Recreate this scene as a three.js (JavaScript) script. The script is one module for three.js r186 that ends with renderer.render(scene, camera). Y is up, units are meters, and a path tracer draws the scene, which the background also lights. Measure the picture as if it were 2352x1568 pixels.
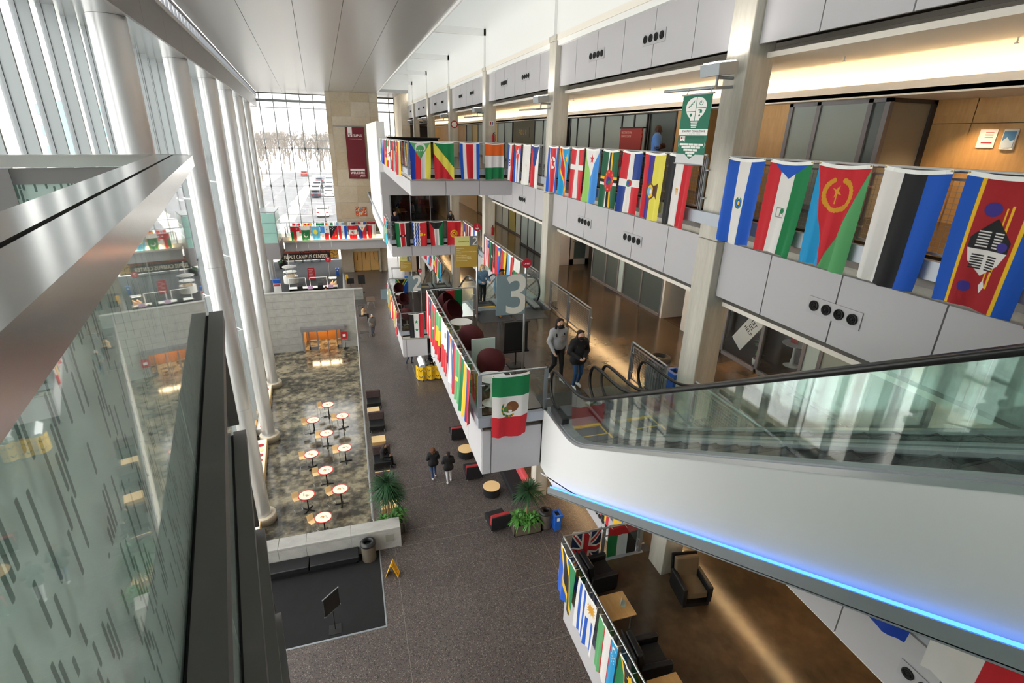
import * as THREE from 'three';
import { RoundedBoxGeometry } from 'three/addons/geometries/RoundedBoxGeometry.js';
import { mergeGeometries, toCreasedNormals } from 'three/addons/utils/BufferGeometryUtils.js';
import { RectAreaLightUniformsLib } from 'three/addons/lights/RectAreaLightUniformsLib.js';
RectAreaLightUniformsLib.init();

// ---------------------------------------------------------------- camera, sky, exposure
const scene = new THREE.Scene();
const camera = new THREE.PerspectiveCamera(67.05, 1.5, 0.05, 900);
camera.position.set(0, 15.43, 0);
camera.up.set(0.08824, 0.92946, -0.35822);
camera.lookAt(0.28253, 15.43 - 0.36821, -0.88577);
const renderer = new THREE.WebGLRenderer({ antialias: true });
renderer.toneMapping = THREE.LinearToneMapping;
renderer.toneMappingExposure = 2.2;
renderer.shadowMap.enabled = true;
{ // overcast winter sky: three times brighter overhead than at the horizon
  const w = 8, hh = 64, d = new Float32Array(w * hh * 4);
  for (let j = 0; j < hh; j++) { const s = Math.max(0, Math.sin(((j + 0.5) / hh - 0.5) * Math.PI)), l = (1 + 2 * s) / 3; for (let i = 0; i < w; i++) d.set([l, l * 0.985, l * 0.965, 1], (j * w + i) * 4); }
  const t = new THREE.DataTexture(d, w, hh, THREE.RGBAFormat, THREE.FloatType); t.mapping = THREE.EquirectangularReflectionMapping; t.magFilter = THREE.LinearFilter; t.needsUpdate = true;
  scene.background = t; scene.environment = t; scene.backgroundIntensity = 3.6; scene.environmentIntensity = 3.6;
}

const WARM = new THREE.Color().setRGB(1, 0.72, 0.40), NEUTRAL = new THREE.Color().setRGB(1, 0.95, 0.88);
function areaLight(color, intensity, w, h, pos, target) {
  const l = new THREE.RectAreaLight(color, intensity, w, h);
  l.position.set(...pos); l.lookAt(...target); l.castShadow = true; scene.add(l); return l;
}
function coveRun(x, y, z0, z1, k, dx, dy) {           // a line of cove lamps along z that shines towards (dx, dy)
  const zc = (z0 + z1) / 2, L = Math.abs(z1 - z0);
  const l = new THREE.RectAreaLight(WARM, k, L, 0.12);
  l.position.set(x, y, zc);
  const d = new THREE.Vector3(dx, dy, 0).normalize(), side = new THREE.Vector3(0, 0, 1);
  const m = new THREE.Matrix4().makeBasis(side, new THREE.Vector3().crossVectors(d.clone().negate(), side), d.clone().negate());
  l.quaternion.setFromRotationMatrix(m); l.castShadow = true; scene.add(l);
}
// cove lamps of the four storeys on the right (their glowing tubes are built with the ceilings)
coveRun(9.58, 16.4, 6, -62, 12, 0.55, 1);
coveRun(10.46, 12.01, 6, -62, 85, 0.1, 1);
coveRun(10.46, 7.31, 6, -62, 55, 0.1, 1);
coveRun(10.46, 2.61, 6, -62, 70, 0.1, 1);

// ---------------------------------------------------------------- helpers
let seed = 7;
const rnd = (a = 1, b) => { seed = (seed * 1664525 + 1013904223) >>> 0; const u = seed / 4294967296; return b === undefined ? u * a : a + u * (b - a); };
const used = {};
const nm = (n) => { const k = used[n] = (used[n] ?? -1) + 1; return k ? `${n}_${String(k).padStart(3, '0')}` : n; };
function bx(x0, x1, y0, y1, z0, z1) {                 // axis-aligned box with uv in metres
  const w = Math.abs(x1 - x0), h = Math.abs(y1 - y0), d = Math.abs(z1 - z0), g = new THREE.BoxGeometry(w, h, d);
  const uv = g.attributes.uv, S = [[d, h], [d, h], [w, d], [w, d], [w, h], [w, h]];
  const o = [[z0, y0], [z0, y0], [x0, z0], [x0, z0], [x0, y0], [x0, y0]];
  for (let i = 0; i < 24; i++) { const f = i >> 2; uv.setXY(i, uv.getX(i) * S[f][0] + o[f][0], uv.getY(i) * S[f][1] + o[f][1]); }
  return g.translate((x0 + x1) / 2, (y0 + y1) / 2, (z0 + z1) / 2);
}
function rb(x0, x1, y0, y1, z0, z1, r = 0.02, s = 2) {
  return new RoundedBoxGeometry(Math.abs(x1 - x0), Math.abs(y1 - y0), Math.abs(z1 - z0), s, r).translate((x0 + x1) / 2, (y0 + y1) / 2, (z0 + z1) / 2);
}
const V3 = (p) => new THREE.Vector3(...p);
function bar(p, q, r, n = 8, r2 = r) {                 // round bar between two points
  const a = V3(p), b = V3(q), d = b.clone().sub(a), L = d.length();
  const g = new THREE.CylinderGeometry(r2, r, L, n);
  g.applyQuaternion(new THREE.Quaternion().setFromUnitVectors(new THREE.Vector3(0, 1, 0), d.normalize()));
  return g.translate((p[0] + q[0]) / 2, (p[1] + q[1]) / 2, (p[2] + q[2]) / 2);
}
function flat(p, q, w, t) {                            // flat bar between two points, w across (horizontal), t thick
  const a = V3(p), b = V3(q), d = b.clone().sub(a), L = d.length(); d.normalize();
  let s = new THREE.Vector3(0, 1, 0).cross(d); if (s.lengthSq() < 1e-6) s.set(1, 0, 0); s.normalize();
  const u = d.clone().cross(s);
  return new THREE.BoxGeometry(w, t, L).applyMatrix4(new THREE.Matrix4().makeBasis(s, u, d).setPosition(a.add(b).multiplyScalar(0.5)));
}
function tube(pts, r, n = 40, k = 8, closed = false) { return new THREE.TubeGeometry(new THREE.CatmullRomCurve3(pts.map(V3), closed, 'catmullrom', 0.5), n, r, k, closed); }
function cyl(x, y0, y1, z, r, n = 24, r2 = r) { return new THREE.CylinderGeometry(r2, r, y1 - y0, n).translate(x, (y0 + y1) / 2, z); }
function prismX(zy, x0, x1) {                          // polygon in (z, y) pushed along x
  const s = new THREE.Shape(zy.map(([z, y]) => new THREE.Vector2(z, y)));
  return new THREE.ExtrudeGeometry(s, { depth: x1 - x0, bevelEnabled: false, curveSegments: 8 }).rotateY(-Math.PI / 2).translate(x1, 0, 0);
}
function prismY(xz, y0, y1) {                          // polygon in (x, z) pushed up
  const s = new THREE.Shape(xz.map(([x, z]) => new THREE.Vector2(x, -z)));
  return new THREE.ExtrudeGeometry(s, { depth: y1 - y0, bevelEnabled: false }).rotateX(-Math.PI / 2).translate(0, y0, 0);
}
function lathe(pts, x = 0, y = 0, z = 0, n = 24) { return new THREE.LatheGeometry(pts.map(([r, h]) => new THREE.Vector2(r, h)), n).translate(x, y, z); }
function join(gs) {
  if (!Array.isArray(gs)) return gs;
  if (gs.length === 1) return gs[0];
  return mergeGeometries(gs.map((g) => { const o = g.index ? g.toNonIndexed() : g; for (const k of Object.keys(o.attributes)) if (!['position', 'normal', 'uv'].includes(k)) o.deleteAttribute(k); if (!o.attributes.uv) o.setAttribute('uv', new THREE.BufferAttribute(new Float32Array(o.attributes.position.count * 2), 2)); return o; }));
}
function mesh(name, gs, mat, parent = scene) {
  const m = new THREE.Mesh(join(gs), mat); m.name = parent === scene ? nm(name) : name;
  m.castShadow = m.receiveShadow = true; parent.add(m); return m;
}
function settle(t) {                                   // moves a thing's own origin to the middle of its base
  const b = new THREE.Box3(), gs = new Set();
  t.traverse((o) => { if (o.isMesh) gs.add(o.geometry); });
  for (const g of gs) { g.computeBoundingBox(); b.union(g.boundingBox); }
  if (b.isEmpty()) return t;
  const c = b.getCenter(new THREE.Vector3()); c.y = b.min.y;
  for (const g of gs) g.translate(-c.x, -c.y, -c.z);
  t.position.add(c); return t;
}
function tag(o, label, category, group) { o.userData.label = label; o.userData.category = category; if (group) o.userData.group = group; return o; }
function thing(name, label, category, group, build) {  // parts are given in world metres
  const t = new THREE.Group(); t.name = nm(name); scene.add(t); tag(t, label, category, group);
  build((n, gs, m, parent = t) => mesh(n, gs, m, parent), t);
  return settle(t);
}
function local(name, label, category, group, pos, turn, build) {   // parts are given around the thing's own base
  const t = new THREE.Group(); t.name = nm(name); scene.add(t); tag(t, label, category, group);
  t.position.set(...pos); t.rotation.y = turn;
  build((n, gs, m, parent = t) => mesh(n, gs, m, parent), t);
  return t;
}
function dup(src, pos, turn, label) {
  const c = src.clone(); c.name = nm(src.name.replace(/_\d{3}$/, '')); scene.add(c); c.position.set(...pos); c.rotation.y = turn;
  c.userData = { ...src.userData }; if (label) c.userData.label = label; return c;
}
function struct(name, gs, m) { const o = mesh(name, gs, m); o.userData.kind = 'structure'; return o; }
function structGroup(name) { const o = new THREE.Group(); o.name = nm(name); o.userData.kind = 'structure'; scene.add(o); return o; }
// ---------------------------------------------------------------- textures and materials
const hash2 = (x, y, s) => { let h = Math.imul(x, 374761393) ^ Math.imul(y, 668265263) ^ Math.imul(s, 1442695041); h = Math.imul(h ^ (h >>> 13), 1274126177); return ((h ^ (h >>> 16)) >>> 0) / 4294967296; };
function vnoise(x, y, per, s) {                        // value noise that repeats every per cells
  const xi = Math.floor(x), yi = Math.floor(y), f = x - xi, g = y - yi, u = f * f * (3 - 2 * f), v = g * g * (3 - 2 * g), w = (k) => ((k % per) + per) % per;
  const a = hash2(w(xi), w(yi), s), b = hash2(w(xi + 1), w(yi), s), c = hash2(w(xi), w(yi + 1), s), d = hash2(w(xi + 1), w(yi + 1), s);
  return a + (b - a) * u + (c - a) * v + (a - b - c + d) * u * v;
}
function fbm(u, v, base, oct, s) { let t = 0, a = 0.5, n = 0; for (let i = 0; i < oct; i++) { t += a * vnoise(u * base, v * base, base, s + i); n += a; a *= 0.55; base *= 2; } return t / n; }
function dataTex(N, metres, f, color = true, M = N) {  // f(u, v) gives r, g, b in 0..255
  const d = new Uint8Array(N * M * 4);
  for (let j = 0; j < M; j++) for (let i = 0; i < N; i++) { const c = f(i / N, j / M, i, j), o = (j * N + i) * 4; d[o] = c[0]; d[o + 1] = c[1]; d[o + 2] = c[2]; d[o + 3] = 255; }
  const t = new THREE.DataTexture(d, N, M); t.wrapS = t.wrapT = THREE.RepeatWrapping; t.magFilter = THREE.LinearFilter; t.minFilter = THREE.LinearMipmapLinearFilter;
  if (color) t.colorSpace = THREE.SRGBColorSpace; t.repeat.set(1 / metres, 1 / metres); t.needsUpdate = true; return t;
}
const mix = (a, b, t) => a.map((x, i) => x + (b[i] - x) * t), cl = (x) => Math.max(0, Math.min(1, x));
const texTerrazzo = dataTex(1024, 11, (u, v, i, j) => {
  const n = fbm(u, v, 8, 4, 3); let c = mix([80, 74, 72], [97, 90, 87], n);
  const ch = hash2(i >> 1, j >> 1, 91); if (ch > 0.94) c = mix(c, [158, 150, 142], 0.7); else if (ch < 0.16) c = mix(c, [40, 37, 38], 0.8); else if (ch > 0.88) c = mix(c, [110, 78, 70], 0.6);
  return c;
});
const texCourt = dataTex(1024, 9, (u, v) => {          // acid-stained screed, streaky across the court
  const n = fbm(u, v * 2 % 1, 8, 6, 21), m = fbm(u, v, 4, 3, 44), f = fbm(u, v, 32, 4, 61);
  const t = cl((n * 0.6 + f * 0.75 - 0.5) * 2.2 + (m - 0.5) * 0.5 + 0.1);
  return mix([52, 50, 45], [138, 129, 108], t);
});
const texBrown = dataTex(1024, 7, (u, v) => { const n = fbm(u, v, 6, 6, 5), f = fbm(u, v, 48, 3, 6); return mix([52, 42, 33], [104, 84, 62], cl((n - 0.3) * 1.9 * 0.8 + f * 0.25)); });
const texConc = dataTex(512, 2.4, (u, v) => { const n = fbm(u, v, 5, 6, 8), s = fbm(u * 1, 0.2, 24, 3, 12), f = fbm(u, v, 64, 2, 9); return mix([160, 155, 144], [220, 215, 203], cl(n * 0.55 + s * 0.35 + f * 0.2)); });
const texGranite = dataTex(512, 1.6, (u, v, i, j) => { const n = fbm(u, v, 6, 4, 17), k = hash2(i, j, 5); const c = mix([150, 149, 145], [176, 175, 170], n); return c.map((x) => x + (k - 0.5) * 46); });
const texLime = dataTex(512, 5, (u, v) => { const n = fbm(u, v, 4, 6, 27), f = fbm(u, v, 50, 2, 2); return mix([176, 162, 140], [212, 202, 184], cl(n * 0.8 + f * 0.3)); });
const texMaple = dataTex(512, 1.6, (u, v) => { const g = fbm(u, v * 0.12 % 1, 40, 3, 31), n = fbm(u, v, 5, 4, 32); return mix([196, 148, 88], [226, 182, 120], cl(g * 0.6 + n * 0.5)); });
const texCarpet = dataTex(512, 1.5, (u, v, i, j) => { const k = hash2(i, j, 15), n = fbm(u, v, 6, 3, 3); const b = 13 + k * 13 + n * 7; return [b, b, b + 2]; });
const texUphol = dataTex(256, 0.5, (u, v, i, j) => { const k = hash2(i >> 2, j >> 2, 19); return k > 0.72 ? [116, 88, 84] : k > 0.4 ? [52, 42, 44] : [36, 30, 32]; });
const texPlank = dataTex(256, 1.2, (u, v) => { const s = (v * 8) % 1; const l = s < 0.09 ? 150 : 255; return [l, l, l]; }, false);
const texAsphalt = dataTex(512, 8, (u, v) => { const n = fbm(u, v, 6, 5, 71); const b = 78 + n * 28; return [b, b, b + 3]; });
const texSnow = dataTex(512, 40, (u, v) => { const n = fbm(u, v, 6, 6, 77), t = cl((n - 0.42) * 5); return mix([176, 168, 156], [240, 242, 246], t); });
const texHazyWoods = dataTex(512, 60, (u, v) => { const n = fbm(u, v, 24, 5, 83), m = fbm(u, v, 6, 3, 84); return mix([118, 111, 106], [214, 214, 217], cl((n - 0.36) * 3 + (m - 0.5))); });  // leafless woods; the pale mottling is painted in to stand for haze
const S = (hex, roughness = 0.6, o = {}) => new THREE.MeshStandardMaterial({ color: hex, roughness, ...o });
const P = (hex, roughness, o = {}) => new THREE.MeshPhysicalMaterial({ color: hex, roughness, ...o });
const M = {
  terrazzo: P(0xffffff, 0.28, { map: texTerrazzo }),
  court: P(0xffffff, 0.13, { map: texCourt }),
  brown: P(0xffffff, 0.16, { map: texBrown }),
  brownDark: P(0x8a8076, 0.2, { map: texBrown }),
  concrete: S(0xffffff, 0.85, { map: texConc }),
  granite: S(0xffffff, 0.8, { map: texGranite }),
  lime: S(0xffffff, 0.85, { map: texLime }),
  maple: S(0xffffff, 0.45, { map: texMaple }),
  mapleDoor: S(0xe0b26c, 0.5),
  carpet: S(0xffffff, 1, { map: texCarpet }),
  carpetGrey: S(0x2c2d31, 1),
  panel: S(0xb9b7ba, 0.55), white: S(0xeeeeec, 0.6), warmWhite: S(0xece5da, 0.7), cladding: S(0xe6e6e6, 0.5),
  ceiling: P(0xb2b2b0, 0.32, { metalness: 0.4, bumpMap: texPlank, bumpScale: 0.006 }),
  soffitMetal: P(0xb9bcbc, 0.2, { metalness: 0.75 }),
  beamMetal: S(0x8f8e8c, 0.45, { metalness: 0.4 }),
  column: S(0xc9cacb, 0.32, { metalness: 0.55 }),
  fin: S(0x9aa1a3, 0.45, { metalness: 0.2 }), mull: S(0x8d9295, 0.45, { metalness: 0.4 }), mullDark: S(0x55504e, 0.5),
  glass: P(0xfcfdfc, 0.02, { transmission: 1, thickness: 0, ior: 1.5 }),
  glassRoof: P(0xb2b5b5, 0.1, { transmission: 1, thickness: 0, ior: 1.5 }),
  glassGreen: P(0xf6fbf9, 0.02, { transmission: 1, thickness: 0, ior: 1.5 }),
  frosted: P(0xb9c4bc, 0.45, { transmission: 0.25, thickness: 0 }),
  frostedDark: P(0x5f6a66, 0.3, { transmission: 0.2, thickness: 0 }),
  frostedWhite: P(0xdfeee9, 0.5, { transmission: 0.3, thickness: 0 }),
  steel: S(0xb9bcbf, 0.28, { metalness: 0.85 }), steelDull: S(0x9da3a8, 0.45, { metalness: 0.6 }), channel: S(0xa9afb8, 0.45, { metalness: 0.35 }),
  frameGrey: S(0x8a8688, 0.5, { metalness: 0.3 }), frameDark: S(0x4a4646, 0.5, { metalness: 0.3 }),
  rubber: P(0x121212, 0.28), black: S(0x111112, 0.6), blackFab: S(0x17161a, 0.9), darkGrey: S(0x2b2c2e, 0.7), stepGrey: S(0x4a4c4d, 0.5, { metalness: 0.4 }),
  yellow: S(0xf2c21a, 0.5), red: S(0xb01522, 0.5), redFab: S(0xa02a2e, 0.9), redDark: S(0x460a10, 0.75), blue: S(0x1b5fc4, 0.45), pale: S(0xe8c590, 0.45), paleSide: S(0xc79d63, 0.5),
  uphol: S(0xffffff, 0.95, { map: texUphol }), leather: P(0x1a1b1d, 0.4), tanSeat: S(0x6e5d47, 0.8),
  leafDark: S(0x1f4a26, 0.6), leaf: S(0x4f8a3a, 0.55), bark: S(0x8a6f52, 0.9), pot: S(0x6f675c, 0.5, { metalness: 0.3 }), soil: S(0x2a2019, 1),
  signGrey: S(0x76888f, 0.5), signPale: S(0xd9d7d0, 0.5), gold: S(0xb59a4a, 0.5), paper: S(0xf2f2ee, 0.7),
  asphalt: S(0xffffff, 0.9, { map: texAsphalt }), snow: S(0xffffff, 0.9, { map: texSnow }), bare: S(0x6c655f, 0.9),
  hazyWoods: S(0xffffff, 1, { map: texHazyWoods }), cream: S(0xe6dfd0, 0.8), teal: P(0x8fb3b6, 0.15), interior: S(0x8a6a48, 0.8), roomCarpet: S(0x4a382a, 0.95),
  cove: new THREE.MeshStandardMaterial({ color: 0xffffff, emissive: new THREE.Color().setRGB(1, 0.75, 0.45), emissiveIntensity: 6 }),
  upLamp: new THREE.MeshStandardMaterial({ color: 0xffffff, emissive: new THREE.Color().setRGB(1, 0.96, 0.9), emissiveIntensity: 2 }),
  led: new THREE.MeshStandardMaterial({ color: 0x2050ff, emissive: new THREE.Color().setRGB(0.08, 0.3, 1), emissiveIntensity: 1.3 }),
};
const canvas = (w, h, draw) => { const c = document.createElement('canvas'); c.width = w; c.height = h; const x = c.getContext('2d'); draw(x, w, h); const t = new THREE.CanvasTexture(c); t.colorSpace = THREE.SRGBColorSpace; return t; };
const printed = (w, h, draw, roughness = 0.6) => new THREE.MeshStandardMaterial({ map: canvas(w, h, draw), roughness });
function text(x, s, cx, cy, size, color, o = {}) {
  x.fillStyle = color; x.textAlign = o.align ?? 'center'; x.textBaseline = 'middle'; x.font = `${o.weight ?? 'bold'} ${size}px ${o.font ?? 'sans-serif'}`;
  x.save(); x.translate(cx, cy); x.scale(o.stretch ?? 1, 1); x.fillText(s, 0, 0); x.restore();
}
function board(p, q, h, t, uvFace = true) {              // upright board from p to q (bottom corners, left to right as seen), h high, t thick; front face carries 0..1 uv
  const a = V3(p), b = V3(q), d = b.clone().sub(a), w = d.length(); d.normalize();
  const n = d.clone().cross(new THREE.Vector3(0, 1, 0)).normalize();
  const g = new THREE.BoxGeometry(w, h, t).applyMatrix4(new THREE.Matrix4().makeBasis(d, new THREE.Vector3(0, 1, 0), n).setPosition(a.add(b).multiplyScalar(0.5).add(new THREE.Vector3(0, h / 2, 0))));
  return g;
}
// ---------------------------------------------------------------- floors, walls, ceilings
const L1 = 0, L2 = 4.7, L3 = 9.4, L4 = 14.1, L5 = 18.8, ZB = 8, ZE = -70.5;
struct('floor', [bx(-9.6, 14, -0.4, 0, -17.4, ZB), bx(-0.1, 3.95, -0.4, 0, ZE, -17.4), bx(3.95, 6.75, -0.4, 0, -32.6, -17.4), bx(3.95, 6.75, -0.4, 0, ZE, -44), bx(6.75, 14, -0.4, 0, ZE, -17.4), bx(-1.2, -0.1, -0.4, 0, ZE, -52)], M.terrazzo);
struct('floor', bx(-9.6, -1.2, -0.4, 0, ZE, -52), M.carpetGrey);
struct('floor', bx(-9.7, 0.1, -5.3, -5, -52, -16.8), M.court);
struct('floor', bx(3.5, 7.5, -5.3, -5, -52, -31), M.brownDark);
{ // metal divider strips in the terrazzo
  const g = structGroup('trim'), strip = S(0x8c8780, 0.5, { metalness: 0.3 });
  for (const z of [-16.75, -17.6]) mesh('divider_strip', bx(0.9, 7, 0, 0.004, z, z + 0.012), strip, g);
  for (const z of [-11.2, -13.4, -20.4]) mesh('divider_strip', bx(z < -20 ? 0.2 : 4.6, 14, 0, 0.004, z, z + 0.012), strip, g);
  for (const x of [0.62, 6.5, 7.4]) mesh('divider_strip', bx(x, x + 0.012, 0, 0.004, -30, -6), strip, g);
  mesh('divider_strip', bx(3.45, 3.5, 0, 0.006, -46, -31), strip, g);
}
struct('wall_back', bx(-9.6, 14, -0.4, 24, ZB, ZB + 0.3), M.white);
struct('wall_right', [bx(14, 14.3, -0.4, 19, ZE, ZB), bx(7.33, 14, -0.4, 19, ZE - 0.3, ZE)], M.warmWhite);
// upper floors on the right: slab, edge beam, ceiling below with a lamp cove
for (const [k, y, mat] of [[2, L2, M.brown], [3, L3, M.brown], [4, L4, M.brown], [5, L5, M.concrete]]) {
  struct('floor', bx(7.32, 14, y - 0.42, y, ZE, ZB), mat);
  struct('wall_right', bx(7.36, 7.7, y - 0.95, y - 0.42, ZE, ZB), M.concrete);
  const s = y - 1.93, xw = k === 5 ? 9.72 : 10.6, sh = k === 5 ? 16.3 : s - 0.3;       // soffit, cove wall, lamp shelf
  const c = structGroup('ceiling');
  mesh('soffit_board', bx(7.5, xw - 0.5, s, s + 0.09, ZE, ZB), M.warmWhite, c);
  mesh('soffit_lip', bx(xw - 0.52, xw - 0.5, s, s + 0.5, ZE, ZB), M.warmWhite, c);
  mesh('cove_ceiling', bx(xw - 0.55, xw + 0.2, s + 0.5, s + 0.58, ZE, ZB), M.warmWhite, c);
  mesh('cove_wall', bx(xw, xw + 0.1, sh, s + 0.5, ZE, ZB), M.warmWhite, c);
  mesh('lamp_shelf', [bx(xw - 0.28, xw, sh, sh + 0.07, ZE, ZB), bx(xw - 0.28, xw - 0.26, sh, sh + 0.2, ZE, ZB)], M.warmWhite, c);
  for (let z = 4; z > -62; z -= 2.4) mesh('cove_lamp_tube', bar([xw - 0.14, sh + 0.1, z], [xw - 0.14, sh + 0.1, z - 2.2], 0.02, 6), M.cove, c);
  mesh('soffit_board', k === 5 ? bx(xw - 0.281, 14, 16.27, 16.298, ZE, ZB) : bx(xw + 0.11, 14, s + 0.05, s + 0.15, ZE, ZB), M.warmWhite, c);
}
// concrete columns on the right
const COLZ = [-8.75, -18.23, -27.66, -37.25, -46.85, -56.4];
const colNote = ['beside the top of the white escalator', 'at the foot of the Level 3 landing', 'behind the fourth floor bridge', 'beyond the bridge corner', 'near the far lobby', 'closest to the tall end window'];
COLZ.forEach((z, i) => thing('concrete_column', `square board-marked concrete column ${colNote[i]}`, 'column', 'concrete columns', (p) => {
  const parts = [[-0.1, 4.2], [4.2, 8.9], [8.9, 13.55], [13.55, 18.45]];
  for (const [a, b] of parts) p('shaft', rb(7.1, 7.67, a + 0.004, b - 0.004, z - 0.62, z, 0.025), M.concrete);
  p('head', rb(7.07, 7.69, 18.45, 18.62, z - 0.64, z + 0.02, 0.02), M.concrete);
}));
// fascia panels with their round air nozzles
const plateG = bx(-0.012, 0, -0.14, 0.14, -0.5, 0.5), ringG = [];
function nozzleGeo(z) {
  const g = lathe([[0.085, 0], [0.088, 0.02], [0.07, 0.03], [0.066, 0.006], [0.05, 0.006], [0.05, 0.024], [0.04, 0.024], [0.038, 0.004], [0.02, 0.004], [0.018, 0.026], [0, 0.03]], 0, 0, 0, 18).rotateZ(Math.PI / 2).translate(-0.012, 0, z);
  return g;
}
let ventProto = null;
function vent(y, z, label, x = 7.275) {
  if (!ventProto) {
    ventProto = local('air_vent', label, 'air vent', 'nozzle plates in the fascias', [x, y, z], 0, (p) => {
      p('plate', bx(-0.012, 0, -0.14, 0.14, -0.5, 0.5), S(0xb2b0b3, 0.45));
      for (const d of [-0.36, -0.12, 0.12, 0.36]) p('nozzle', nozzleGeo(d), M.black);
    });
  } else dup(ventProto, [x, y, z], 0, label);
}
const bayNote = ['beside the white escalator', 'between the green banner and the next column', 'at the corner of the fourth floor bridge', 'behind the fourth floor bridge', 'one bay past the bridge', 'two bays past the bridge', 'next to the end window'];
function fasciaRun(y0, y1, i0, i1, floor) {
  for (let i = i0; i <= i1; i++) {
    const zA = 0.11 - 9.48 * (i + 1), zB = zA - 8.86, j = [zA, zA - 1.38, zA - 2.99, zA - 4.49, zA - 6.06, zA - 7.55, zB], g = structGroup('wall_right');
    for (let n = 0; n < 6; n++) mesh('fascia_panel', bx(7.28, 7.33, y0, y1, j[n] - 0.012, j[n + 1] + 0.012), M.panel, g);
    mesh('backing', bx(7.34, 7.36, y0 + 0.02, y1 - 0.02, zA, zB), M.concrete, g);
    for (const q of [2, 4]) vent(y1 - 0.6, j[q], `four-nozzle air plate in the ${floor} floor fascia ${bayNote[i + 1]}`);
  }
}
fasciaRun(L5 - 1.72, 18.3, -1, 5, 'fifth'); fasciaRun(L4 - 1.68, L4 - 0.55, -1, 1, 'fourth'); fasciaRun(L3 - 1.68, L3 - 0.55, -1, 2, 'third'); fasciaRun(L2 - 1.68, L2 - 0.55, -1, 4, 'second');
// light well above the columns, roof beams and roof glass
struct('wall_right', [bx(7.2, 7.4, 18.62, 24, -61, ZB), bx(7.16, 7.36, 18.3, 18.45, -61, ZB)], M.white);
struct('wall_right', bx(7.12, 7.4, 18.45, 18.62, -61, ZB), M.warmWhite);
struct('wall_left', bx(3.95, 4.05, 19.8, 24, -61, ZB), M.white);
struct('wall_end', bx(3.95, 7.4, 19.8, 24, -61.2, -61), M.white);
{ const g = structGroup('trim'); for (const z of [-9, -18.5, -28, -37.6, -47.4, -57]) mesh('roof_beam', [bx(4.05, 7.2, 20, 20.3, z - 0.18, z), bx(7.1, 7.2, 18.62, 20.3, z - 0.18, z)], M.white, g);
  for (let z = ZB - 2; z > -61; z -= 3.2) mesh('glazing_bar', bx(4.05, 7.2, 23.9, 24, z, z + 0.06), M.white, g); }
{ const g = structGroup('window_roof'); for (let z = ZB; z > -61; z -= 3.2) mesh('pane', bx(4.05, 7.2, 24, 24.01, Math.max(z - 3.15, -61), z), M.glassRoof, g); }
// flat metal ceiling in long strips that follow the window wall
{
  const g = structGroup('ceiling'), xl = (z) => -5.05 + 0.0765 * (z + 23);
  const cuts = [0, 0.22, 0.42, 0.6, 0.79, 1];
  for (let i = 0; i < 5; i++) {
    const f = (t, z) => xl(z) + (4.05 - xl(z)) * t;
    mesh('ceiling_strip', prismY([[f(cuts[i], ZB) + 0.008, ZB], [f(cuts[i + 1], ZB) - 0.008, ZB], [f(cuts[i + 1], ZE) - 0.008, ZE], [f(cuts[i], ZE) + 0.008, ZE]], 19.5, 19.75), M.ceiling, g);
  }
  mesh('ceiling_backing', prismY([[xl(ZB), ZB], [4.05, ZB], [4.05, ZE], [xl(ZE), ZE]], 19.76, 19.85), M.steelDull, g);
  mesh('ceiling_edge', bx(4.0, 4.06, 19.4, 19.86, -61, ZB), M.white, g);
  mesh('ceiling_strip', bx(4.06, 7.2, 19.5, 19.8, ZE, -61), M.ceiling, g);
}
// ---------------------------------------------------------------- window wall on the left (own axis, turned 4.4 degrees)
const FAC = new THREE.Matrix4().makeRotationY(Math.atan(0.0765)).setPosition(-5.4, 0, -17.5);
const fz = (g) => g.applyMatrix4(FAC), FZ0 = 26, FZ1 = -53.4;
{
  const g = structGroup('window_1');
  for (let z = FZ0; z > FZ1; z -= 1.479) {
    mesh('fin', fz(bx(-1.02, -0.79, -5, 18.1, z - 0.03, z + 0.03)), M.fin, g);
    mesh('mullion', fz(bx(-1.12, -1.02, -5, 18.1, z - 0.05, z + 0.05)), M.mull, g);
    for (const [a, b] of [[-4.4, 0.9], [0.9, 5.2], [5.2, 9.5], [9.5, 13.8], [13.8, 18.05]]) mesh('pane', fz(bx(-1.085, -1.075, a, b, z - 1.43, z - 0.05)), M.glass, g);
  }
  for (const y of [-4.4, 0.9, 5.2, 9.5, 13.8]) mesh('transom', fz(bx(-1.14, -1.0, y - 0.04, y + 0.04, FZ1, FZ0)), M.mull, g);
  mesh('sill', fz(bx(-1.3, -0.85, -5, -4.4, FZ1, FZ0)), M.maple, g);
}
{
  const c = structGroup('ceiling');
  mesh('soffit_sheet', fz(bx(-1.3, 0.55, 18.05, 18.12, FZ1, FZ0)), M.soffitMetal, c);
  mesh('soffit_sheet', fz(bx(-1.3, 0.55, 18.12, 18.3, FZ1, FZ0)), M.panel, c);
  for (let z = FZ0; z > FZ1; z -= 3) mesh('fascia_sheet', fz(bx(0.55, 0.62, 18.0, 19.0, Math.max(z - 2.985, FZ1), z)), M.beamMetal, c);
  mesh('gutter', fz(bx(0.5, 0.66, 19.0, 19.14, FZ1, FZ0)), M.white, c);
  mesh('slot_backing', fz(bx(0.3, 0.36, 18.1, 19.8, FZ1, FZ0)), M.panel, c);
  for (let z = FZ0; z > FZ1; z -= 0.74) mesh('slot_bar', fz(bx(0.6, 0.68, 19.1, 19.52, z - 0.03, z)), M.steelDull, c);
  mesh('slot_rail', fz(bx(0.66, 0.72, 19.44, 19.52, FZ1, FZ0)), M.mullDark, c);
}
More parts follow.
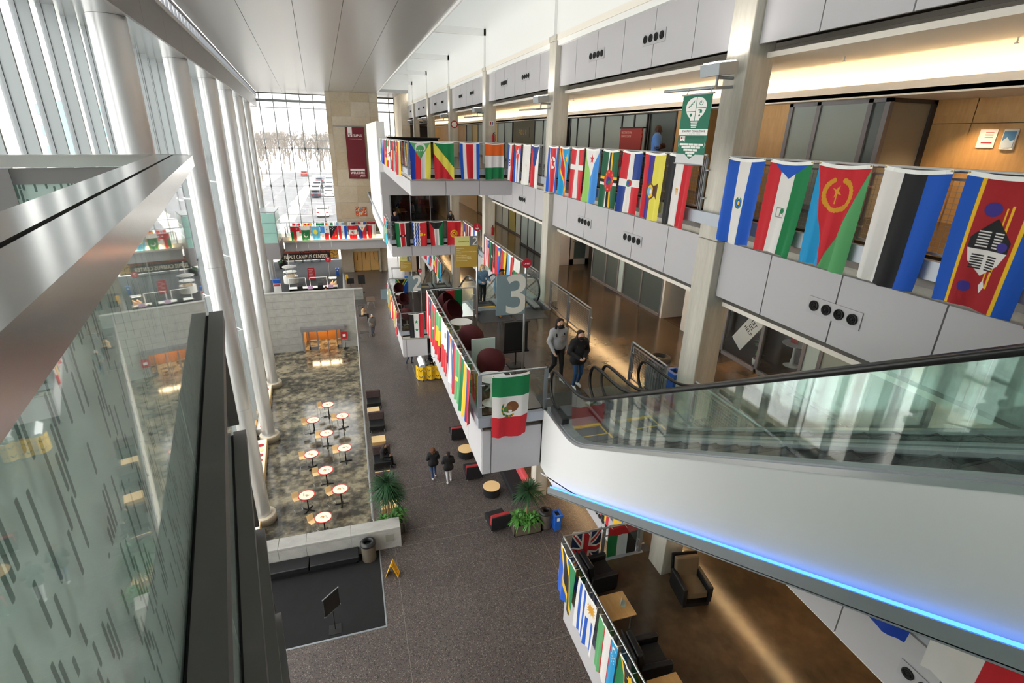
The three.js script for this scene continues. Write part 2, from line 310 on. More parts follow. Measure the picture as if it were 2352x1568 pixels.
// round steel columns in front of the window wall
for (let i = -1; i < 6; i++) {
  const zc = -8.876 * i;
  thing('round_column', i < 0 ? 'silver round steel column nearest the glass guard' : i < 4 ? 'silver round steel column standing on a concrete plinth in the sunken court' : 'silver round steel column by the end window behind the granite parapet', 'column', 'silver columns along the window wall', (p) => {
    for (const [a, b] of [[i < 4 ? -4.6 : 0, 2.2], [2.2, 9.6], [9.6, 18.05]]) p('shaft', fz(cyl(0, a + 0.004, b - 0.004, zc, 0.43, 40)), M.column);
    p('base_ring', fz(cyl(0, i < 4 ? -4.62 : 0, i < 4 ? -4.5 : 0.1, zc, 0.45, 40)), M.column);
    if (i < 4) p('plinth', fz(lathe([[0, 0], [0.66, 0], [0.66, 0.42], [0.62, 0.46], [0, 0.46]], 0.05, -5, zc, 40)), M.lime);
    for (const y of [3.4, 8.2, 12.6]) {
      p('bracket', fz(join([bar([-0.38, y, zc], [-0.62, y + 0.02, zc], 0.04), bar([-0.5, y, zc], [-0.98, y + 0.05, zc + 0.7], 0.025), bar([-0.5, y, zc], [-0.98, y + 0.05, zc - 0.7], 0.025)])), M.white);
    }
  });
}
// bench ledge with coloured cushions dots between the columns of the court
for (let i = 0; i < 3; i++) {
  const a = -8.876 * i - 0.75, b = -8.876 * (i + 1) + 0.75;
  thing('window_bench', ['grey ledge with red and cream round pads, shortest visible stretch beside the granite parapet', 'grey ledge with red and cream round pads between two middle columns', 'grey ledge with red and cream round pads next to the granite wall'][i], 'bench', 'padded ledges along the court', (p) => {
    p('ledge', fz(bx(-0.84, -0.1, -5, -4.5, b, a)), M.signPale);
    p('edge_strip', fz(bx(-0.1, -0.06, -5, -4.47, b, a)), M.pale);
    let n = 0;
    for (let z = a - 0.4; z > b + 0.2; z -= 0.62) { p('round_pad', fz(cyl(-0.42, -4.5, -4.485, z, 0.19, 20)), [M.red, S(0xe8d49a, 0.6), M.red, S(0xc4452e, 0.6)][n++ % 4]); }
  });
}
// ---------------------------------------------------------------- end of the hall
{
  const g = structGroup('window_2');
  const xs = [-9.9, -8.48, -7.04, -5.62, -4.18, -2.73, -1.25];
  for (const x of xs) mesh('mullion', bx(x - 0.045, x + 0.045, 0, 19.55, -70.1, -69.9), M.mull, g);
  for (const [y, h] of [[18.72, 0.26], [17.98, 0.07], [14.6, 0.04], [13.62, 0.09], [10.25, 0.04], [9.35, 0.09], [5.95, 0.04], [4.95, 0.09], [2.6, 0.1]]) mesh('transom', bx(-9.9, -1.25, y - h / 2, y + h / 2, -70.12, -69.88), M.mull, g);
  const ys = [0.1, 2.55, 4.9, 9.3, 13.58, 17.95, 19.5];
  for (let i = 0; i < 6; i++) for (let j = 0; j < 6; j++) mesh('pane', bx(xs[i] + 0.045, xs[i + 1] - 0.045, ys[j], ys[j + 1], -70.02, -70.01), M.glass, g);
  mesh('header', bx(-9.9, -1.25, 19.42, 19.56, -70.15, -69.85), M.mullDark, g);
  for (const y of [4.95, 9.35, 13.62]) for (const x of xs.slice(1, 6)) mesh('clamp', bx(x - 0.07, x + 0.07, y - 0.14, y + 0.14, -69.9, -69.84), M.mullDark, g);
}
{
  const g = structGroup('window_3');
  for (const x of [4.2, 5.9, 6.5]) mesh('mullion', bx(x - 0.05, x + 0.05, 0, 19.5, -70.1, -69.9), M.mullDark, g);
  for (const y of [19.45, 18.9, 17.9, 13.6, 9.3, 5, 2.6]) mesh('transom', bx(4.2, 6.5, y - 0.08, y + 0.08, -70.12, -69.88), M.mullDark, g);
  for (const [a, b] of [[4.25, 5.85], [5.95, 6.45]]) mesh('pane', bx(a, b, 0.1, 19.4, -70.02, -70.01), M.glass, g);
}
struct('wall_end', [bx(6.5, 7.4, 0, 19.6, -70.4, -62), bx(-12, -9.9, 0, 19.6, -70.3, -69.9)], M.lime);
{ // limestone stair tower
  const g = structGroup('wall_end');
  mesh('core', bx(-1.2, 4.1, 2.95, 19.5, -66, -63.25), M.concrete, g);
  mesh('core', [bx(-1.2, 0.15, 0, 2.95, -66, -63.25), bx(3.1, 4.1, 0, 2.95, -66, -63.25), bx(0.15, 3.1, 0, 2.95, -66, -64.1)], M.lime, g);
  const xs = [-1.25, -0.75, 1.25, 3.25, 4.16], ys = [3, 4.5, 6.3, 8.1, 9.9, 11.7, 13.5, 15.3, 17.1, 18.6, 19.5];
  const tones = [M.lime, S(0xfaf8f4, 0.85, { map: texLime }), S(0xf2ece2, 0.85, { map: texLime })];
  for (let j = 0; j < 10; j++) for (let i = 0; i < 4; i++) mesh('stone_panel', bx(xs[i] + 0.008, xs[i + 1] - 0.008, ys[j] + 0.008, ys[j + 1] - 0.008, -63.25, -63.2), tones[(i * 7 + j * 5) % 3], g);
  mesh('door_surround', [bx(-0.75, 0.1, 2.5, 2.8, -63.24, -62.9), bx(0.1, 3.3, 2.5, 2.8, -63.24, -62.9), bx(3.08, 3.3, 0, 2.5, -63.24, -62.9)], M.lime, g);
}
{ // three timber door leaves in the tower
  const g = structGroup('door_1');
  for (let i = 0; i < 3; i++) { const x = 0.2 + i * 0.96; mesh('door_leaf', rb(x, x + 0.93, 0.01, 2.4, -63.75, -63.7, 0.01), M.mapleDoor, g); mesh('vision_strip', bx(x + 0.4, x + 0.46, 1.3, 2.2, -63.7, -63.69), M.black, g); mesh('handle', bar([x + 0.8, 0.95, -63.66], [x + 0.8, 1.2, -63.66], 0.015), M.steel, g); }
}
{ // glazed entrance doors under the end window
  const g = structGroup('door_2');
  for (let i = 0; i < 4; i++) { const x = -7.0 + i * 1.02; mesh('door_frame', [bx(x, x + 0.09, 0, 2.4, -69.7, -69.6), bx(x + 0.9, x + 0.99, 0, 2.4, -69.7, -69.6), bx(x, x + 0.99, 0, 0.25, -69.7, -69.6), bx(x, x + 0.99, 2.3, 2.4, -69.7, -69.6)], M.steelDull, g); mesh('pane', bx(x + 0.09, x + 0.9, 0.25, 2.3, -69.66, -69.65), M.glass, g); }
}
// tall white screen wall beside the bridges
struct('wall_screen', bx(2.4, 2.95, 7.95, 16.25, -55, -39.62), M.white);
// footbridge along the end window, second floor
{
  const y = 4.85;
  struct('floor', bx(-9.3, 6.4, y - 0.4, y, -62.95, -60.7), M.concrete);
  const g = structGroup('wall_end');
  for (let i = 0; i < 9; i++) mesh('fascia_panel', bx(-6.85 + i * 1.2, -6.85 + (i + 1) * 1.2 - 0.015, 3.3, 4.32, -60.62, -60.56), M.panel, g);
  mesh('lamp_tray', [bx(-6.9, 3.9, 4.3, 4.36, -60.66, -60.3), bx(-6.9, 3.9, 4.36, 4.5, -60.32, -60.3)], M.warmWhite, g);
  mesh('cove_wall', bx(-6.9, 3.9, 4.36, 4.86, -60.72, -60.66), M.warmWhite, g);
  mesh('cove_lamp_tube', bar([-6, 4.4, -60.5], [3.6, 4.4, -60.5], 0.02, 6), M.cove, g);
  areaLight(WARM, 26, 9.6, 0.1, [-1.2, 4.42, -60.45], [-1.2, 5.2, -60.75]);
}
// ---------------------------------------------------------------- bridges and landings in the middle
function deck(label, x0, x1, z0, z1, y, bottom, top, panelsFront, panelsSide, mat, xf = x1) {
  struct('floor', bx(x0 + 0.12, x1, y - 0.4, y, z0, z1 - 0.12), mat);
  const g = structGroup('wall_deck');
  mesh('edge_beam', [bx(x0 + 0.15, xf, top - 0.05, y - 0.15, z1 - 0.3, z1 - 0.16), bx(x0 + 0.16, x0 + 0.3, top - 0.05, y - 0.15, z0, z1 - 0.2)], M.concrete, g);
  mesh('underside', bx(x0 + 0.1, x1, bottom + 0.02, bottom + 0.06, z0, z1 - 0.1), M.panel, g);
  for (let i = 0; i < panelsFront.length - 1; i++) mesh('fascia_panel', bx(panelsFront[i] + 0.01, panelsFront[i + 1] - 0.01, bottom, top, z1 - 0.1, z1 - 0.05), M.panel, g);
  for (let i = 0; i < panelsSide.length - 1; i++) mesh('fascia_panel', bx(x0 + 0.08, x0 + 0.13, bottom, top, panelsSide[i] - 0.01, panelsSide[i + 1] + 0.01), M.panel, g);
  mesh('channel', [bx(x0 - 0.02, xf, y - 0.26, y - 0.02, z1 - 0.1, z1 + 0.02), bx(x0 - 0.03, x0 + 0.1, y - 0.26, y - 0.02, z0, z1 - 0.1)], M.channel, g);
}
const steps = (a, b, n) => Array.from({ length: n + 1 }, (_, i) => a + (b - a) * i / n);
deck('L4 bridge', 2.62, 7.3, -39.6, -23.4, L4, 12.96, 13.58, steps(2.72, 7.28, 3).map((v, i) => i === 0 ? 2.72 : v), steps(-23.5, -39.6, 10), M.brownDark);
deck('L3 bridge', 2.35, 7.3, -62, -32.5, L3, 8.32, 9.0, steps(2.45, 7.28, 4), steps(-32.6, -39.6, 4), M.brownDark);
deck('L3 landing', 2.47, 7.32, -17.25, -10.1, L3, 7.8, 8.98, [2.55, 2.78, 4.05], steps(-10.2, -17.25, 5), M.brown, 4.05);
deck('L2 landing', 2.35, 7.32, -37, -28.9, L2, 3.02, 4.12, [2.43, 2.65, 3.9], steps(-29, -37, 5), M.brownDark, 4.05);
// second floor balcony nearest the camera
struct('floor', bx(4.7, 7.32, L2 - 0.4, L2, -9.6, ZB), M.brown);
{
  const g = structGroup('wall_deck');
  mesh('fascia_panel', bx(4.72, 4.78, 3.02, 4.12, -9.5, 4), M.panel, g);
  mesh('channel', [bx(4.58, 4.74, L2 - 0.26, L2 - 0.02, -9.6, 4), bx(4.58, 7.1, L2 - 0.26, L2 - 0.02, -9.72, -9.6)], M.channel, g);
  mesh('underside', bx(4.72, 7.3, 3.02, 3.06, -9.5, 4), M.panel, g);
}
// channels in front of the right-hand slabs
for (const [y, a, b] of [[L4, -23.3, 4], [L3, -10, 4], [L3, -32.4, -17.4], [L2, -37.1, -60], [L2, -28.8, -9.8]]) struct('trim', bx(6.98, 7.09, y - 0.24, y, a, b), M.channel);
// glazed room behind the third floor bridge
{
  const g = structGroup('window_4');
  mesh('wall_band', [bx(2.4, 7.3, 11.45, 13, -38.4, -38.3), bx(2.4, 2.9, 9.4, 11.45, -39.6, -38.3)], M.panel, g);
  for (const x of [2.95, 4.34, 5.75, 7.1]) mesh('mullion', bx(x - 0.03, x + 0.03, L3, 11.45, -38.4, -38.32), M.steelDull, g);
  for (const [a, b] of [[2.98, 4.31], [4.37, 5.72], [5.78, 7.07]]) mesh('pane', bx(a, b, L3, 11.45, -38.36, -38.35), M.glass, g);
  mesh('room_wall', [bx(2.9, 7.3, L3, 12, -47, -46.9), bx(2.9, 2.95, L3, 12, -47, -38.5), bx(7.25, 7.3, L3, 12, -47, -38.5)], M.interior, g);
  mesh('room_floor', bx(2.9, 7.3, L3, L3 + 0.01, -47, -38.5), M.roomCarpet, g);
  mesh('room_ceiling', bx(2.9, 7.3, 12, 12.1, -47, -38.5), M.warmWhite, g);
}
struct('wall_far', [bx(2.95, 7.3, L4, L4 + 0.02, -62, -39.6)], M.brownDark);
// ---------------------------------------------------------------- fourth floor rooms
function glazed(name, x, z0, z1, y0, y1, cuts, mats, frame, fw = 0.06) {           // framed partition along z at x
  const g = structGroup(name);
  mesh('frame', [bx(x, x + 0.1, y1 - fw, y1, z0, z1), bx(x, x + 0.1, y0, y0 + 0.1, z0, z1)], frame, g);
  for (let i = 0; i < cuts.length; i++) mesh('mullion', bx(x, x + 0.1, y0, y1, cuts[i] - fw / 2, cuts[i] + fw / 2), frame, g);
  for (let i = 0; i < cuts.length - 1; i++) mesh('pane', bx(x + 0.04, x + 0.055, y0 + 0.1, y1 - fw, cuts[i] - fw / 2, cuts[i + 1] + fw / 2), mats[i % mats.length], g);
}
glazed('window_5', 9.7, -10.3, -7.9, L4, 16.3, [-7.95, -8.3, -9.5, -10.25], [M.frostedDark, M.frosted, M.frosted], M.frameGrey, 0.1);
{ const g = structGroup('window_6'); mesh('frame', [bx(9.7, 10.9, 16.2, 16.3, -8, -7.9), bx(10.8, 10.9, L4, 16.3, -8, -7.9)], M.frameDark, g); mesh('pane', bx(9.8, 10.8, L4, 16.2, -7.97, -7.95), S(0xa39d8c, 0.5), g); }
{ // maple wall panels
  const g = structGroup('wall_right'); const zs = [-7.9, -7.2, -5.8, -4.4, -3, -1.6, 0, 2, 4];
  for (let i = 0; i < zs.length - 1; i++) for (const [a, b] of [[L4, 15.85], [15.86, 16.3]]) mesh('wood_panel', bx(10.9, 10.93, a, b, zs[i] - 0.006, zs[i + 1] + 0.006), M.maple, g);
  for (const [a, b] of [[-14.65, -13.2], [-11.4, -10.3]]) mesh('wood_panel', bx(9.72, 9.76, L4, 16.3, a, b), M.maple, g);
  mesh('wood_panel', bx(9.72, 11.6, L4, 16.3, -13.24, -13.2), M.maple, g);
  mesh('alcove_wall', bx(11.6, 11.7, L4, 16.3, -13.2, -10.3), S(0xd79a3c, 0.7), g);
}
{ const g = structGroup('door_3'); mesh('door_frame', [bx(11.5, 11.6, L4, 16.2, -12.9, -12.8), bx(11.5, 11.6, L4, 16.2, -11.8, -11.7), bx(11.5, 11.6, 16.1, 16.2, -12.9, -11.7)], M.frameGrey, g); mesh('door_leaf', rb(11.52, 11.57, L4, 16.1, -12.8, -11.8, 0.01), S(0x8a5a2c, 0.5), g); mesh('handle', bar([11.48, 15, -11.95], [11.48, 15.2, -11.95], 0.015), M.steel, g); }
glazed('window_7', 9.7, -22.8, -16.3, L4, 16.3, [-16.35, -17.2, -18.07, -19.44, -20.75, -22, -22.75], [M.frosted], M.frameDark);
glazed('window_8', 9.7, -16.3, -14.65, L4, 16.3, [-14.7, -16.2], [M.frostedDark], M.frameDark);
glazed('window_9', 9.7, -27.6, -23, L4, 16.3, [-23.1, -24.6, -26.2, -27.5], [M.frosted, M.frostedWhite], M.frameDark);
{ const g = structGroup('wall_right'); mesh('wall_board', bx(9.72, 9.78, L4, 16.3, -31.2, -27.6), S(0x6a6450, 0.7), g); mesh('wall_board', bx(9.72, 9.78, L4, 16.3, -62, -44), M.maple, g); }
glazed('window_10', 9.7, -44, -31.3, L4, 16.3, [-31.4, -33, -34.6, -36.4, -38.2, -40, -42, -43.9], [M.frosted, M.frosted, S(0xd8bf85, 0.6)], M.frameDark);
// ---------------------------------------------------------------- third floor shop fronts
glazed('window_11', 10.6, -21.4, -15.5, L3, 11.9, [-15.55, -17, -18.4, -18.9, -20, -21.35], [M.frostedDark, M.frostedDark, M.frostedWhite, M.frostedDark, M.frostedDark], M.frameGrey, 0.08);
glazed('window_12', 10.6, -12.2, -6, L3, 11.9, [-6.05, -7.4, -8.7, -9.2, -10.6, -12.1], [M.frostedDark, M.frosted, M.frostedWhite, M.glass, M.glass], M.frameGrey, 0.1);
{
  const g = structGroup('wall_right');
  mesh('wall_board', [bx(10.6, 10.7, L3, 12.1, -14.2, -12.2), bx(10.6, 14, L3, 12.1, -15.5, -15.4), bx(10.6, 10.7, L3, 12.1, ZB, -6), bx(10.6, 10.7, L3, 12.1, -62, -44)], M.warmWhite, g);
  mesh('wall_board', [bx(10.1, 10.6, L3, 12.1, -26, -24)], M.panel, g);
}
{ const g = structGroup('wall_shop');
  mesh('shop_wall', [bx(13.9, 14, L3, 12.1, -15.4, 2)], S(0x8f877c, 0.8), g);
}
struct('floor', bx(10.7, 13.9, L3, L3 + 0.01, -15.4, 2), M.roomCarpet);
{
}
{ const g = structGroup('door_4'); mesh('door_frame', [bx(10.66, 11.7, 9.41, 9.7, -24.05, -24), bx(10.66, 10.85, 9.41, 11.6, -24.05, -24), bx(11.5, 11.7, 9.41, 11.6, -24.05, -24), bx(10.66, 11.7, 11.4, 11.6, -24.05, -24)], S(0xb5ada3, 0.5), g); mesh('pane', bx(10.85, 11.5, 9.7, 11.4, -24.03, -24.02), M.frostedDark, g); mesh('push_bar', bar([10.75, 10.6, -23.95], [11.6, 10.6, -23.95], 0.025), M.gold, g); }
glazed('window_14', 10.6, -44, -30, L3, 11.9, [-30.1, -31.6, -33.2, -34.8, -36.4, -38, -40, -42, -43.9], [M.frosted, M.frosted, S(0x8c8446, 0.6)], M.frameDark);
glazed('window_13', 9.9, -30, -26.1, L3, 11.9, [-26.2, -27.4, -28.6, -29.9], [M.frosted], M.frameDark);
{ const g = structGroup('wall_right'); // lower storeys stay plain behind their lamp coves
  mesh('wall_board', [bx(10.6, 10.7, L2, 7.4, ZE, ZB), bx(10.6, 10.7, L1, 2.7, ZE, ZB)], S(0xb59a72, 0.7), g); }
// ---------------------------------------------------------------- sunken court
struct('wall_court', [bx(-0.12, 0.08, -5, -0.02, -51.8, -17.3)], M.concrete);
{ // granite parapet at the near end
  const g = structGroup('wall_court'); const xs = [-5.6, -3.6, -2.62, -0.98, 0.9];
  mesh('core', bx(-5.6, 0.86, -5, 0.86, -17.38, -16.84), M.concrete, g);
  for (let i = 0; i < 4; i++) { mesh('coping_stone', rb(xs[i] + 0.004, xs[i + 1] - 0.004, 0.86, 0.95, -17.42, -16.8, 0.012), M.granite, g); mesh('face_stone', bx(xs[i] + 0.004, xs[i + 1] - 0.004, 0, 0.858, -16.84, -16.8), M.granite, g); }
  mesh('end_stone', bx(0.86, 0.9, 0, 0.858, -17.4, -16.84), M.granite, g);
  mesh('access_plate', bx(0.3, 0.62, 0.35, 0.68, -16.8, -16.785), S(0x8a8a80, 0.6), g);
}
{ // granite block wall with the games room doors at the far end
  const g = structGroup('wall_court');
  mesh('core', [bx(-9.6, -5.3, -5, 1.02, -52.1, -51.75), bx(-1.75, 0.7, -5, 1.02, -52.1, -51.75), bx(-5.3, -1.75, -2.7, 1.02, -52.1, -51.75)], M.concrete, g);
  mesh('coping_stone', rb(-9.6, 0.76, 1.02, 1.1, -52.15, -51.66, 0.01), M.granite, g);
  const H = 0.752;
  for (let r = 0; r < 8; r++) for (let x = -9.6 - (r % 2) * 0.98; x < 0.7; x += 1.96) {
    const y0 = -5 + r * H, y1 = y0 + H, a = Math.max(x, -9.6), b = Math.min(x + 1.96, 0.72);
    const put = (p, q) => { if (q - p > 0.05) mesh('granite_block', bx(p + 0.006, q - 0.006, y0 + 0.006, y1 - 0.006, -51.75, -51.7), M.granite, g); };
    if (y0 < -2.75) { put(a, Math.min(b, -5.35)); put(Math.max(a, -1.7), b); } else put(a, b);
  }
  mesh('end_stone', bx(0.72, 0.76, 0, 1.02, -52.1, -51.7), M.granite, g);
}
{
  const g = structGroup('door_5'), z = -51.9;
  mesh('canopy', rb(-5.45, -1.3, -2.86, -2.5, -51.72, -51.2, 0.01), M.frameGrey, g);
  mesh('door_frame', [bx(-5.42, -5.25, -5, -2.86, -51.72, -51.4), bx(-1.8, -1.7, -5, -2.86, -51.9, -51.7)], M.frameGrey, g);
  mesh('lobby_wall', bx(-5.3, -1.7, -5, -2.7, -54.6, -54.5), S(0x8a5418, 0.7), g);
  mesh('lobby_side', [bx(-5.4, -5.3, -5, -2.7, -54.6, -52), bx(-1.7, -1.6, -5, -2.7, -54.6, -52)], M.interior, g);
  mesh('lobby_floor', bx(-5.3, -1.7, -5.02, -4.995, -54.6, -51.8), M.court, g);
  mesh('lobby_ceiling', bx(-5.4, -1.6, -2.7, -2.6, -54.6, -52), M.warmWhite, g);
  mesh('ceiling_lamp', bx(-4.9, -2, -2.74, -2.7, -53.6, -53.2), M.cove, g);
  areaLight(WARM, 20, 2.9, 0.4, [-3.45, -2.75, -53.4], [-3.45, -5, -53.4]);
  for (const [x, open] of [[-4.85, 0], [-3.95, 1], [-3.0, 1], [-2.2, 0]]) {
    if (open) { mesh('door_leaf', [bx(x - 0.03, x + 0.03, -5, -2.9, -51.75, -51.65), bx(x - 0.03, x + 0.03, -5, -2.9, -50.95, -50.85), bx(x - 0.03, x + 0.03, -5, -4.75, -51.7, -50.9), bx(x - 0.03, x + 0.03, -3, -2.88, -51.7, -50.9)], M.frameGrey, g); mesh('pane', bx(x - 0.005, x + 0.005, -4.75, -3, -51.65, -50.95), M.glass, g); }
    else { mesh('door_leaf', [bx(x, x + 0.1, -5, -2.86, z, z + 0.06), bx(x + 0.78, x + 0.88, -5, -2.86, z, z + 0.06), bx(x, x + 0.88, -5, -4.7, z, z + 0.06), bx(x, x + 0.88, -3, -2.86, z, z + 0.06)], M.frameGrey, g); mesh('pane', bx(x + 0.1, x + 0.78, -4.7, -3, z + 0.02, z + 0.03), M.glass, g); mesh('push_bar', bx(x + 0.1, x + 0.78, -4.05, -3.98, z + 0.06, z + 0.1), M.steel, g); }
  }
}
{ const t = printed(512, 64, (x, w, h) => { x.fillStyle = '#8a8688'; x.fillRect(0, 0, w, h); text(x, 'G A M E   R O O M', w / 2, h / 2, 34, '#4c5a58', { weight: 'normal' }); });
  thing('door_sign', 'GAME ROOM lettering on the canopy over the court doors', 'sign', null, (p) => p('lettering', board([-4.3, -2.8, -51.19], [-2.3, -2.8, -51.19], 0.24, 0.01), t)); }
// ---------------------------------------------------------------- railings
function railing(label, pts, y, infill, o = {}) {          // pts: [x, z] corners; handrail 1.08 above the floor
  return thing('railing', label, 'railing', null, (p) => {
    const h = y + (o.h ?? 1.08);
    for (let i = 0; i < pts.length - 1; i++) {
      const [ax, az] = pts[i], [cx, cz] = pts[i + 1], L = Math.hypot(cx - ax, cz - az), n = Math.max(1, Math.round(L / (o.bay ?? 1.5))), ux = (cx - ax) / L, uz = (cz - az) / L;
      p('handrail', bar([ax, h, az], [cx, h, cz], 0.024, 10), M.steel);
      for (let k = 0; k <= n; k++) {
        if (k === n && i < pts.length - 2) continue;
        const x = ax + ux * L * k / n, z = az + uz * L * k / n;
        const post = p('post', [flat([x - ux * 0.025, y - 0.1, z - uz * 0.025], [x - ux * 0.025, h - 0.03, z - uz * 0.025], 0.05, 0.012), flat([x + ux * 0.025, y - 0.1, z + uz * 0.025], [x + ux * 0.025, h - 0.03, z + uz * 0.025], 0.05, 0.012)], M.steelDull);
        for (const q of [0.25, 0.8]) p('clamp', bar([x, y + q, z], [x + ux * 0.12, y + q, z + uz * 0.12], 0.02, 6), M.steel, post);
      }
      for (let k = 0; k < n; k++) {
        const a0 = L * k / n + 0.09, a1 = L * (k + 1) / n - 0.09, A = (s, yy) => [ax + ux * s, yy, az + uz * s];
        if (infill === 'glass') p('pane', flat(A(a0, y + 0.52), A(a1, y + 0.52), 0.012, 0.94), M.glassGreen);
        else {
          const g = [flat(A(a0, y + 0.08), A(a1, y + 0.08), 0.03, 0.03), flat(A(a0, y + 0.98), A(a1, y + 0.98), 0.03, 0.03), flat(A(a0, y + 0.08), A(a0, y + 0.98), 0.03, 0.03), flat(A(a1, y + 0.08), A(a1, y + 0.98), 0.03, 0.03)];
          p('mesh_frame', g, M.frameGrey);
          const w = []; const nv = Math.round((a1 - a0) / 0.07);
          for (let q = 1; q < nv; q++) { const s = a0 + (a1 - a0) * q / nv; w.push(bar(A(s, y + 0.09), A(s, y + 0.97), 0.0028, 3)); }
          for (let q = 1; q < 13; q++) w.push(bar(A(a0, y + 0.09 + q * 0.068), A(a1, y + 0.09 + q * 0.068), 0.0028, 3));
          p('wire_mesh', w, M.steelDull);
        }
      }
    }
  });
}
railing('fourth floor railing with wire mesh beside the El Salvador flag', [[7.06, -8.7], [7.06, 0]], L4, 'mesh');
railing('fourth floor railing with wire mesh under the green energy banner', [[7.06, -18.2], [7.06, -9.42]], L4, 'mesh');
railing('fourth floor railing with wire mesh beside the Czech flag', [[7.06, -23.3], [7.06, -18.9]], L4, 'mesh');
railing('glass railing around the fourth floor bridge', [[2.68, -39.4], [2.68, -23.45], [7.06, -23.45]], L4, 'glass');
railing('glass railing around the third floor bridge', [[2.41, -36], [2.41, -32.55], [7.04, -32.55]], L3, 'glass');
railing('third floor railing of mesh above the lower escalators', [[7.06, -32.5], [7.06, -28.4]], L3, 'mesh');
railing('third floor railing of mesh with the Liberia to Madagascar flags', [[7.06, -27.6], [7.06, -18.9]], L3, 'mesh');
railing('short mesh railing at the column foot on the Level 3 landing', [[7.06, -17.5], [7.06, -14]], L3, 'mesh');
railing('glass railing of the Level 3 landing with the Mexico flag', [[4.05, -17.2], [2.5, -17.2], [2.5, -10.15], [4.1, -10.15]], L3, 'glass');
railing('short mesh railing beside the litter bin at the escalator', [[6.9, -11.1], [6.9, -9.5]], L3, 'mesh');
railing('third floor railing of mesh behind the white escalator', [[7.06, -8.6], [7.06, 2]], L3, 'mesh');
railing('glass railing of the Level 2 landing with the Syria flag', [[3.9, -36.95], [2.4, -36.95], [2.4, -28.95], [3.9, -28.95]], L2, 'glass');
railing('second floor railing along the row of flags beside the lower escalator', [[7.06, -58], [7.06, -37.3]], L2, 'glass');
railing('glass railing of the second floor balcony with the British flag', [[4.64, -1], [4.64, -9.68], [7.0, -9.68]], L2, 'glass');
railing('second floor railing behind the Uganda flag', [[7.06, -18.2], [7.06, -9.9]], L2, 'glass');
railing('front railing of the footbridge under the end window', [[-6.6, -60.66], [3.6, -60.66]], 4.9, 'glass', { bay: 2.5 });
railing('rear railing of the footbridge under the end window', [[-6.6, -62.85], [3.6, -62.85]], 4.9, 'glass', { bay: 2.5 });
thing('glass_guard', 'long glass guard with steel cap along the edge of the sunken court', 'railing', null, (p) => {
  p('cap_rail', rb(-0.16, -0.08, 1.02, 1.08, -51.7, -17.4, 0.015), M.steel);
  for (let z = -17.45; z > -51.5; z -= 1.8) { p('pane', bx(-0.126, -0.114, 0.05, 1.02, Math.max(z - 1.76, -51.7), z), M.glassGreen); p('clamp', bx(-0.16, -0.08, 0, 0.08, z - 0.12, z - 0.02), M.steelDull); }
});
// ---------------------------------------------------------------- flags: one sheet of designs, each flag cut from it
const CW = 192, CH = 320, NC = 10, NR = 6, sheets = [];
const Q = { R: '#cf1d2b', r: '#a8141f', B: '#0d57c4', b: '#123a8c', n: '#13244f', W: '#ece9e6', K: '#17171a', G: '#0c7f48', g: '#5aa869', Y: '#f3c21c', y: '#e9dd55', O: '#ee6a1c', C: '#149bd6', L: '#7db9e6', M: '#7c1327', l: '#9bd06a', o: '#d99a1e', P: '#3b2f8f' };
let cellCount = 0;
function design(draw) {
  const k = cellCount++, s = Math.floor(k / (NC * NR)), i = k % (NC * NR), cx = (i % NC) * CW, cy = Math.floor(i / NC) * CH;
  if (!sheets[s]) { const c = document.createElement('canvas'); c.width = NC * CW; c.height = NR * CH; const tex = new THREE.CanvasTexture(c); tex.colorSpace = THREE.SRGBColorSpace; sheets[s] = { c, x: c.getContext('2d'), mat: new THREE.MeshPhysicalMaterial({ map: tex, roughness: 0.85, transmission: 0.18, thickness: 0 }) }; }
  const x = sheets[s].x; x.save(); x.beginPath(); x.rect(cx, cy, CW, CH); x.clip(); x.translate(cx, cy); x.scale(CW, CH); x.fillStyle = '#fff'; x.fillRect(0, 0, 1, 1); draw(x); x.restore();
  return { mat: sheets[s].mat, u0: (cx + 1.5) / (NC * CW), u1: (cx + CW - 1.5) / (NC * CW), v0: 1 - (cy + CH - 1.5) / (NR * CH), v1: 1 - (cy + 1.5) / (NR * CH) };
}
const rect = (x, c, a, b, w, h) => { x.fillStyle = Q[c] ?? c; x.fillRect(a, b, w, h); };
const poly = (x, c, ...pts) => { x.fillStyle = Q[c] ?? c; x.beginPath(); pts.forEach(([a, b], i) => (i ? x.lineTo(a, b) : x.moveTo(a, b))); x.closePath(); x.fill(); };
const disc = (x, c, a, b, r, s = 1) => { x.fillStyle = Q[c] ?? c; x.beginPath(); x.ellipse(a, b, r, r * 0.6 * s, 0, 0, 7); x.fill(); };   // r in flag widths
const star = (x, c, a, b, r, n = 5, q = 0.42, t = 0) => { poly(x, c, ...Array.from({ length: n * 2 }, (_, i) => { const k = i % 2 ? r * q : r, w = Math.PI * i / n + t; return [a + k * Math.sin(w), b - k * Math.cos(w) * 0.6]; })); };
const moon = (x, c, back, a, b, r, dx, dy) => { disc(x, c, a, b, r); disc(x, back, a + dx, b + dy, r * 0.82); };
const V = (...cs) => (x) => { const t = cs.reduce((s, c) => s + (c[1] ?? 1), 0); let a = 0; for (const c of cs) { const w = (c[1] ?? 1) / t; rect(x, c[0], a, 0, w + 0.004, 1); a += w; } };
const H = (...cs) => (x) => { const t = cs.reduce((s, c) => s + (c[1] ?? 1), 0); let a = 0; for (const c of cs) { const w = (c[1] ?? 1) / t; rect(x, c[0], 0, a, 1, w + 0.004); a += w; } };
const v = (s) => V(...[...s].map((c) => [c])), h = (s) => H(...[...s].map((c) => [c]));
const crest = (x, a, b, r, ...cs) => { cs.forEach((c, i) => disc(x, c, a + (i % 2 ? 0.02 : -0.01) * i, b, r * (1 - i * 0.24))); };
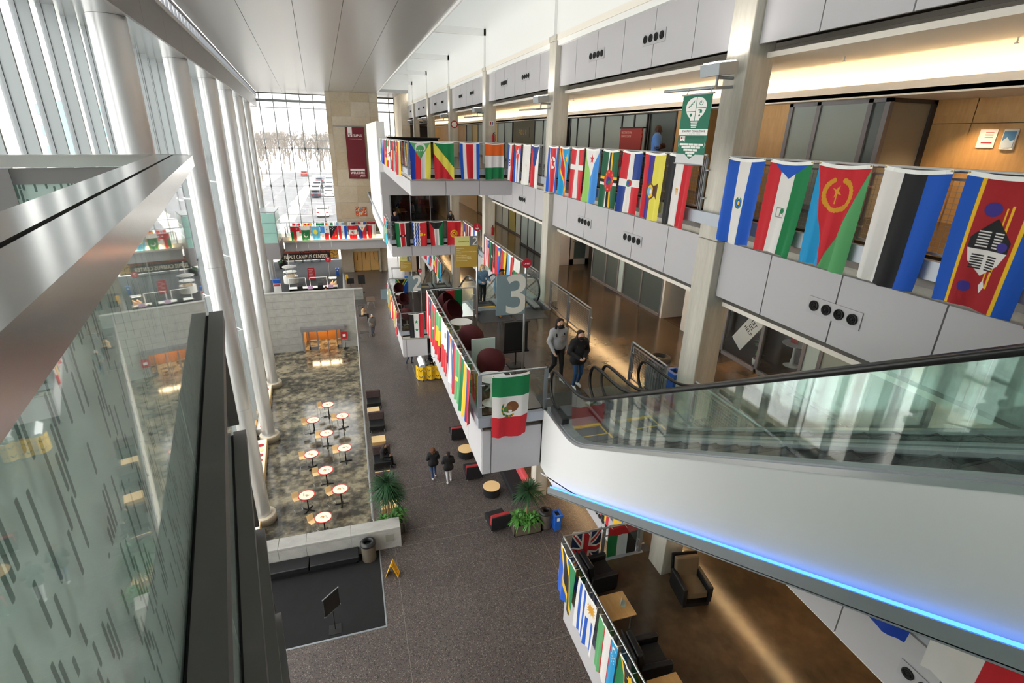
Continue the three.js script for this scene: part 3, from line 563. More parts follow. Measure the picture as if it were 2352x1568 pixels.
const wreath = (x, c, a, b, r) => { for (let i = 0; i < 26; i++) { const t = 0.35 + i * 0.215; disc(x, c, a + r * Math.sin(t + 3.3), b + r * 0.6 * Math.cos(t + 3.3), r * 0.17); } };
const F = {
  'El Salvador': ['sky blue and white upright bands with a round crest', (x) => { v('BWB')(x); wreath(x, 'G', 0.5, 0.5, 0.1); disc(x, 'B', 0.5, 0.5, 0.08); disc(x, 'Y', 0.5, 0.5, 0.04); }],
  'Equatorial Guinea': ['red, white and green bands under a blue triangle', (x) => { v('RWG')(x); poly(x, 'B', [0.06, 0], [0.96, 0], [0.52, 0.17]); x.strokeStyle = '#999'; x.lineWidth = 0.012; x.strokeRect(0.4, 0.49, 0.2, 0.1); disc(x, 'G', 0.55, 0.52, 0.05); rect(x, '#8a4a20', 0.5, 0.53, 0.02, 0.05); }],
  Eritrea: ['red wedge between sky blue and green with a golden wreath', (x) => { rect(x, 'C', 0, 0, 0.5, 1); rect(x, 'g', 0.5, 0, 0.5, 1); poly(x, 'R', [0, 0], [1, 0], [0.5, 1]); wreath(x, 'o', 0.5, 0.27, 0.25); rect(x, 'o', 0.48, 0.2, 0.03, 0.16); star(x, 'o', 0.49, 0.24, 0.12, 4, 0.3, 0.4); }],
  Estonia: ['white, black and blue upright bands', v('WKB')],
  Eswatini: ['crimson, yellow and blue bands with a black and white shield', (x) => { V(['B', 3], ['Y', 0.8], ['r', 8], ['Y', 0.8], ['B', 3])(x); rect(x, 'Y', 0.6, 0.2, 0.03, 0.62); rect(x, 'Y', 0.55, 0.22, 0.02, 0.55); poly(x, 'K', [0.5, 0.3], [0.72, 0.46], [0.72, 0.56], [0.28, 0.56], [0.28, 0.46]); poly(x, 'W', [0.28, 0.54], [0.72, 0.54], [0.66, 0.64], [0.5, 0.74], [0.34, 0.64]); for (let i = 0; i < 6; i++) { rect(x, 'W', 0.36, 0.4 + i * 0.022, 0.12, 0.011); rect(x, 'K', 0.36, 0.58 + i * 0.02, 0.12, 0.01); rect(x, 'W', 0.52, 0.4 + i * 0.022, 0.1, 0.011); rect(x, 'K', 0.52, 0.58 + i * 0.02, 0.1, 0.01); } disc(x, 'P', 0.42, 0.24, 0.09); disc(x, 'P', 0.64, 0.5, 0.06); disc(x, 'P', 0.38, 0.84, 0.07); poly(x, 'W', [0.56, 0.76], [0.6, 0.81], [0.56, 0.87], [0.52, 0.81]); }],
  Ethiopia: ['orange, yellow and green bands cut by the frame edge', v('OYG')],
  'North Korea': ['blue and red bands with a white disc and red star', (x) => { V(['B', 2], ['W', 0.6], ['R', 7], ['W', 0.6], ['B', 2])(x); disc(x, 'W', 0.5, 0.34, 0.22); star(x, 'R', 0.5, 0.34, 0.2); }],
  'DR Congo': ['sky blue with a red and yellow stripe and a star', (x) => { v('C')(x); poly(x, 'Y', [0, 0], [0.3, 0], [1, 0.86], [1, 1], [0.76, 1], [0, 0.1]); poly(x, 'R', [0.04, 0], [0.24, 0], [0.96, 0.9], [1, 1], [0.82, 1], [0.04, 0.06]); star(x, 'Y', 0.7, 0.22, 0.18); }],
  Denmark: ['red with a white cross', (x) => { v('R')(x); rect(x, 'W', 0.43, 0, 0.15, 1); rect(x, 'W', 0, 0.32, 1, 0.1); }],
  Djibouti: ['light green and blue under a white triangle with red star', (x) => { v('lL')(x); rect(x, '#3f8fe0', 0.5, 0, 0.5, 1); poly(x, 'W', [0, 0], [1, 0], [0.5, 0.5]); star(x, 'R', 0.5, 0.17, 0.15); }],
  Dominica: ['dark green with a striped cross and red disc', (x) => { v('G')(x); rect(x, '#0a5a3c', 0, 0, 1, 1); for (const [c, a] of [['Y', 0.54], ['K', 0.46], ['W', 0.38]]) rect(x, c, a, 0, 0.08, 1); for (const [c, a] of [['Y', 0.45], ['K', 0.5], ['W', 0.55]]) rect(x, c, 0, a, 1, 0.05); disc(x, 'R', 0.5, 0.52, 0.32); disc(x, 'P', 0.48, 0.52, 0.12); disc(x, 'G', 0.54, 0.55, 0.06); for (let i = 0; i < 8; i++) star(x, 'Y', 0.5 + 0.25 * Math.sin(i * 0.785), 0.52 + 0.15 * Math.cos(i * 0.785), 0.04); }],
  'Dominican Republic': ['red and navy quarters split by a white cross', (x) => { rect(x, 'R', 0, 0, 1, 1); rect(x, 'b', 0.5, 0, 0.5, 0.5); rect(x, 'b', 0, 0.5, 0.5, 0.5); rect(x, 'W', 0.4, 0, 0.2, 1); rect(x, 'W', 0, 0.44, 1, 0.12); crest(x, 0.5, 0.5, 0.1, 'G', 'R', 'B'); }],
  Ecuador: ['red, blue and broad yellow bands with a large crest', (x) => { V(['R', 1], ['P', 1], ['y', 2])(x); crest(x, 0.45, 0.56, 0.22, '#6a4a20', 'Y', 'L', 'W'); poly(x, '#5a3a20', [0.6, 0.47], [0.8, 0.42], [0.78, 0.68], [0.6, 0.6]); }],
  Egypt: ['black, white and red bands with a gold eagle', (x) => { v('KWR')(x); rect(x, 'o', 0.42, 0.46, 0.16, 0.09); rect(x, 'W', 0.45, 0.48, 0.03, 0.08); rect(x, 'W', 0.52, 0.48, 0.03, 0.08); }],
  Croatia: ['blue, white and red bands with a chequered shield', (x) => { v('BWR')(x); for (let i = 0; i < 5; i++) for (let j = 0; j < 5; j++) rect(x, (i + j) % 2 ? 'W' : 'R', 0.36 + i * 0.06, 0.42 + j * 0.036, 0.06, 0.036); }],
  Cuba: ['blue and white stripes under a red triangle with star', (x) => { v('BWBWB')(x); poly(x, '#ee3a2c', [0, 0], [1, 0], [0.5, 0.5]); star(x, 'W', 0.5, 0.18, 0.17); }],
  Cyprus: ['white with a faint copper island emblem', (x) => { v('W')(x); poly(x, 'o', [0.5, 0.42], [0.62, 0.5], [0.58, 0.56], [0.52, 0.5]); poly(x, 'g', [0.36, 0.46], [0.46, 0.56], [0.5, 0.57], [0.4, 0.48]); }],
  'Czech Republic': ['red and white halves under a navy triangle', (x) => { v('RW')(x); poly(x, 'b', [0, 0], [1, 0], [0.5, 0.5]); }],
  Comoros: ['yellow, white, red and blue bands under a green triangle with crescent', (x) => { V(['#1140b8'], ['R'], ['W'], ['y'])(x); poly(x, 'g', [0, 0], [1, 0], [0.5, 0.46]); moon(x, 'W', 'g', 0.5, 0.15, 0.25, 0, 0.05); for (let i = 0; i < 4; i++) star(x, 'W', 0.35 + i * 0.1, 0.22, 0.05); }],
  'Republic of the Congo': ['green, yellow and red split diagonally', (x) => { rect(x, 'y', 0, 0, 1, 1); poly(x, 'G', [0.02, 0], [1, 0], [1, 0.68]); poly(x, 'R', [0, 0.3], [0, 1], [0.97, 1]); }],
  'Costa Rica': ['blue, white and red upright stripes', V(['B'], ['W'], ['R', 2], ['W'], ['B'])],
  'Ivory Coast': ['orange, white and green level bands', h('OWG')],
  Bulgaria: ['green, white and red bands', v('RWG')], Burundi: ['red and green with a white saltire', (x) => { v('GRG')(x); poly(x, 'W', [0, 0], [0.2, 0], [1, 1], [0.8, 1]); poly(x, 'W', [0.8, 0], [1, 0], [0.2, 1], [0, 1]); }],
  'Cape Verde': ['blue with white and red stripes', V(['B', 3], ['W', 1], ['R', 1], ['W', 1], ['B', 6])], Cambodia: ['blue and red bands with a white temple', (x) => { V(['b'], ['R', 2], ['b'])(x); rect(x, 'W', 0.38, 0.4, 0.24, 0.2); }],
  Cameroon: ['green, red and yellow level bands', (x) => { h('GRY')(x); star(x, 'Y', 0.5, 0.5, 0.15); }], Canada: ['red and white with a maple leaf', (x) => { H(['R'], ['W', 2], ['R'])(x); star(x, 'R', 0.5, 0.5, 0.3, 8, 0.5); }],
  'Central African Republic': ['four bands crossed by a red stripe', (x) => { v('YGWb')(x); rect(x, 'R', 0, 0.42, 1, 0.16); }], Chad: ['navy, yellow and red level bands', h('bYR')], Chile: ['white and red with a blue star square', (x) => { v('RW')(x); rect(x, 'b', 0.5, 0, 0.5, 0.33); star(x, 'W', 0.75, 0.16, 0.13); }],
  China: ['red with yellow stars', (x) => { v('R')(x); star(x, 'Y', 0.6, 0.22, 0.25); star(x, 'Y', 0.3, 0.4, 0.08); }], Colombia: ['red, blue and broad yellow bands', V(['R'], ['B'], ['Y', 2])],
  Jordan: ['green, white and black with a red wedge', (x) => { v('GWK')(x); poly(x, 'R', [0, 0], [1, 0], [0.5, 0.45]); }], Kazakhstan: ['turquoise with a golden sun', (x) => { rect(x, '#2bb3c8', 0, 0, 1, 1); disc(x, 'Y', 0.5, 0.45, 0.2); }],
  Kenya: ['green, red and black bands with a shield and spears', (x) => { V(['G', 3], ['W', 0.5], ['R', 3], ['W', 0.5], ['K', 3])(x); disc(x, 'R', 0.5, 0.55, 0.24, 0.6); disc(x, 'K', 0.36, 0.55, 0.1, 0.6); disc(x, 'K', 0.64, 0.55, 0.1, 0.6); disc(x, 'W', 0.5, 0.55, 0.04); }],
  Kiribati: ['blue and white waves beside red with a golden sun', (x) => { rect(x, 'R', 0.5, 0, 0.5, 1); for (let i = 0; i < 6; i++) { x.fillStyle = i % 2 ? '#1d4fb8' : '#f0eeea'; x.beginPath(); x.moveTo(0, 0); for (let j = 0; j <= 40; j++) x.lineTo(0.52 - i * 0.085 + 0.02 * Math.sin(j * 0.95), j / 40); x.lineTo(0, 1); x.fill(); } disc(x, 'Y', 0.6, 0.5, 0.12); disc(x, 'Y', 0.83, 0.52, 0.06); }],
  Kuwait: ['green, white and red bands under a black trapezoid', (x) => { v('RWG')(x); poly(x, 'K', [0, 0], [1, 0], [0.66, 0.3], [0.33, 0.3]); }],
  Kyrgyzstan: ['red with a yellow sun', (x) => { v('R')(x); star(x, 'Y', 0.5, 0.52, 0.3, 24, 0.8); disc(x, 'R', 0.5, 0.52, 0.18); disc(x, 'Y', 0.5, 0.52, 0.14); disc(x, 'r', 0.5, 0.52, 0.06); }],
  Laos: ['red and blue with a white disc', (x) => { V(['R'], ['b', 2], ['R'])(x); disc(x, 'W', 0.5, 0.5, 0.2); }], Latvia: ['maroon and white upright stripes', V(['M', 2], ['W'], ['M', 2])], Lebanon: ['red and white with a green cedar', (x) => { V(['R'], ['W', 2], ['R'])(x); poly(x, 'G', [0.3, 0.6], [0.7, 0.6], [0.5, 0.4]); }], Lesotho: ['blue, white and green bands', v('BWG')],
  Liberia: ['red and white stripes with a blue star square', (x) => { v('RWRWRWRWRWR')(x); rect(x, 'b', 0.55, 0, 0.45, 0.3); star(x, 'W', 0.77, 0.15, 0.14); }], Libya: ['red, black and green bands with crescent', (x) => { V(['G'], ['K', 2], ['R'])(x); moon(x, 'W', 'K', 0.5, 0.5, 0.15, 0, 0.05); }], Liechtenstein: ['red and blue with a gold crown', (x) => { v('RB')(x); disc(x, 'Y', 0.72, 0.22, 0.16); }], Lithuania: ['red, green and yellow bands', v('RGY')], Luxembourg: ['sky blue, white and red bands', v('LWR')], Madagascar: ['white top over green and red', (x) => { v('GR')(x); rect(x, 'W', 0, 0, 1, 0.36); }],
  Malawi: ['black, red and green upright bands', v('KRG')], Malaysia: ['red and white stripes with a navy corner', (x) => { v('RWRWRWRWRWRWRW')(x); rect(x, 'n', 0.5, 0, 0.5, 0.5); moon(x, 'Y', 'n', 0.72, 0.22, 0.14, 0, 0.03); }], Maldives: ['red round a green panel with white crescent', (x) => { v('R')(x); rect(x, 'G', 0.25, 0.2, 0.5, 0.6); moon(x, 'W', 'G', 0.5, 0.5, 0.16, 0, -0.04); }], Mali: ['green, yellow and red level bands', h('gYR')], Malta: ['white over red with a small cross', (x) => { h('WR')(x); rect(x, '#9a9a98', 0.6, 0.16, 0.16, 0.1); }], 'Marshall Islands': ['navy with orange and white rays', (x) => { rect(x, '#1a3f86', 0, 0, 1, 1); poly(x, 'W', [0.48, 0], [0.56, 0], [0.5, 1], [0.2, 1]); poly(x, 'O', [0.4, 0], [0.5, 0], [0.24, 1], [0, 1]); star(x, 'W', 0.76, 0.26, 0.18, 12, 0.3); }], Mauritania: ['green with red edges and a gold crescent', (x) => { V(['R'], ['g', 5], ['R'])(x); moon(x, 'y', 'g', 0.5, 0.5, 0.2, 0, -0.06); }], Mauritius: ['green, yellow, blue and red upright bands', V(['G'], ['Y'], ['b'], ['R'])],
  Mexico: ['green, white and red level bands with an eagle crest', (x) => { h('GWR')(x); for (let i = 0; i < 16; i++) { const t = 1.9 + i * 0.19; disc(x, i % 3 ? 'G' : 'o', 0.46 + 0.2 * Math.sin(t + 2.2) * 0.95, 0.53 + 0.125 * Math.cos(t + 2.2), 0.03); } disc(x, '#7a4a22', 0.55, 0.5, 0.16, 0.9); disc(x, '#8a5a2a', 0.45, 0.54, 0.1); disc(x, '#5a8a3a', 0.37, 0.54, 0.05, 1.6); disc(x, 'W', 0.5, 0.57, 0.05, 0.6); }],
  'South Africa': ['green Y on red and blue with a black wedge', (x) => { rect(x, 'B', 0.5, 0, 0.5, 1); rect(x, 'R', 0, 0, 0.5, 1); poly(x, 'W', [0, 0], [1, 0], [1, 0.1], [0.68, 0.42], [0.68, 1], [0.32, 1], [0.32, 0.42], [0, 0.1]); poly(x, 'G', [0, 0], [1, 0], [1, 0.05], [0.61, 0.44], [0.61, 1], [0.39, 1], [0.39, 0.44], [0, 0.05]); poly(x, 'Y', [0.1, 0], [0.9, 0], [0.5, 0.44]); poly(x, 'K', [0.2, 0], [0.8, 0], [0.5, 0.33]); }],
  Spain: ['red and yellow bands', V(['R'], ['Y', 2], ['R'])], 'Sri Lanka': ['maroon, orange and green panels with gold border', (x) => { v('Y')(x); rect(x, 'M', 0.06, 0.4, 0.88, 0.55); rect(x, 'O', 0.06, 0.2, 0.88, 0.15); rect(x, 'G', 0.06, 0.03, 0.88, 0.15); }], Sudan: ['red, white and black with green wedge', (x) => { v('KWR')(x); poly(x, 'G', [0, 0], [1, 0], [0.5, 0.3]); }], Suriname: ['green, white and red stripes with star', (x) => { V(['G', 2], ['W'], ['R', 4], ['W'], ['G', 2])(x); star(x, 'Y', 0.5, 0.5, 0.2); }], Sweden: ['light blue with a yellow cross', (x) => { rect(x, '#3f8fd6', 0, 0, 1, 1); rect(x, 'Y', 0.42, 0, 0.16, 1); rect(x, 'Y', 0, 0.32, 1, 0.1); }], Switzerland: ['red with a white cross, edge on', (x) => { v('R')(x); rect(x, 'W', 0.42, 0.32, 0.16, 0.36); rect(x, 'W', 0.2, 0.45, 0.6, 0.1); }], Somalia: ['sky blue with a white star', (x) => { rect(x, '#3fa0dc', 0, 0, 1, 1); star(x, 'W', 0.5, 0.5, 0.25); }],
  Syria: ['black, white and red bands with two green stars', (x) => { v('KWR')(x); star(x, 'G', 0.5, 0.34, 0.13); star(x, 'G', 0.5, 0.67, 0.13); }],
  'United Kingdom': ['navy with red and white crosses seen through glass', (x) => { rect(x, '#1d2a55', 0, 0, 1, 1); x.lineCap = 'butt'; for (const [c, w] of [['W', 0.2], ['R', 0.08]]) { x.strokeStyle = Q[c]; x.lineWidth = w * 0.7; x.beginPath(); x.moveTo(0, 0); x.lineTo(1, 1); x.moveTo(1, 0); x.lineTo(0, 1); x.stroke(); } rect(x, 'W', 0.33, 0, 0.34, 1); rect(x, 'W', 0, 0.4, 1, 0.2); rect(x, 'R', 0.4, 0, 0.2, 1); rect(x, 'R', 0, 0.44, 1, 0.12); }],
  'United Arab Emirates': ['red bar over green, white and black bands', (x) => { v('GWK')(x); rect(x, 'R', 0, 0, 1, 0.28); }],
  Tanzania: ['blue and green split by a black stripe edged gold', (x) => { rect(x, 'B', 0, 0, 1, 1); rect(x, 'G', 0.55, 0, 0.45, 1); poly(x, 'Y', [0, 0], [0.45, 0], [1, 0.9], [1, 1], [0.65, 1], [0, 0.06]); poly(x, 'K', [0.08, 0], [0.36, 0], [0.95, 0.95], [0.95, 1], [0.73, 1]); }],
  Uruguay: ['blue and white stripes with a golden sun', (x) => { v('WBWBWBWBW')(x); rect(x, 'W', 0.5, 0, 0.5, 0.42); star(x, 'o', 0.75, 0.2, 0.22, 14, 0.5); disc(x, 'o', 0.75, 0.2, 0.11); }],
  Uzbekistan: ['green, white and sky blue bands with crescent and stars', (x) => { V(['g', 3], ['R', 0.3], ['W', 3], ['R', 0.3], ['C', 3])(x); moon(x, 'W', 'C', 0.84, 0.16, 0.1, 0.03, 0.02); for (let i = 0; i < 9; i++) star(x, 'W', 0.75 + (i % 3) * 0.08, 0.26 + Math.floor(i / 3) * 0.05, 0.03); }],
  Vanuatu: ['green and red with a black wedge and gold horn', (x) => { v('GR')(x); poly(x, 'Y', [0, 0], [1, 0], [0.5, 0.5]); poly(x, 'K', [0.08, 0], [0.92, 0], [0.5, 0.42]); star(x, 'Y', 0.5, 0.15, 0.14, 7, 0.5); }],
  Uganda: ['black, yellow and red stripes', v('KYRKYR')], Ukraine: ['yellow and blue halves', v('YB')], Fiji: ['plain royal blue, partly hidden under the escalator', (x) => { v('B')(x); rect(x, '#0b3fae', 0, 0, 1, 1); }], Indonesia: ['white and red halves beside the blue flag', v('WR')],
  Oman: ['white, red and green with a crest corner', (x) => { v('GRW')(x); rect(x, 'R', 0, 0, 1, 0.35); star(x, 'W', 0.7, 0.17, 0.14, 6, 0.3); }], Pakistan: ['green with crescent under a white bar', (x) => { rect(x, '#2d7a48', 0, 0, 1, 1); rect(x, 'W', 0, 0, 1, 0.26); moon(x, 'W', '#2d7a48', 0.5, 0.62, 0.26, 0.05, -0.05); }], Palau: ['light blue with a yellow disc', (x) => { rect(x, '#5fb4de', 0, 0, 1, 1); disc(x, 'y', 0.45, 0.42, 0.28); }], Panama: ['white, blue and red quarters with stars', (x) => { rect(x, 'W', 0, 0, 1, 1); rect(x, '#3f8fe0', 0, 0, 0.5, 0.5); rect(x, 'R', 0.5, 0.5, 0.5, 0.5); star(x, 'B', 0.75, 0.25, 0.12); star(x, 'R', 0.25, 0.75, 0.12); }], 'Papua New Guinea': ['black and red triangles with a bird and stars', (x) => { v('R')(x); poly(x, 'K', [0, 0], [1, 0], [0, 1]); for (const [a, b] of [[0.2, 0.2], [0.4, 0.12], [0.55, 0.2], [0.4, 0.28]]) star(x, 'W', a, b, 0.07); poly(x, 'Y', [0.6, 0.8], [0.75, 0.62], [0.85, 0.75], [0.72, 0.82]); }], Paraguay: ['red, white and blue bands with a small crest', (x) => { v('RWB')(x); crest(x, 0.5, 0.5, 0.1, 'G', 'W'); }], Peru: ['red and white level bands with a crest', (x) => { h('RWR')(x); crest(x, 0.5, 0.5, 0.18, 'G', 'W', 'R'); }], Philippines: ['blue and red under a white triangle with sun', (x) => { v('bR')(x); poly(x, 'W', [0, 0], [1, 0], [0.5, 0.5]); star(x, 'o', 0.5, 0.2, 0.16, 8, 0.6); }], Poland: ['red and white halves, last of the front row', v('RW')],
  Norway: ['red with a blue and white cross', (x) => { v('R')(x); rect(x, 'W', 0.38, 0, 0.24, 1); rect(x, 'W', 0, 0.3, 1, 0.15); rect(x, 'b', 0.44, 0, 0.12, 1); rect(x, 'b', 0, 0.34, 1, 0.07); }], 'North Macedonia': ['red with yellow sun rays', (x) => { v('R')(x); for (let i = 0; i < 8; i++) poly(x, 'Y', [0.5, 0.5], [0.5 + 0.9 * Math.sin(i * 0.785 - 0.15), 0.5 + 0.9 * Math.cos(i * 0.785 - 0.15)], [0.5 + 0.9 * Math.sin(i * 0.785 + 0.15), 0.5 + 0.9 * Math.cos(i * 0.785 + 0.15)]); disc(x, 'Y', 0.5, 0.5, 0.18); }], Nigeria: ['green and white level bands', h('GWG')], Niger: ['orange, white and green upright bands', v('OWG')], Nicaragua: ['sky blue and white bands', v('LWL')], 'New Zealand': ['navy with a small union corner', (x) => { rect(x, '#1d1f5c', 0, 0, 1, 1); rect(x, 'W', 0, 0, 0.5, 0.3); rect(x, 'R', 0.2, 0, 0.08, 0.3); star(x, 'R', 0.7, 0.6, 0.1); }], Netherlands: ['red, white and blue upright bands', v('RWB')], Nepal: ['crimson with white sun and moon', (x) => { rect(x, '#b81236', 0, 0, 1, 1); disc(x, 'W', 0.3, 0.25, 0.14); disc(x, 'W', 0.68, 0.25, 0.14); }],
  Samoa: ['red with a blue corner', (x) => { v('R')(x); rect(x, 'b', 0.5, 0, 0.5, 0.5); }], Russia: ['white, blue and red bands', v('RBW')], Rwanda: ['blue, yellow and green bands', V(['G'], ['Y'], ['C', 2])], Romania: ['blue, yellow and red level bands', h('bYR')], Qatar: ['white and maroon', v('WM')], Portugal: ['green and red', H(['G', 2], ['R', 3])], 'San Marino': ['white and sky blue halves', v('LW')], Senegal: ['green, yellow and red with star', h('GYR')], Serbia: ['red, blue and white bands', v('WBR')], Seychelles: ['blue, yellow, red, white and green rays', (x) => { v('BYRWG')(x); }], 'Saint Lucia': ['sky blue with a black and yellow triangle', (x) => { rect(x, '#4fb4e6', 0, 0, 1, 1); poly(x, 'W', [0.2, 0.5], [0.9, 0.25], [0.9, 0.75]); poly(x, 'Y', [0.5, 0.5], [0.9, 0.3], [0.9, 0.7]); }],
};
const done = {};
function flag(country, a, b, out, where, group, drop = 1.5) {   // a, b: top corners left to right as seen, out: direction away from the rail
  const [desc, draw] = F[country], d = done[country] ??= design(draw), nx = 12, ny = 18, k = 1.6 + rnd(1.6), ph = rnd(6.28), amp = 0.028 + rnd(0.03), skew = rnd(-0.05, 0.05), pinch = 0.03 + rnd(0.06);
  const dx = b[0] - a[0], dz = b[2] - a[2], L = Math.hypot(dx, dz), pos = [], uv = [], idx = [], head = [];
  const point = (u, w, off) => {
    const s = 0.5 + (u - 0.5) * (1 - pinch * w * w) + skew * w * w, f = (Math.sin(k * 6.28 * u + ph + w * 0.8) * 0.7 + Math.sin(k * 11 * u + ph * 2) * 0.3 + 1.05) * amp * (0.25 + 1.1 * w) + 0.03 + off, sag = 0.035 * Math.sin(Math.PI * u) * (1 - w);
    return [a[0] + dx * s + out[0] * f, a[1] + (b[1] - a[1]) * u - sag - w * (drop + 0.02 * Math.sin(5 * u + ph)), a[2] + dz * s + out[1] * f];
  };
  for (let j = 0; j <= ny; j++) for (let i = 0; i <= nx; i++) { pos.push(...point(i / nx, j / ny, 0)); uv.push(d.u0 + (d.u1 - d.u0) * i / nx, d.v1 + (d.v0 - d.v1) * j / ny); }
  for (let j = 0; j < ny; j++) for (let i = 0; i < nx; i++) { const o = j * (nx + 1) + i; idx.push(o, o + nx + 1, o + 1, o + 1, o + nx + 1, o + nx + 2); }
  const g = new THREE.BufferGeometry(); g.setAttribute('position', new THREE.Float32BufferAttribute(pos, 3)); g.setAttribute('uv', new THREE.Float32BufferAttribute(uv, 2)); g.setIndex(idx); g.computeVertexNormals();
  const hp = []; for (let i = 0; i < nx; i++) hp.push(flat(point(i / nx, 0.005, 0.004), point((i + 1) / nx, 0.005, 0.004), 0.01, 0.05));
  const words = (s) => s.split(/\s+/).length, full = `flag of ${country}, ${desc}, ${where}`, lab = words(full) <= 16 ? full : `flag of ${country}, ${desc}`;
  return thing('national_flag', lab, 'flag', group, (p) => { p('cloth', g, d.mat); const hd = p('heading', hp, M.paper); for (const q of [0.02, 0.98]) p('grommet', bar(point(q, 0, -0.02), point(q, 0, 0.02), 0.012, 6), M.gold, hd); for (const q of [0.04, 0.5, 0.96]) p('tie', bar(point(q, 0, 0), point(q, 0, -0.16), 0.006, 5), M.paper, hd); });
}
function rowZ(names, x, y, z0, z1, out, where, group, w = 0.9) {    // flags along z from far z0 to near z1
  const n = names.length; names.forEach((c, i) => { const zc = z0 + (z1 - z0) * (i + 0.5) / n, hw = Math.min(w, Math.abs(z1 - z0) / n) / 2; flag(c, [x, y, zc - hw], [x, y, zc + hw], out, where, group); });
}
function rowX(names, xs, y, z, out, where, group) { names.forEach((c, i) => flag(c, [xs[i], y, z], [xs[i] + 0.88, y, z], out, where, group)); }
const LEFT = [-1, 0], NEAR = [0, 1];
const A = [['El Salvador', -8.55, -7.62], ['Equatorial Guinea', -7.5, -6.62], ['Eritrea', -6.5, -5.63], ['Estonia', -5.45, -4.58], ['Eswatini', -4.42, -3.5], ['Ethiopia', -3.3, -2.4]];
for (const [c, z0, z1] of A) flag(c, [6.94, 15.18, z0], [6.94, 15.18, z1], LEFT, 'on the fourth floor rail', 'flags on the fourth floor rail');
const Bz = [['North Korea', -17.95, -17.02], ['DR Congo', -16.9, -16.02], ['Denmark', -15.9, -14.97], ['Djibouti', -14.87, -13.95], ['Dominica', -13.72, -12.82], ['Dominican Republic', -12.6, -11.65], ['Ecuador', -11.53, -10.63], ['Egypt', -10.5, -9.62], ['Croatia', -22.8, -22.02], ['Cuba', -21.88, -21], ['Cyprus', -20.75, -19.85], ['Czech Republic', -19.75, -18.85]];
for (const [c, z0, z1] of Bz) flag(c, [6.94, 15.18, z0], [6.94, 15.18, z1], LEFT, 'on the fourth floor rail', 'flags on the fourth floor rail');
rowX(['Comoros', 'Republic of the Congo', 'Costa Rica', 'Ivory Coast'], [2.72, 3.72, 4.85, 5.96], 15.17, -23.36, NEAR, 'on the front of the fourth floor bridge', 'flags on the fourth floor bridge');
rowZ(['Bulgaria', 'Burundi', 'Cape Verde', 'Cambodia', 'Cameroon', 'Canada', 'Central African Republic', 'Chad', 'Chile', 'China', 'Colombia'], 2.56, 15.17, -39, -25.2, LEFT, 'along the side of the fourth floor bridge', 'flags on the fourth floor bridge side');
rowX(['Kenya', 'Kiribati', 'Kuwait', 'Kyrgyzstan'], [2.68, 3.72, 4.76, 5.88], 10.47, -32.46, NEAR, 'on the front of the third floor bridge', 'flags on the third floor bridge');
rowZ(['Jordan', 'Kazakhstan'], 2.29, 10.47, -35.4, -33, LEFT, 'around the corner of the third floor bridge', 'flags on the third floor bridge');
rowZ(['Laos', 'Latvia', 'Lebanon', 'Lesotho'], 6.94, 10.47, -32.3, -28.5, LEFT, 'on the third floor rail by the Level post', 'flags on the third floor rail');
rowZ(['Liberia', 'Libya', 'Liechtenstein', 'Lithuania', 'Luxembourg', 'Madagascar'], 6.94, 10.47, -26.9, -20.6, LEFT, 'on the third floor mesh rail', 'flags on the third floor rail');
flag('Malawi', [2.74, 10.47, -17.2], [3.62, 10.47, -17.2], [0, -1], 'at the back of the Level 3 landing', 'flags on the Level 3 landing', 1.4);
rowZ(['Malaysia', 'Maldives', 'Mali', 'Malta', 'Marshall Islands', 'Mauritania', 'Mauritius'], 2.4, 10.47, -17.25, -10.4, LEFT, 'along the side of the Level 3 landing', 'flags on the Level 3 landing', 0.95);
flag('Mexico', [2.76, 10.47, -10.06], [3.65, 10.47, -10.06], NEAR, 'on the corner of the Level 3 landing', 'flags on the Level 3 landing', 1.58);
flag('South Africa', [2.84, 5.77, -36.93], [3.72, 5.77, -36.93], [0, -1], 'at the back of the Level 2 landing', 'flags on the Level 2 landing', 1.4);
rowZ(['Somalia', 'Spain', 'Sri Lanka', 'Sudan', 'Suriname', 'Sweden', 'Switzerland'], 2.28, 5.77, -36.6, -29.1, LEFT, 'along the side of the Level 2 landing', 'flags on the Level 2 landing');
flag('Syria', [2.84, 5.77, -28.86], [3.72, 5.77, -28.86], NEAR, 'on the front of the Level 2 landing', 'flags on the Level 2 landing');
rowZ(['Portugal', 'Qatar', 'Romania', 'Russia', 'Saint Lucia', 'Samoa', 'San Marino', 'Senegal', 'Serbia', 'Seychelles', 'Rwanda'], 6.94, 5.77, -52.5, -41, LEFT, 'on the second floor rail beside the lower escalator', 'flags on the second floor rail');
flag('United Kingdom', [4.92, 5.77, -9.7], [5.78, 5.77, -9.7], [0, -1], 'on the second floor balcony', 'flags on the second floor balcony', 1.35);
flag('United Arab Emirates', [5.98, 5.77, -9.7], [6.9, 5.77, -9.7], [0, -1], 'on the second floor balcony', 'flags on the second floor balcony', 1.35);
for (const [c, z0, z1] of [['Tanzania', -9.5, -8.55], ['Uruguay', -8.38, -7.42], ['Uzbekistan', -7.3, -6.45], ['Vanuatu', -6.35, -5.45]]) flag(c, [4.54, 5.77, z0], [4.54, 5.77, z1], LEFT, 'along the side of the second floor balcony', 'flags on the second floor balcony');
for (const [c, z0, z1] of [['Uganda', -12.2, -11.25], ['Ukraine', -11.0, -10.05]]) flag(c, [6.94, 5.77, z0], [6.94, 5.77, z1], LEFT, 'on the second floor rail under the escalator', 'flags on the second floor rail by the escalator');
for (const [c, z0, z1] of [['Fiji', -4.2, -3.2], ['Indonesia', -3.0, -1.9]]) flag(c, [6.94, 10.47, z0], [6.94, 10.47, z1], LEFT, 'on the third floor rail', 'flags on the third floor rail by the escalator');
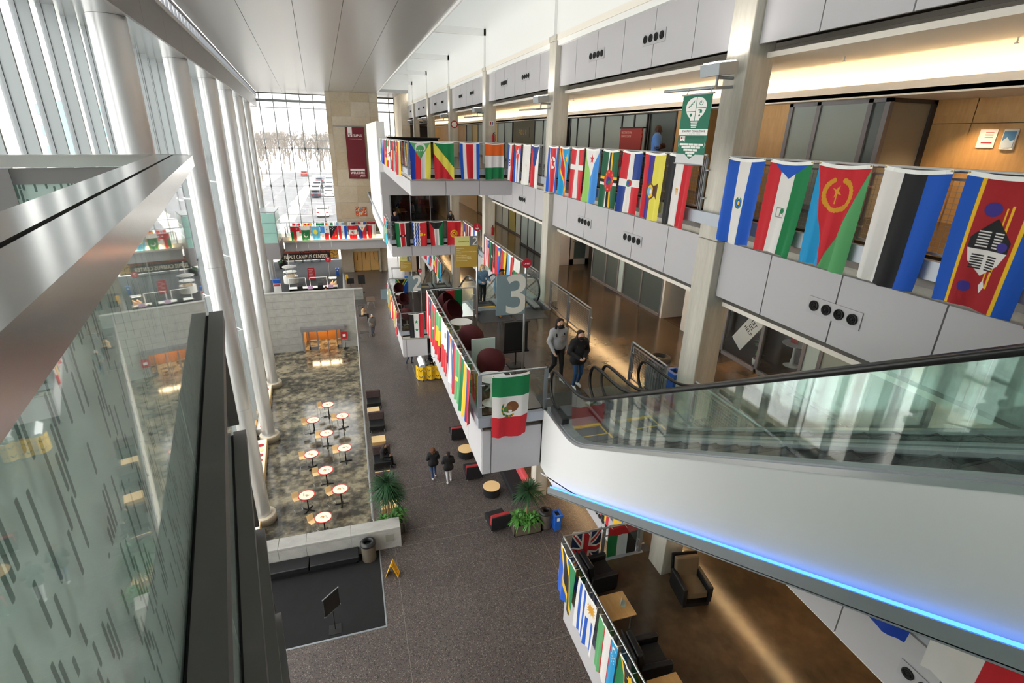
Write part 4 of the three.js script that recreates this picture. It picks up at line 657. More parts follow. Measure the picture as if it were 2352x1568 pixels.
rowX(['Oman', 'Pakistan', 'Palau', 'Panama', 'Papua New Guinea', 'Paraguay', 'Peru', 'Philippines', 'Poland'], [-6.05, -5.0, -3.97, -3.03, -2.1, -1.14, -0.08, 0.95, 1.98], 5.97, -60.5, NEAR, 'in the front row on the footbridge', 'flags on the footbridge');
rowX(['Norway', 'North Macedonia', 'Nigeria', 'Niger', 'Nicaragua', 'New Zealand', 'Netherlands', 'Nepal'], [-6.05, -4.95, -3.55, -2.6, -1.4, -0.15, 1.02, 2.04], 5.97, -62.82, NEAR, 'in the rear row on the footbridge', 'flags on the footbridge rear');
// ---------------------------------------------------------------- glass stair tower on the left of the viewpoint
{
  const dir = new THREE.Vector3(0.186, 0, 1).normalize(), nrm = new THREE.Vector3(dir.z, 0, -dir.x);     // along the wall towards the viewer; out into the hall
  const C0 = [-1.38, -5.95], LEN = 9.5, basis = (y) => new THREE.Matrix4().makeBasis(nrm, new THREE.Vector3(0, 1, 0), dir).setPosition(C0[0], y, C0[1]);
  const wb = (x0, x1, y0, y1, z0, z1) => bx(x0, x1, y0, y1, z0, z1).applyMatrix4(basis(0));
  const dash = canvas(1024, 1024, (x, w, hh) => {        // milky ceramic print with clear upright dashes
    x.fillStyle = '#d2e1dd'; x.fillRect(0, 0, w, hh); x.fillStyle = '#6b827c';
    for (let i = 0; i < 270; i++) { const a = Math.floor(rnd(64)) * 16 + 3, b = rnd(hh), l = 46 + rnd(54); x.beginPath(); x.roundRect(a, b, 10, l, 4); x.fill(); }
  });
  dash.wrapS = dash.wrapT = THREE.RepeatWrapping; dash.repeat.set(1 / 1.6, 1 / 1.6);
  const frit = P(0xffffff, 0.9, { map: dash, transmission: 0.5, thickness: 0, clearcoat: 1, clearcoatRoughness: 0.0 });
  const cap = S(0xbcbcba, 0.2, { metalness: 0.95 }), ledge = S(0x62605e, 0.42, { metalness: 0.3 }), bronze = S(0x6a6460, 0.5, { metalness: 0.5 });
  thing('glass_screen', 'tall dash-printed glass screen with brushed steel cap filling the left foreground', 'glass screen', 'printed glass screens of the stair', (p) => {
    p('cap_strip', wb(-0.155, 0, 15.1, 15.2, 0, LEN), cap); p('cap_strip', wb(-0.32, -0.175, 15.1, 15.2, 0, LEN), cap); p('gasket', wb(-0.18, -0.15, 15.08, 15.17, 0, LEN), M.black);
    const ys = [13.62, 12.14, 10.68, 9.2, 7.7, 6.2];
    ys.forEach((y, i) => {
      p('ledge', wb(-0.13, 0, y - 0.12, y, -0.02, LEN), ledge); p('ledge', wb(-0.34, -0.18, y - 0.12, y, -0.02, LEN), ledge); p('gasket', wb(-0.185, -0.125, y - 0.12, y - 0.03, 0, LEN), M.black);
      p('corner_post', wb(-0.34, -0.05, y - (i < 5 ? 1.36 : 1.5), y - 0.12, 0.0, 0.06), bronze);
      const top = i ? ys[i - 1] - 0.12 : 15.08;
      for (let z = 0.0; z < LEN; z += 3.1) p('pane', wb(-0.165, -0.15, y - 0.03, top, z, Math.min(z + 3.08, LEN)), frit);
      for (let z = 0.0; z < LEN; z += 3.1) p('clear_face', wb(-0.147, -0.144, y - 0.03, top, z, Math.min(z + 3.08, LEN)), M.glass);
    });
  });
  const d2 = new THREE.Vector3(0.93, 0, -0.37).normalize(), n2 = new THREE.Vector3(-d2.z, 0, d2.x);       // short return, running to the corner from the left
  const wc = (x0, x1, y0, y1, z0, z1) => bx(x0, x1, y0, y1, z0, z1).applyMatrix4(new THREE.Matrix4().makeBasis(d2, new THREE.Vector3(0, 1, 0), n2).setPosition(-1.42, 0, -6.12));
  thing('glass_screen', 'lower dash-printed glass screen with grey mid post at the upper left behind the steel cap', 'glass screen', 'printed glass screens of the stair', (p) => {
    p('cap_strip', wc(-4.6, -0.05, 15.1, 15.2, -0.1, 0.1), cap); p('rail_beam', wc(-4.6, -0.35, 14.96, 15.09, 0.0, 0.05), M.frameGrey);
    for (let k = 0; k < 4; k++) p('pane', wc(-1.15 * (k + 1) - 0.3, -1.15 * k - 0.32, 13.7, 14.96, 0.02, 0.035), frit);
    for (let k = 1; k < 4; k++) p('post', wc(-1.15 * k - 0.38, -1.15 * k - 0.22, 13.7, 15.09, 0.03, 0.1), M.frameGrey);
    p('ledge', wc(-4.6, -0.35, 13.5, 13.7, -0.05, 0.15), ledge);
  });
}
// ---------------------------------------------------------------- escalators (each rises towards the viewer)
const ESC = { z1: 1.7, run: 8.14, z3: 11.54 };
function incl(z, y0, soft = 0.5) {                        // height of a line that is level, climbs 4.7, and is level again
  const f = (t) => (t <= -soft ? 0 : t >= soft ? t : (t + soft) ** 2 / (4 * soft)), k = 4.7 / ESC.run;
  return y0 + k * (f(z - ESC.z1) - f(z - ESC.z1 - ESC.run));
}
const zs = (a, b, n) => Array.from({ length: n + 1 }, (_, i) => a + (b - a) * i / n);
function ribbon(x0, x1, lo, hi, a, b, n) {                // solid strip between two curves of z
  const z = zs(a, b, n); return prismX([...z.map((q) => [q, lo(q)]), ...z.reverse().map((q) => [q, hi(q)])], x0, x1);
}
let escProto = null;
function escalator(label, x, y, z, turnOuter) {
  if (escProto) return dup(escProto, [x, y, z], 0, label);
  return escProto = local('escalator', label, 'escalator', 'escalators', [x, y, z], 0, (p, t) => {
    const W = 0.5;
    for (const s of [-1, 1]) {
      const xr = s * W, rail = [[xr, 0.3, 0.55], [xr, 0.33, 0.25], [xr, 0.55, 0.02], [xr, 0.85, 0.0], [xr, 1.07, 0.14], [xr, 1.13, 0.4], [xr, 1.13, 0.9]];
      for (const q of zs(1.3, ESC.z3 - 1.3, 34)) rail.push([xr, incl(q, 1.13), q]);
      const up = [[xr, 0.3, 0.55], [xr, 0.33, 0.25], [xr, 0.55, 0.02], [xr, 0.85, 0.0], [xr, 1.07, 0.14], [xr, 1.13, 0.4], [xr, 1.13, 0.9]].map(([a, b, c]) => [a, b + 4.7, ESC.z3 - c]).reverse();
      p('handrail', tube([...rail, ...up], 0.036, 160, 8), M.rubber);
      const step = 1.3; let n = 0;
      for (let a = 0.12; a < ESC.z3 - 0.3; a += step, n++) {
        const b = Math.min(a + step - 0.012, ESC.z3 - 0.12), cut = (q) => Math.min(q < 0.5 ? 0.62 + Math.sqrt(Math.max(0, 1 - ((0.5 - q) / 0.46) ** 2)) * 0.47 : 9, q > ESC.z3 - 0.5 ? 5.32 + Math.sqrt(Math.max(0, 1 - ((q - ESC.z3 + 0.5) / 0.46) ** 2)) * 0.47 : 9);
        p('glass_panel', ribbon(xr - 0.005, xr + 0.005, (q) => incl(q, 0.14), (q) => Math.min(incl(q, 1.1), cut(q)), a, b, 10), M.glassGreen);
      }
      p('deck', ribbon(Math.min(xr - s * 0.12, xr + s * 0.1), Math.max(xr - s * 0.12, xr + s * 0.1), (q) => incl(q, 0.08), (q) => incl(q, 0.15), 0.1, ESC.z3 - 0.1, 40), M.steelDull);
      p('skirt', ribbon(Math.min(xr - s * 0.12, xr - s * 0.11), Math.max(xr - s * 0.12, xr - s * 0.11), (q) => incl(q, -0.12), (q) => incl(q, 0.1), 0.3, ESC.z3 - 0.3, 30), M.darkGrey);
      p('newel_base', rb(xr - 0.1, xr + 0.1, 0, 0.3, 0.28, 0.95, 0.04), M.darkGrey);
    }
    for (let q = ESC.z1 - 0.75, i = 0; q < ESC.z1 + ESC.run + 0.7; q += 0.4, i++) { const yy = incl(q + 0.2, 0); p('step', [bx(-0.38, 0.38, yy - 0.05, yy, q, q + 0.41), bx(-0.38, 0.38, yy - 0.26, yy - 0.05, q, q + 0.03)], M.stepGrey); p('step_edge', [bx(-0.38, 0.38, yy, yy + 0.004, q, q + 0.03), bx(-0.38, -0.34, yy, yy + 0.004, q, q + 0.41), bx(0.34, 0.38, yy, yy + 0.004, q, q + 0.41)], i < 2 ? M.yellow : M.darkGrey); }
    p('comb_plate', [bx(-0.4, 0.4, -0.02, 0.012, 0.55, 0.96), bx(-0.4, 0.4, 4.68, 4.712, ESC.z3 - 0.96, ESC.z3 - 0.5)], M.steelDull);
    p('comb_edge', [bx(-0.4, 0.4, 0.012, 0.02, 0.88, 0.97), bx(-0.4, 0.4, 4.712, 4.72, ESC.z3 - 0.97, ESC.z3 - 0.88)], M.yellow);
    p('landing_plate', [bx(-0.6, 0.6, -0.02, 0.008, -0.8, 0.55), bx(-0.6, 0.6, 4.68, 4.708, ESC.z3 - 0.5, ESC.z3 + 0.8)], M.stepGrey);
    p('truss_pan', ribbon(-0.6, 0.6, (q) => incl(q, -0.95), (q) => incl(q, -0.85), 0.2, ESC.z3, 30), M.panel);
  });
}
const esc1 = escalator('escalator with a tall white side panel and blue light along its lower edge', 4.69, L3, -10.05);
escalator('escalator with glass sides next to the litter bin and mesh railing', 6.0, L3, -10.05);
const esc2 = escalator('escalator carrying the blonde woman up to the Level 3 landing', 4.69, L2, -28.75);
escalator('escalator with glass side ending at the mesh railing below the Level post', 6.0, L2, -28.75);
const esc3 = escalator('lower escalator beyond the number 2 sign, next to the landing chairs', 5.05, L1, -48.9);
escalator('lower escalator beyond the number 2 sign, beside the flag rail', 6.36, L1, -48.9);
escalator('escalator behind the yellow barrier', 4.69, -4.7, -43.9);
escalator('escalator half hidden behind the side of the Level 3 landing', 6.0, -4.7, -43.9);
// white side cladding, a part of the left escalator of each pair
function cladding(e, x0, led) {
  const hi = (q) => incl(q, 0.06), lo = (q) => Math.max(-1.62, -1.62 + (q - 0.72) * 0.577), Z = ESC.z3;
  mesh('side_panel', prismX([[-0.08, -0.02], [-0.08, -1.62], [0.72, -1.62], [0.72, -1.8], [Z + 0.2, lo(Z + 0.2) - 0.18], [Z + 0.2, hi(Z)], ...zs(Z, 0.25, 50).map((q) => [q, hi(q)])], x0, x0 + 0.04), M.cladding, e);
  mesh('trim_strip', ribbon(x0 - 0.015, x0 + 0.03, hi, (q) => hi(q) + 0.07, 0.2, Z, 50), M.steel, e);
  if (led) {
    mesh('edge_tray', [ribbon(x0 - 0.11, x0 - 0.09, (q) => lo(q) - 0.2, (q) => lo(q) - 0.03, 0.72, Z, 4), ribbon(x0 - 0.11, x0 + 0.04, (q) => lo(q) - 0.22, (q) => lo(q) - 0.19, 0.72, Z, 4)], M.steelDull, e);
    mesh('led_strip', ribbon(x0 - 0.085, x0 - 0.065, (q) => lo(q) - 0.045, (q) => lo(q) - 0.005, 0.8, Z, 4), M.led, e);
  }
  mesh('underside', ribbon(x0, 0.62, (q) => lo(q) - 0.2, (q) => lo(q) - 0.17, -0.05, Z, 4), M.cladding, e);
}
cladding(esc1, -0.63, true); cladding(esc2, -0.63, false); cladding(esc3, -0.63, false);
{ const l = new THREE.RectAreaLight(new THREE.Color().setRGB(0.1, 0.35, 1), 0.2, 12, 0.05); l.position.set(3.99, 10.9, -3.9); l.lookAt(4.06, 11.2, -4.07); l.rotation.set(0, 0, 0);
  const along = new THREE.Vector3(0, 0.5, 0.866), toward = new THREE.Vector3(-0.35, -0.866 * 0.94, 0.5 * 0.94).normalize(); l.quaternion.setFromRotationMatrix(new THREE.Matrix4().makeBasis(along, new THREE.Vector3().crossVectors(toward, along), toward)); l.castShadow = true; scene.add(l); }
// ---------------------------------------------------------------- signs and banners
const level = (n) => printed(256, 384, (x, w, h2) => { x.fillStyle = '#76888f'; x.fillRect(0, 0, w, h2); x.save(); x.translate(w * 0.7, h2 * 0.5); x.scale(0.72, 1); text(x, n, 0, 0, 520, '#d9d7d0'); x.restore(); });
const disk = (s, size, o) => printed(128, 128, (x, w) => { x.fillStyle = '#b3122a'; x.fillRect(0, 0, w, w); text(x, s, 64, 66, size, '#f4eeee', o); });
function discSign(p, cx, cy, cz, r, mat) { const g = new THREE.CylinderGeometry(r, r, 0.02, 32).rotateX(Math.PI / 2).translate(cx, cy, cz), q = new THREE.CircleGeometry(r * 0.99, 32).translate(cx, cy, cz + 0.011); const dd = p('disc', g, M.red); p('disc_print', q, mat, dd); }
thing('level_sign', 'large grey number 3 panel on a steel post with red Level disc', 'sign', null, (p) => { p('post', cyl(4.27, L3, 12.5, -12.35, 0.035, 16), M.steel); p('panel', board([3.47, 11.08, -12.32], [4.26, 11.08, -12.32], 1.08, 0.02), level('3')); discSign(p, 4.27, 12.44, -12.3, 0.125, disk('Level', 38, {})); });
thing('level_sign', 'grey number 2 panel on a steel post with small red Level disc', 'sign', null, (p) => { p('post', cyl(4.07, L2, 7.6, -32.3, 0.035, 16), M.steel); p('panel', board([3.28, 6.12, -32.27], [4.06, 6.12, -32.27], 1.02, 0.02), level('2')); discSign(p, 4.05, 7.45, -32.25, 0.125, disk('Level', 38, {})); });
thing('level_sign', 'small pale sign panel with red disc at the edge of the ground floor', 'sign', null, (p) => { p('post', cyl(2.75, 0, 3.2, -45, 0.035, 12), M.steel); p('panel', board([2.15, 1.9, -44.97], [2.75, 1.9, -44.97], 0.9, 0.02), M.signGrey); discSign(p, 2.75, 3.1, -44.95, 0.13, disk('Level', 38, {})); });
const downTo = (n) => printed(256, 384, (x) => {
  x.fillStyle = '#b0913a'; x.fillRect(0, 0, 256, 384); x.fillStyle = '#d8d488'; x.fillRect(0, 0, 172, 118); x.fillStyle = '#6f7074'; x.fillRect(172, 0, 84, 118); text(x, 'Down to', 106, 62, 30, '#a8361c'); text(x, n, 236, 64, 128, '#e4e2dc', { weight: 'normal' });
  ['Admissions', 'Food', 'Indiana Members Credit Union', 'Lockers', 'Meeting Rooms', 'Student Affairs Offices', 'Student Service Offices', 'Vermont Garage'].forEach((s, i) => text(x, s, 18, 146 + i * 22, 17, '#efe7cf', { align: 'left', weight: 'normal' }));
});
thing('directory_sign', 'gold Down to 2 directory panel on a steel post with red arrow disc', 'sign', null, (p) => { p('post', cyl(3.9, L3, 12.8, -16.2, 0.035, 16), M.steel); p('panel', board([3.16, 11.47, -16.17], [3.88, 11.47, -16.17], 1.0, 0.02), downTo('2')); discSign(p, 3.89, 12.75, -16.15, 0.125, disk('↓', 96, {})); p('arrow', [bx(3.88, 3.9, 12.69, 12.83, -16.135, -16.132), flat([3.845, 12.725, -16.133], [3.89, 12.68, -16.133], 0.004, 0.02), flat([3.935, 12.725, -16.133], [3.89, 12.68, -16.133], 0.004, 0.02)], M.paper); });
thing('directory_sign', 'gold Down to 1 directory panel beyond the number 2 sign', 'sign', null, (p) => { p('post', cyl(3.86, L2, 7.9, -35.3, 0.035, 16), M.steel); p('panel', board([3.1, 6.74, -35.27], [3.84, 6.74, -35.27], 0.98, 0.02), downTo('1')); });
thing('poster_stand', 'black poster frame on a stand beside the Level 3 post', 'sign stand', null, (p) => { p('frame', board([3.82, 9.85, -12.7], [4.5, 9.85, -12.7], 0.88, 0.04), M.black); p('frame_lip', [bx(3.8, 4.54, 10.7, 10.74, -12.74, -12.64), bx(3.8, 4.54, 9.83, 9.87, -12.74, -12.64)], M.black); p('pole', cyl(4.17, L3, 9.85, -12.7, 0.02), M.black); p('foot', rb(3.95, 4.4, L3, L3 + 0.02, -12.9, -12.5, 0.01), M.black); });
thing('poster_stand', 'blank white board standing by the glass rail of the Level 3 landing', 'sign stand', null, (p) => { p('board', board([2.84, 9.42, -12.45], [3.49, 9.42, -12.45], 1.0, 0.03), M.frostedWhite); p('leg', [bar([2.95, L3, -12.8], [2.95, 10.2, -12.48], 0.015), bar([3.4, L3, -12.8], [3.4, 10.2, -12.48], 0.015)], M.steelDull); });
const energy = printed(512, 1024, (x, w, hh) => {
  x.fillStyle = '#0e6b52'; x.fillRect(0, 0, w, hh); x.fillStyle = '#cfcfcf'; x.fillRect(0, 880, w, 144); x.fillStyle = '#eceae6'; x.fillRect(0, 500, w, 92);
  x.fillStyle = '#eceae6'; x.beginPath(); x.moveTo(256, 30); x.bezierCurveTo(470, 30, 480, 230, 350, 330); x.lineTo(330, 375); x.lineTo(182, 375); x.lineTo(162, 330); x.bezierCurveTo(32, 230, 42, 30, 256, 30); x.fill();
  for (let i = 0; i < 4; i++) { x.beginPath(); x.roundRect(190 + i * 6, 385 + i * 26, 132 - i * 12, 18, 9); x.fill(); }
  x.strokeStyle = '#0e6b52'; x.lineWidth = 10; x.beginPath(); x.moveTo(256, 30); x.lineTo(256, 375); x.moveTo(80, 240); x.lineTo(256, 240); x.moveTo(256, 190); x.lineTo(430, 190); x.moveTo(110, 190); for (let i = 0; i < 5; i++) { x.lineTo(110 + i * 26, 180 - i * 24); x.lineTo(136 + i * 26, 180 - i * 24); } x.stroke();
  x.lineWidth = 9; x.beginPath(); x.arc(340, 120, 28, -0.9, 4.05); x.moveTo(340, 82); x.lineTo(340, 120); x.stroke(); x.fillStyle = '#0e6b52'; x.beginPath(); x.arc(180, 290, 24, 0, 7); x.fill(); x.fillRect(300, 210, 60, 18); x.fillRect(330, 225, 40, 40); x.beginPath(); x.arc(330, 300, 16, 0, 7); x.fill();
  text(x, 'ENERGY CHALLENGE', 268, 530, 42, '#20242a'); text(x, 'C H A M P I O N S', 262, 572, 34, '#b8bcb8', { weight: 'normal' });
  x.fillStyle = '#eceae6'; x.beginPath(); x.moveTo(40, 605); x.lineTo(130, 605); x.lineTo(130, 690); x.lineTo(85, 665); x.lineTo(40, 690); x.fill(); rect(x, '#b3122a', 52, 615, 26, 34); text(x, 'IUPUI', 105, 632, 18, '#8a1a2a'); for (let i = 0; i < 3; i++) rect(x, '#0a4a3a', 150, 606 + i * 16, 320, 8);
  x.strokeStyle = '#eceae6'; x.lineWidth = 4; x.beginPath(); x.moveTo(20, 700); x.lineTo(20, 760); x.lineTo(256, 960); x.lineTo(492, 760); x.lineTo(492, 700); x.stroke(); poly(x, '#0e6b52', [24, 780], [488, 780], [256, 954]);
  for (let r = 0; r < 5; r++) { const n = [5, 4, 3, 2, 1][r]; for (let i = 0; i < n; i++) rect(x, '#eceae6', 256 - n * 43 + i * 86 + 3, 715 + r * 42, 80, 32); }
});
function bannerArm(p, z, y, lampLit) {
  p('lamp_housing', [flat([6.55, y + 0.45, z], [6.95, y + 0.5, z], 0.55, 0.2)], M.steelDull); p('lamp_face', flat([6.56, y + 0.57, z], [6.92, y + 0.61, z], 0.45, 0.02), M.upLamp); areaLight(NEUTRAL, 14, 0.36, 0.44, [6.74, y + 0.63, z], [6.3, y + 2.6, z]); p('bracket', [bar([7.09, y + 0.35, z], [6.75, y + 0.35, z], 0.03), bar([6.75, y + 0.2, z], [6.75, y + 0.45, z], 0.025), flat([7.09, y + 0.2, z], [6.5, y + 0.15, z], 0.08, 0.05)], M.steelDull); p('arm', bar([6.5, y + 0.15, z + 0.3], [6.3, y + 0.15, z - 1.0], 0.03), M.steelDull);
}
thing('lamp_bracket', 'grey uplight and banner arm on the column beside the green banner', 'wall light', 'uplights on the columns', (p) => bannerArm(p, -9.06, 16.2));
for (let i = 1; i < 6; i++) thing('lamp_bracket', 'grey uplight and empty banner arm on a distant concrete column', 'wall light', 'uplights on the columns', (p) => bannerArm(p, COLZ[i] - 0.31, 16.2));
thing('hanging_banner', 'green ENERGY CHALLENGE banner with a white light bulb hanging from a column arm', 'banner', null, (p) => { p('cloth', board([6.3, 15.04, -9.38], [6.34, 15.04, -8.56], 1.19, 0.008), energy); p('rod', [bar([6.3, 16.24, -9.42], [6.34, 16.24, -8.52], 0.015), bar([6.3, 15.03, -9.42], [6.34, 15.03, -8.52], 0.012)], M.steelDull); p('hanger', [bar([6.3, 16.24, -9.3], [6.36, 16.36, -9.3], 0.008), bar([6.34, 16.24, -8.64], [6.36, 16.36, -8.64], 0.008)], M.steelDull); });
const iupui = printed(384, 1024, (x, w, hh) => {
  x.fillStyle = '#6f1020'; x.fillRect(0, 0, w, hh); x.fillStyle = '#e8e2e0'; x.fillRect(50, 0, 86, 190); x.fillRect(40, 820, 300, 42); text(x, 'IUPUI', 245, 160, 66, '#f0eae8', { stretch: 0.9 }); text(x, 'FULFILLING the PROMISE', 200, 228, 20, '#f0eae8');
  x.strokeStyle = '#8a1a2a'; x.lineWidth = 9; x.beginPath(); x.moveTo(93, 110); x.lineTo(93, 180); x.moveTo(68, 118); x.lineTo(68, 140); x.quadraticCurveTo(70, 162, 93, 162); x.quadraticCurveTo(116, 162, 118, 140); x.lineTo(118, 118); x.moveTo(78, 180); x.lineTo(108, 180); x.stroke();
  text(x, 'WELCOME', 192, 905, 64, '#f4eeec', { stretch: 0.95 }); text(x, 'FUTURE', 110, 965, 40, '#7f5058'); text(x, 'JAGS!', 285, 965, 44, '#f4eeec');
});
thing('hanging_banner', 'crimson IUPUI WELCOME banner on the limestone tower', 'banner', null, (p) => { p('cloth', board([0.5, 10.7, -63.05], [2.5, 10.7, -63.05], 5.35, 0.02), iupui); p('rod', bar([-0.7, 16.1, -63.05], [2.6, 16.1, -63.05], 0.03), M.steelDull); });
thing('wall_painting', 'square orange and blue abstract painting on the limestone tower', 'painting', null, (p) => p('canvas', board([0.88, 6.55, -63.16], [2.1, 6.55, -63.16], 1.07, 0.05), printed(128, 128, (x) => { x.fillStyle = '#c8552a'; x.fillRect(0, 0, 128, 128); for (let i = 0; i < 60; i++) { x.fillStyle = ['#e87a3a', '#d8d0b8', '#4a8fa0', '#8a3020', '#e8b060', '#b8d0d4'][i % 6]; x.save(); x.translate(rnd(128), rnd(128)); x.rotate(rnd(3)); x.fillRect(-16, -5, 10 + rnd(36), 4 + rnd(9)); x.restore(); } })));
const welcome = printed(1024, 256, (x, w, hh) => {
  x.fillStyle = '#8e3220'; x.fillRect(0, 0, w, hh); for (let i = 0; i < 70; i++) { x.fillStyle = '#2a1712'; x.beginPath(); x.ellipse(330 + rnd(560), rnd(120), 8 + rnd(14), 5 + rnd(7), rnd(3), 0, 7); x.fill(); }
  x.fillStyle = '#241510'; x.fillRect(0, 104, w, 152); text(x, 'WELCOME to the', 210, 52, 50, '#d8b8a0', { weight: 'normal' }); text(x, 'IUPUI CAMPUS CENTER', 424, 182, 108, '#efe6d4', { stretch: 0.66 });
  x.fillStyle = '#c8963c'; x.fillRect(872, 0, 152, 236); for (let i = 0; i < 60; i++) { x.fillStyle = i % 3 ? '#2a1712' : '#e0b860'; x.beginPath(); x.ellipse(872 + rnd(152), rnd(236), 4 + rnd(9), 3 + rnd(6), rnd(3), 0, 7); x.fill(); }
});
thing('welcome_sign', 'long rust and black WELCOME to the IUPUI CAMPUS CENTER sign under the footbridge', 'sign', null, (p) => { p('panel', board([-7.3, 2.2, -60.9], [-1.4, 2.2, -60.9], 1.3, 0.05), welcome); p('hanger', [bar([-7, 3.5, -60.9], [-7, 4, -60.9], 0.02), bar([-1.8, 3.5, -60.9], [-1.8, 4, -60.9], 0.02)], M.steelDull); });
thing('question_sign', 'red question mark disc on a tall steel post at the desk', 'sign', null, (p) => { p('post', cyl(-2.42, 0, 2.9, -57.2, 0.04), M.steel); discSign(p, -2.42, 2.95, -57.15, 0.3, disk('?', 96, {})); });
const fourMat = printed(512, 128, (x) => { x.fillStyle = '#6a6450'; x.fillRect(0, 0, 512, 128); text(x, 'F O U R', 256, 64, 92, '#c29a3a'); });
thing('wall_sign', 'gold FOUR lettering on the dark fourth floor wall', 'sign', null, (p) => p('lettering', board([9.71, 15.45, -30.6], [9.71, 15.45, -28.3], 0.5, 0.01), fourMat));
thing('exit_stand', 'red WELCOME TO THE CAMPUS CENTER board with a white EXIT plate', 'sign stand', null, (p) => { p('board', board([8.9, 14.6, -16.55], [8.9, 14.6, -15.2], 1.18, 0.05), printed(384, 320, (x) => { x.fillStyle = '#a02a20'; x.fillRect(0, 0, 384, 320); text(x, 'WELCOME TO THE', 20, 34, 24, '#e8c8b8', { align: 'left', weight: 'normal' }); text(x, 'CAMPUS CENTER', 20, 64, 24, '#e8c8b8', { align: 'left', weight: 'normal' }); rect(x, '#3a1a14', 76, 196, 200, 104); rect(x, '#eceae4', 84, 202, 184, 92); text(x, 'EXIT', 176, 232, 48, '#2a2422'); poly(x, '#b84a3a', [96, 274], [120, 258], [120, 268], [256, 268], [256, 280], [120, 280], [120, 290]); })); p('foot', bx(8.7, 9.1, L4, L4 + 0.03, -16.3, -15.5), M.black); p('pole', cyl(8.92, L4, 14.6, -15.9, 0.03), M.black); p('head_bar', bx(8.86, 8.98, 15.78, 15.82, -16.6, -15.1), M.black); });
thing('exit_lamp', 'red lit EXIT sign hanging under the fourth floor ceiling', 'exit sign', 'lit exit signs', (p) => { p('housing', board([8.3, 16.55, -10.9], [8.3, 16.55, -10.5], 0.22, 0.03), new THREE.MeshStandardMaterial({ color: 0x222222, emissive: 0xff2a2a, emissiveIntensity: 1.2, emissiveMap: canvas(128, 64, (x) => { x.fillStyle = '#300'; x.fillRect(0, 0, 128, 64); text(x, 'EXIT', 64, 34, 50, '#fff'); }) })); p('stem', bar([8.3, 16.77, -10.7], [8.3, 16.9, -10.7], 0.01), M.steel); });
thing('wall_screen', 'white framed tablet screen on the maple wall', 'screen', null, (p) => { p('bezel', rb(10.86, 10.9, 15.42, 15.76, -6.62, -6.4, 0.015), M.paper); p('display', board([10.855, 15.46, -6.6], [10.855, 15.46, -6.42], 0.26, 0.004), printed(64, 96, (x) => { x.fillStyle = '#5a92c4'; x.fillRect(0, 0, 64, 96); poly(x, '#cfe0ee', [0, 96], [0, 60], [24, 34], [44, 58], [64, 48], [64, 96]); })); });
thing('wall_notice', 'white notice sheet with red lines beside the tablet screen', 'notice', null, (p) => p('sheet', board([10.885, 15.45, -7.0], [10.885, 15.45, -6.72], 0.3, 0.006), printed(96, 96, (x) => { x.fillStyle = '#f4f0ee'; x.fillRect(0, 0, 96, 96); for (let i = 0; i < 3; i++) rect(x, '#c86a70', 34, 14 + i * 12, 44, 5); rect(x, '#b0303a', 22, 66, 60, 7); })));
// ---------------------------------------------------------------- court: high tables and stools
const topMat = printed(256, 256, (x) => { x.fillStyle = '#c8322a'; x.fillRect(0, 0, 256, 256); x.fillStyle = '#f0e8d4'; x.beginPath(); x.arc(128, 128, 114, 0, 7); x.fill(); for (const [a, b, r, c] of [[110, 120, 26, '#d08a4a'], [128, 112, 18, '#e0a868'], [100, 132, 16, '#f0d8b0'], [132, 128, 10, '#5a3a28'], [116, 98, 8, '#3a2a22']]) { x.fillStyle = c; x.beginPath(); x.ellipse(a, b, r, r * 0.75, 0.4, 0, 7); x.fill(); } x.save(); x.translate(172, 132); x.rotate(1.25); text(x, 'IUPUI', 0, 0, 24, '#4a4038'); x.restore(); });
const tableProto = local('high_table', 'round cream high table with red rim on a black pedestal in the court', 'table', 'round tables in the sunken court', [-2.76, -5, -37.45], 0.3, (p) => {
  const top = p('table_top', cyl(0, 1.03, 1.06, 0, 0.46, 36), M.red); p('top_print', new THREE.CircleGeometry(0.462, 40).rotateX(-Math.PI / 2).translate(0, 1.063, 0), topMat, top); const col = p('column', cyl(0, 0.05, 1.03, 0, 0.04, 12), M.black);
  for (let k = 0; k < 4; k++) { const a = k * Math.PI / 2 + 0.3, c = Math.cos(a), s = Math.sin(a); p('foot', [flat([0, 0.05, 0], [c * 0.36, 0.035, s * 0.36], 0.06, 0.04), cyl(c * 0.36, 0, 0.03, s * 0.36, 0.03, 8)], M.black, col); }
});
const spots = [[-1.7, -35.4, 2.2], [-3.72, -35.3, 0.6], [-2.76, -33.2, 0.2], [-1.57, -31.0, 0.4], [-3.63, -30.8, 2.8], [-2.71, -28.75, 0.3], [-1.85, -26.6, 0.25], [-3.69, -26.55, 2.9], [-2.72, -24.35, 0.1]];
for (const [x, z, a] of spots) dup(tableProto, [x, -5, z], a, z > -25 ? 'round cream high table with red rim nearest the granite parapet' : undefined);
const stoolProto = local('bar_stool', 'pale plywood bar stool with chrome sled frame tucked beside a court table', 'stool', 'plywood stools in the sunken court', [-3.3, -5, -37.75], -1.2, (p) => {
  p('seat_shell', [new RoundedBoxGeometry(0.4, 0.025, 0.38, 2, 0.012).translate(0, 0.76, 0), new RoundedBoxGeometry(0.38, 0.34, 0.02, 2, 0.01).rotateX(-0.22).translate(0, 0.93, -0.22)], M.pale);
  for (const s of [-0.17, 0.17]) p('sled_leg', tube([[s, 0.74, 0.15], [s * 1.15, 0.4, 0.19], [s * 1.25, 0.015, 0.23], [s * 1.25, 0.015, 0], [s * 1.25, 0.015, -0.23], [s * 1.15, 0.4, -0.19], [s, 0.74, -0.15]], 0.011, 40, 6), M.steel);
  p('foot_rest', bar([-0.2, 0.28, 0.2], [0.2, 0.28, 0.2], 0.01, 6), M.steel); p('floor_bar', bar([-0.21, 0.015, 0.23], [0.21, 0.015, 0.23], 0.011, 6), M.steel);
});
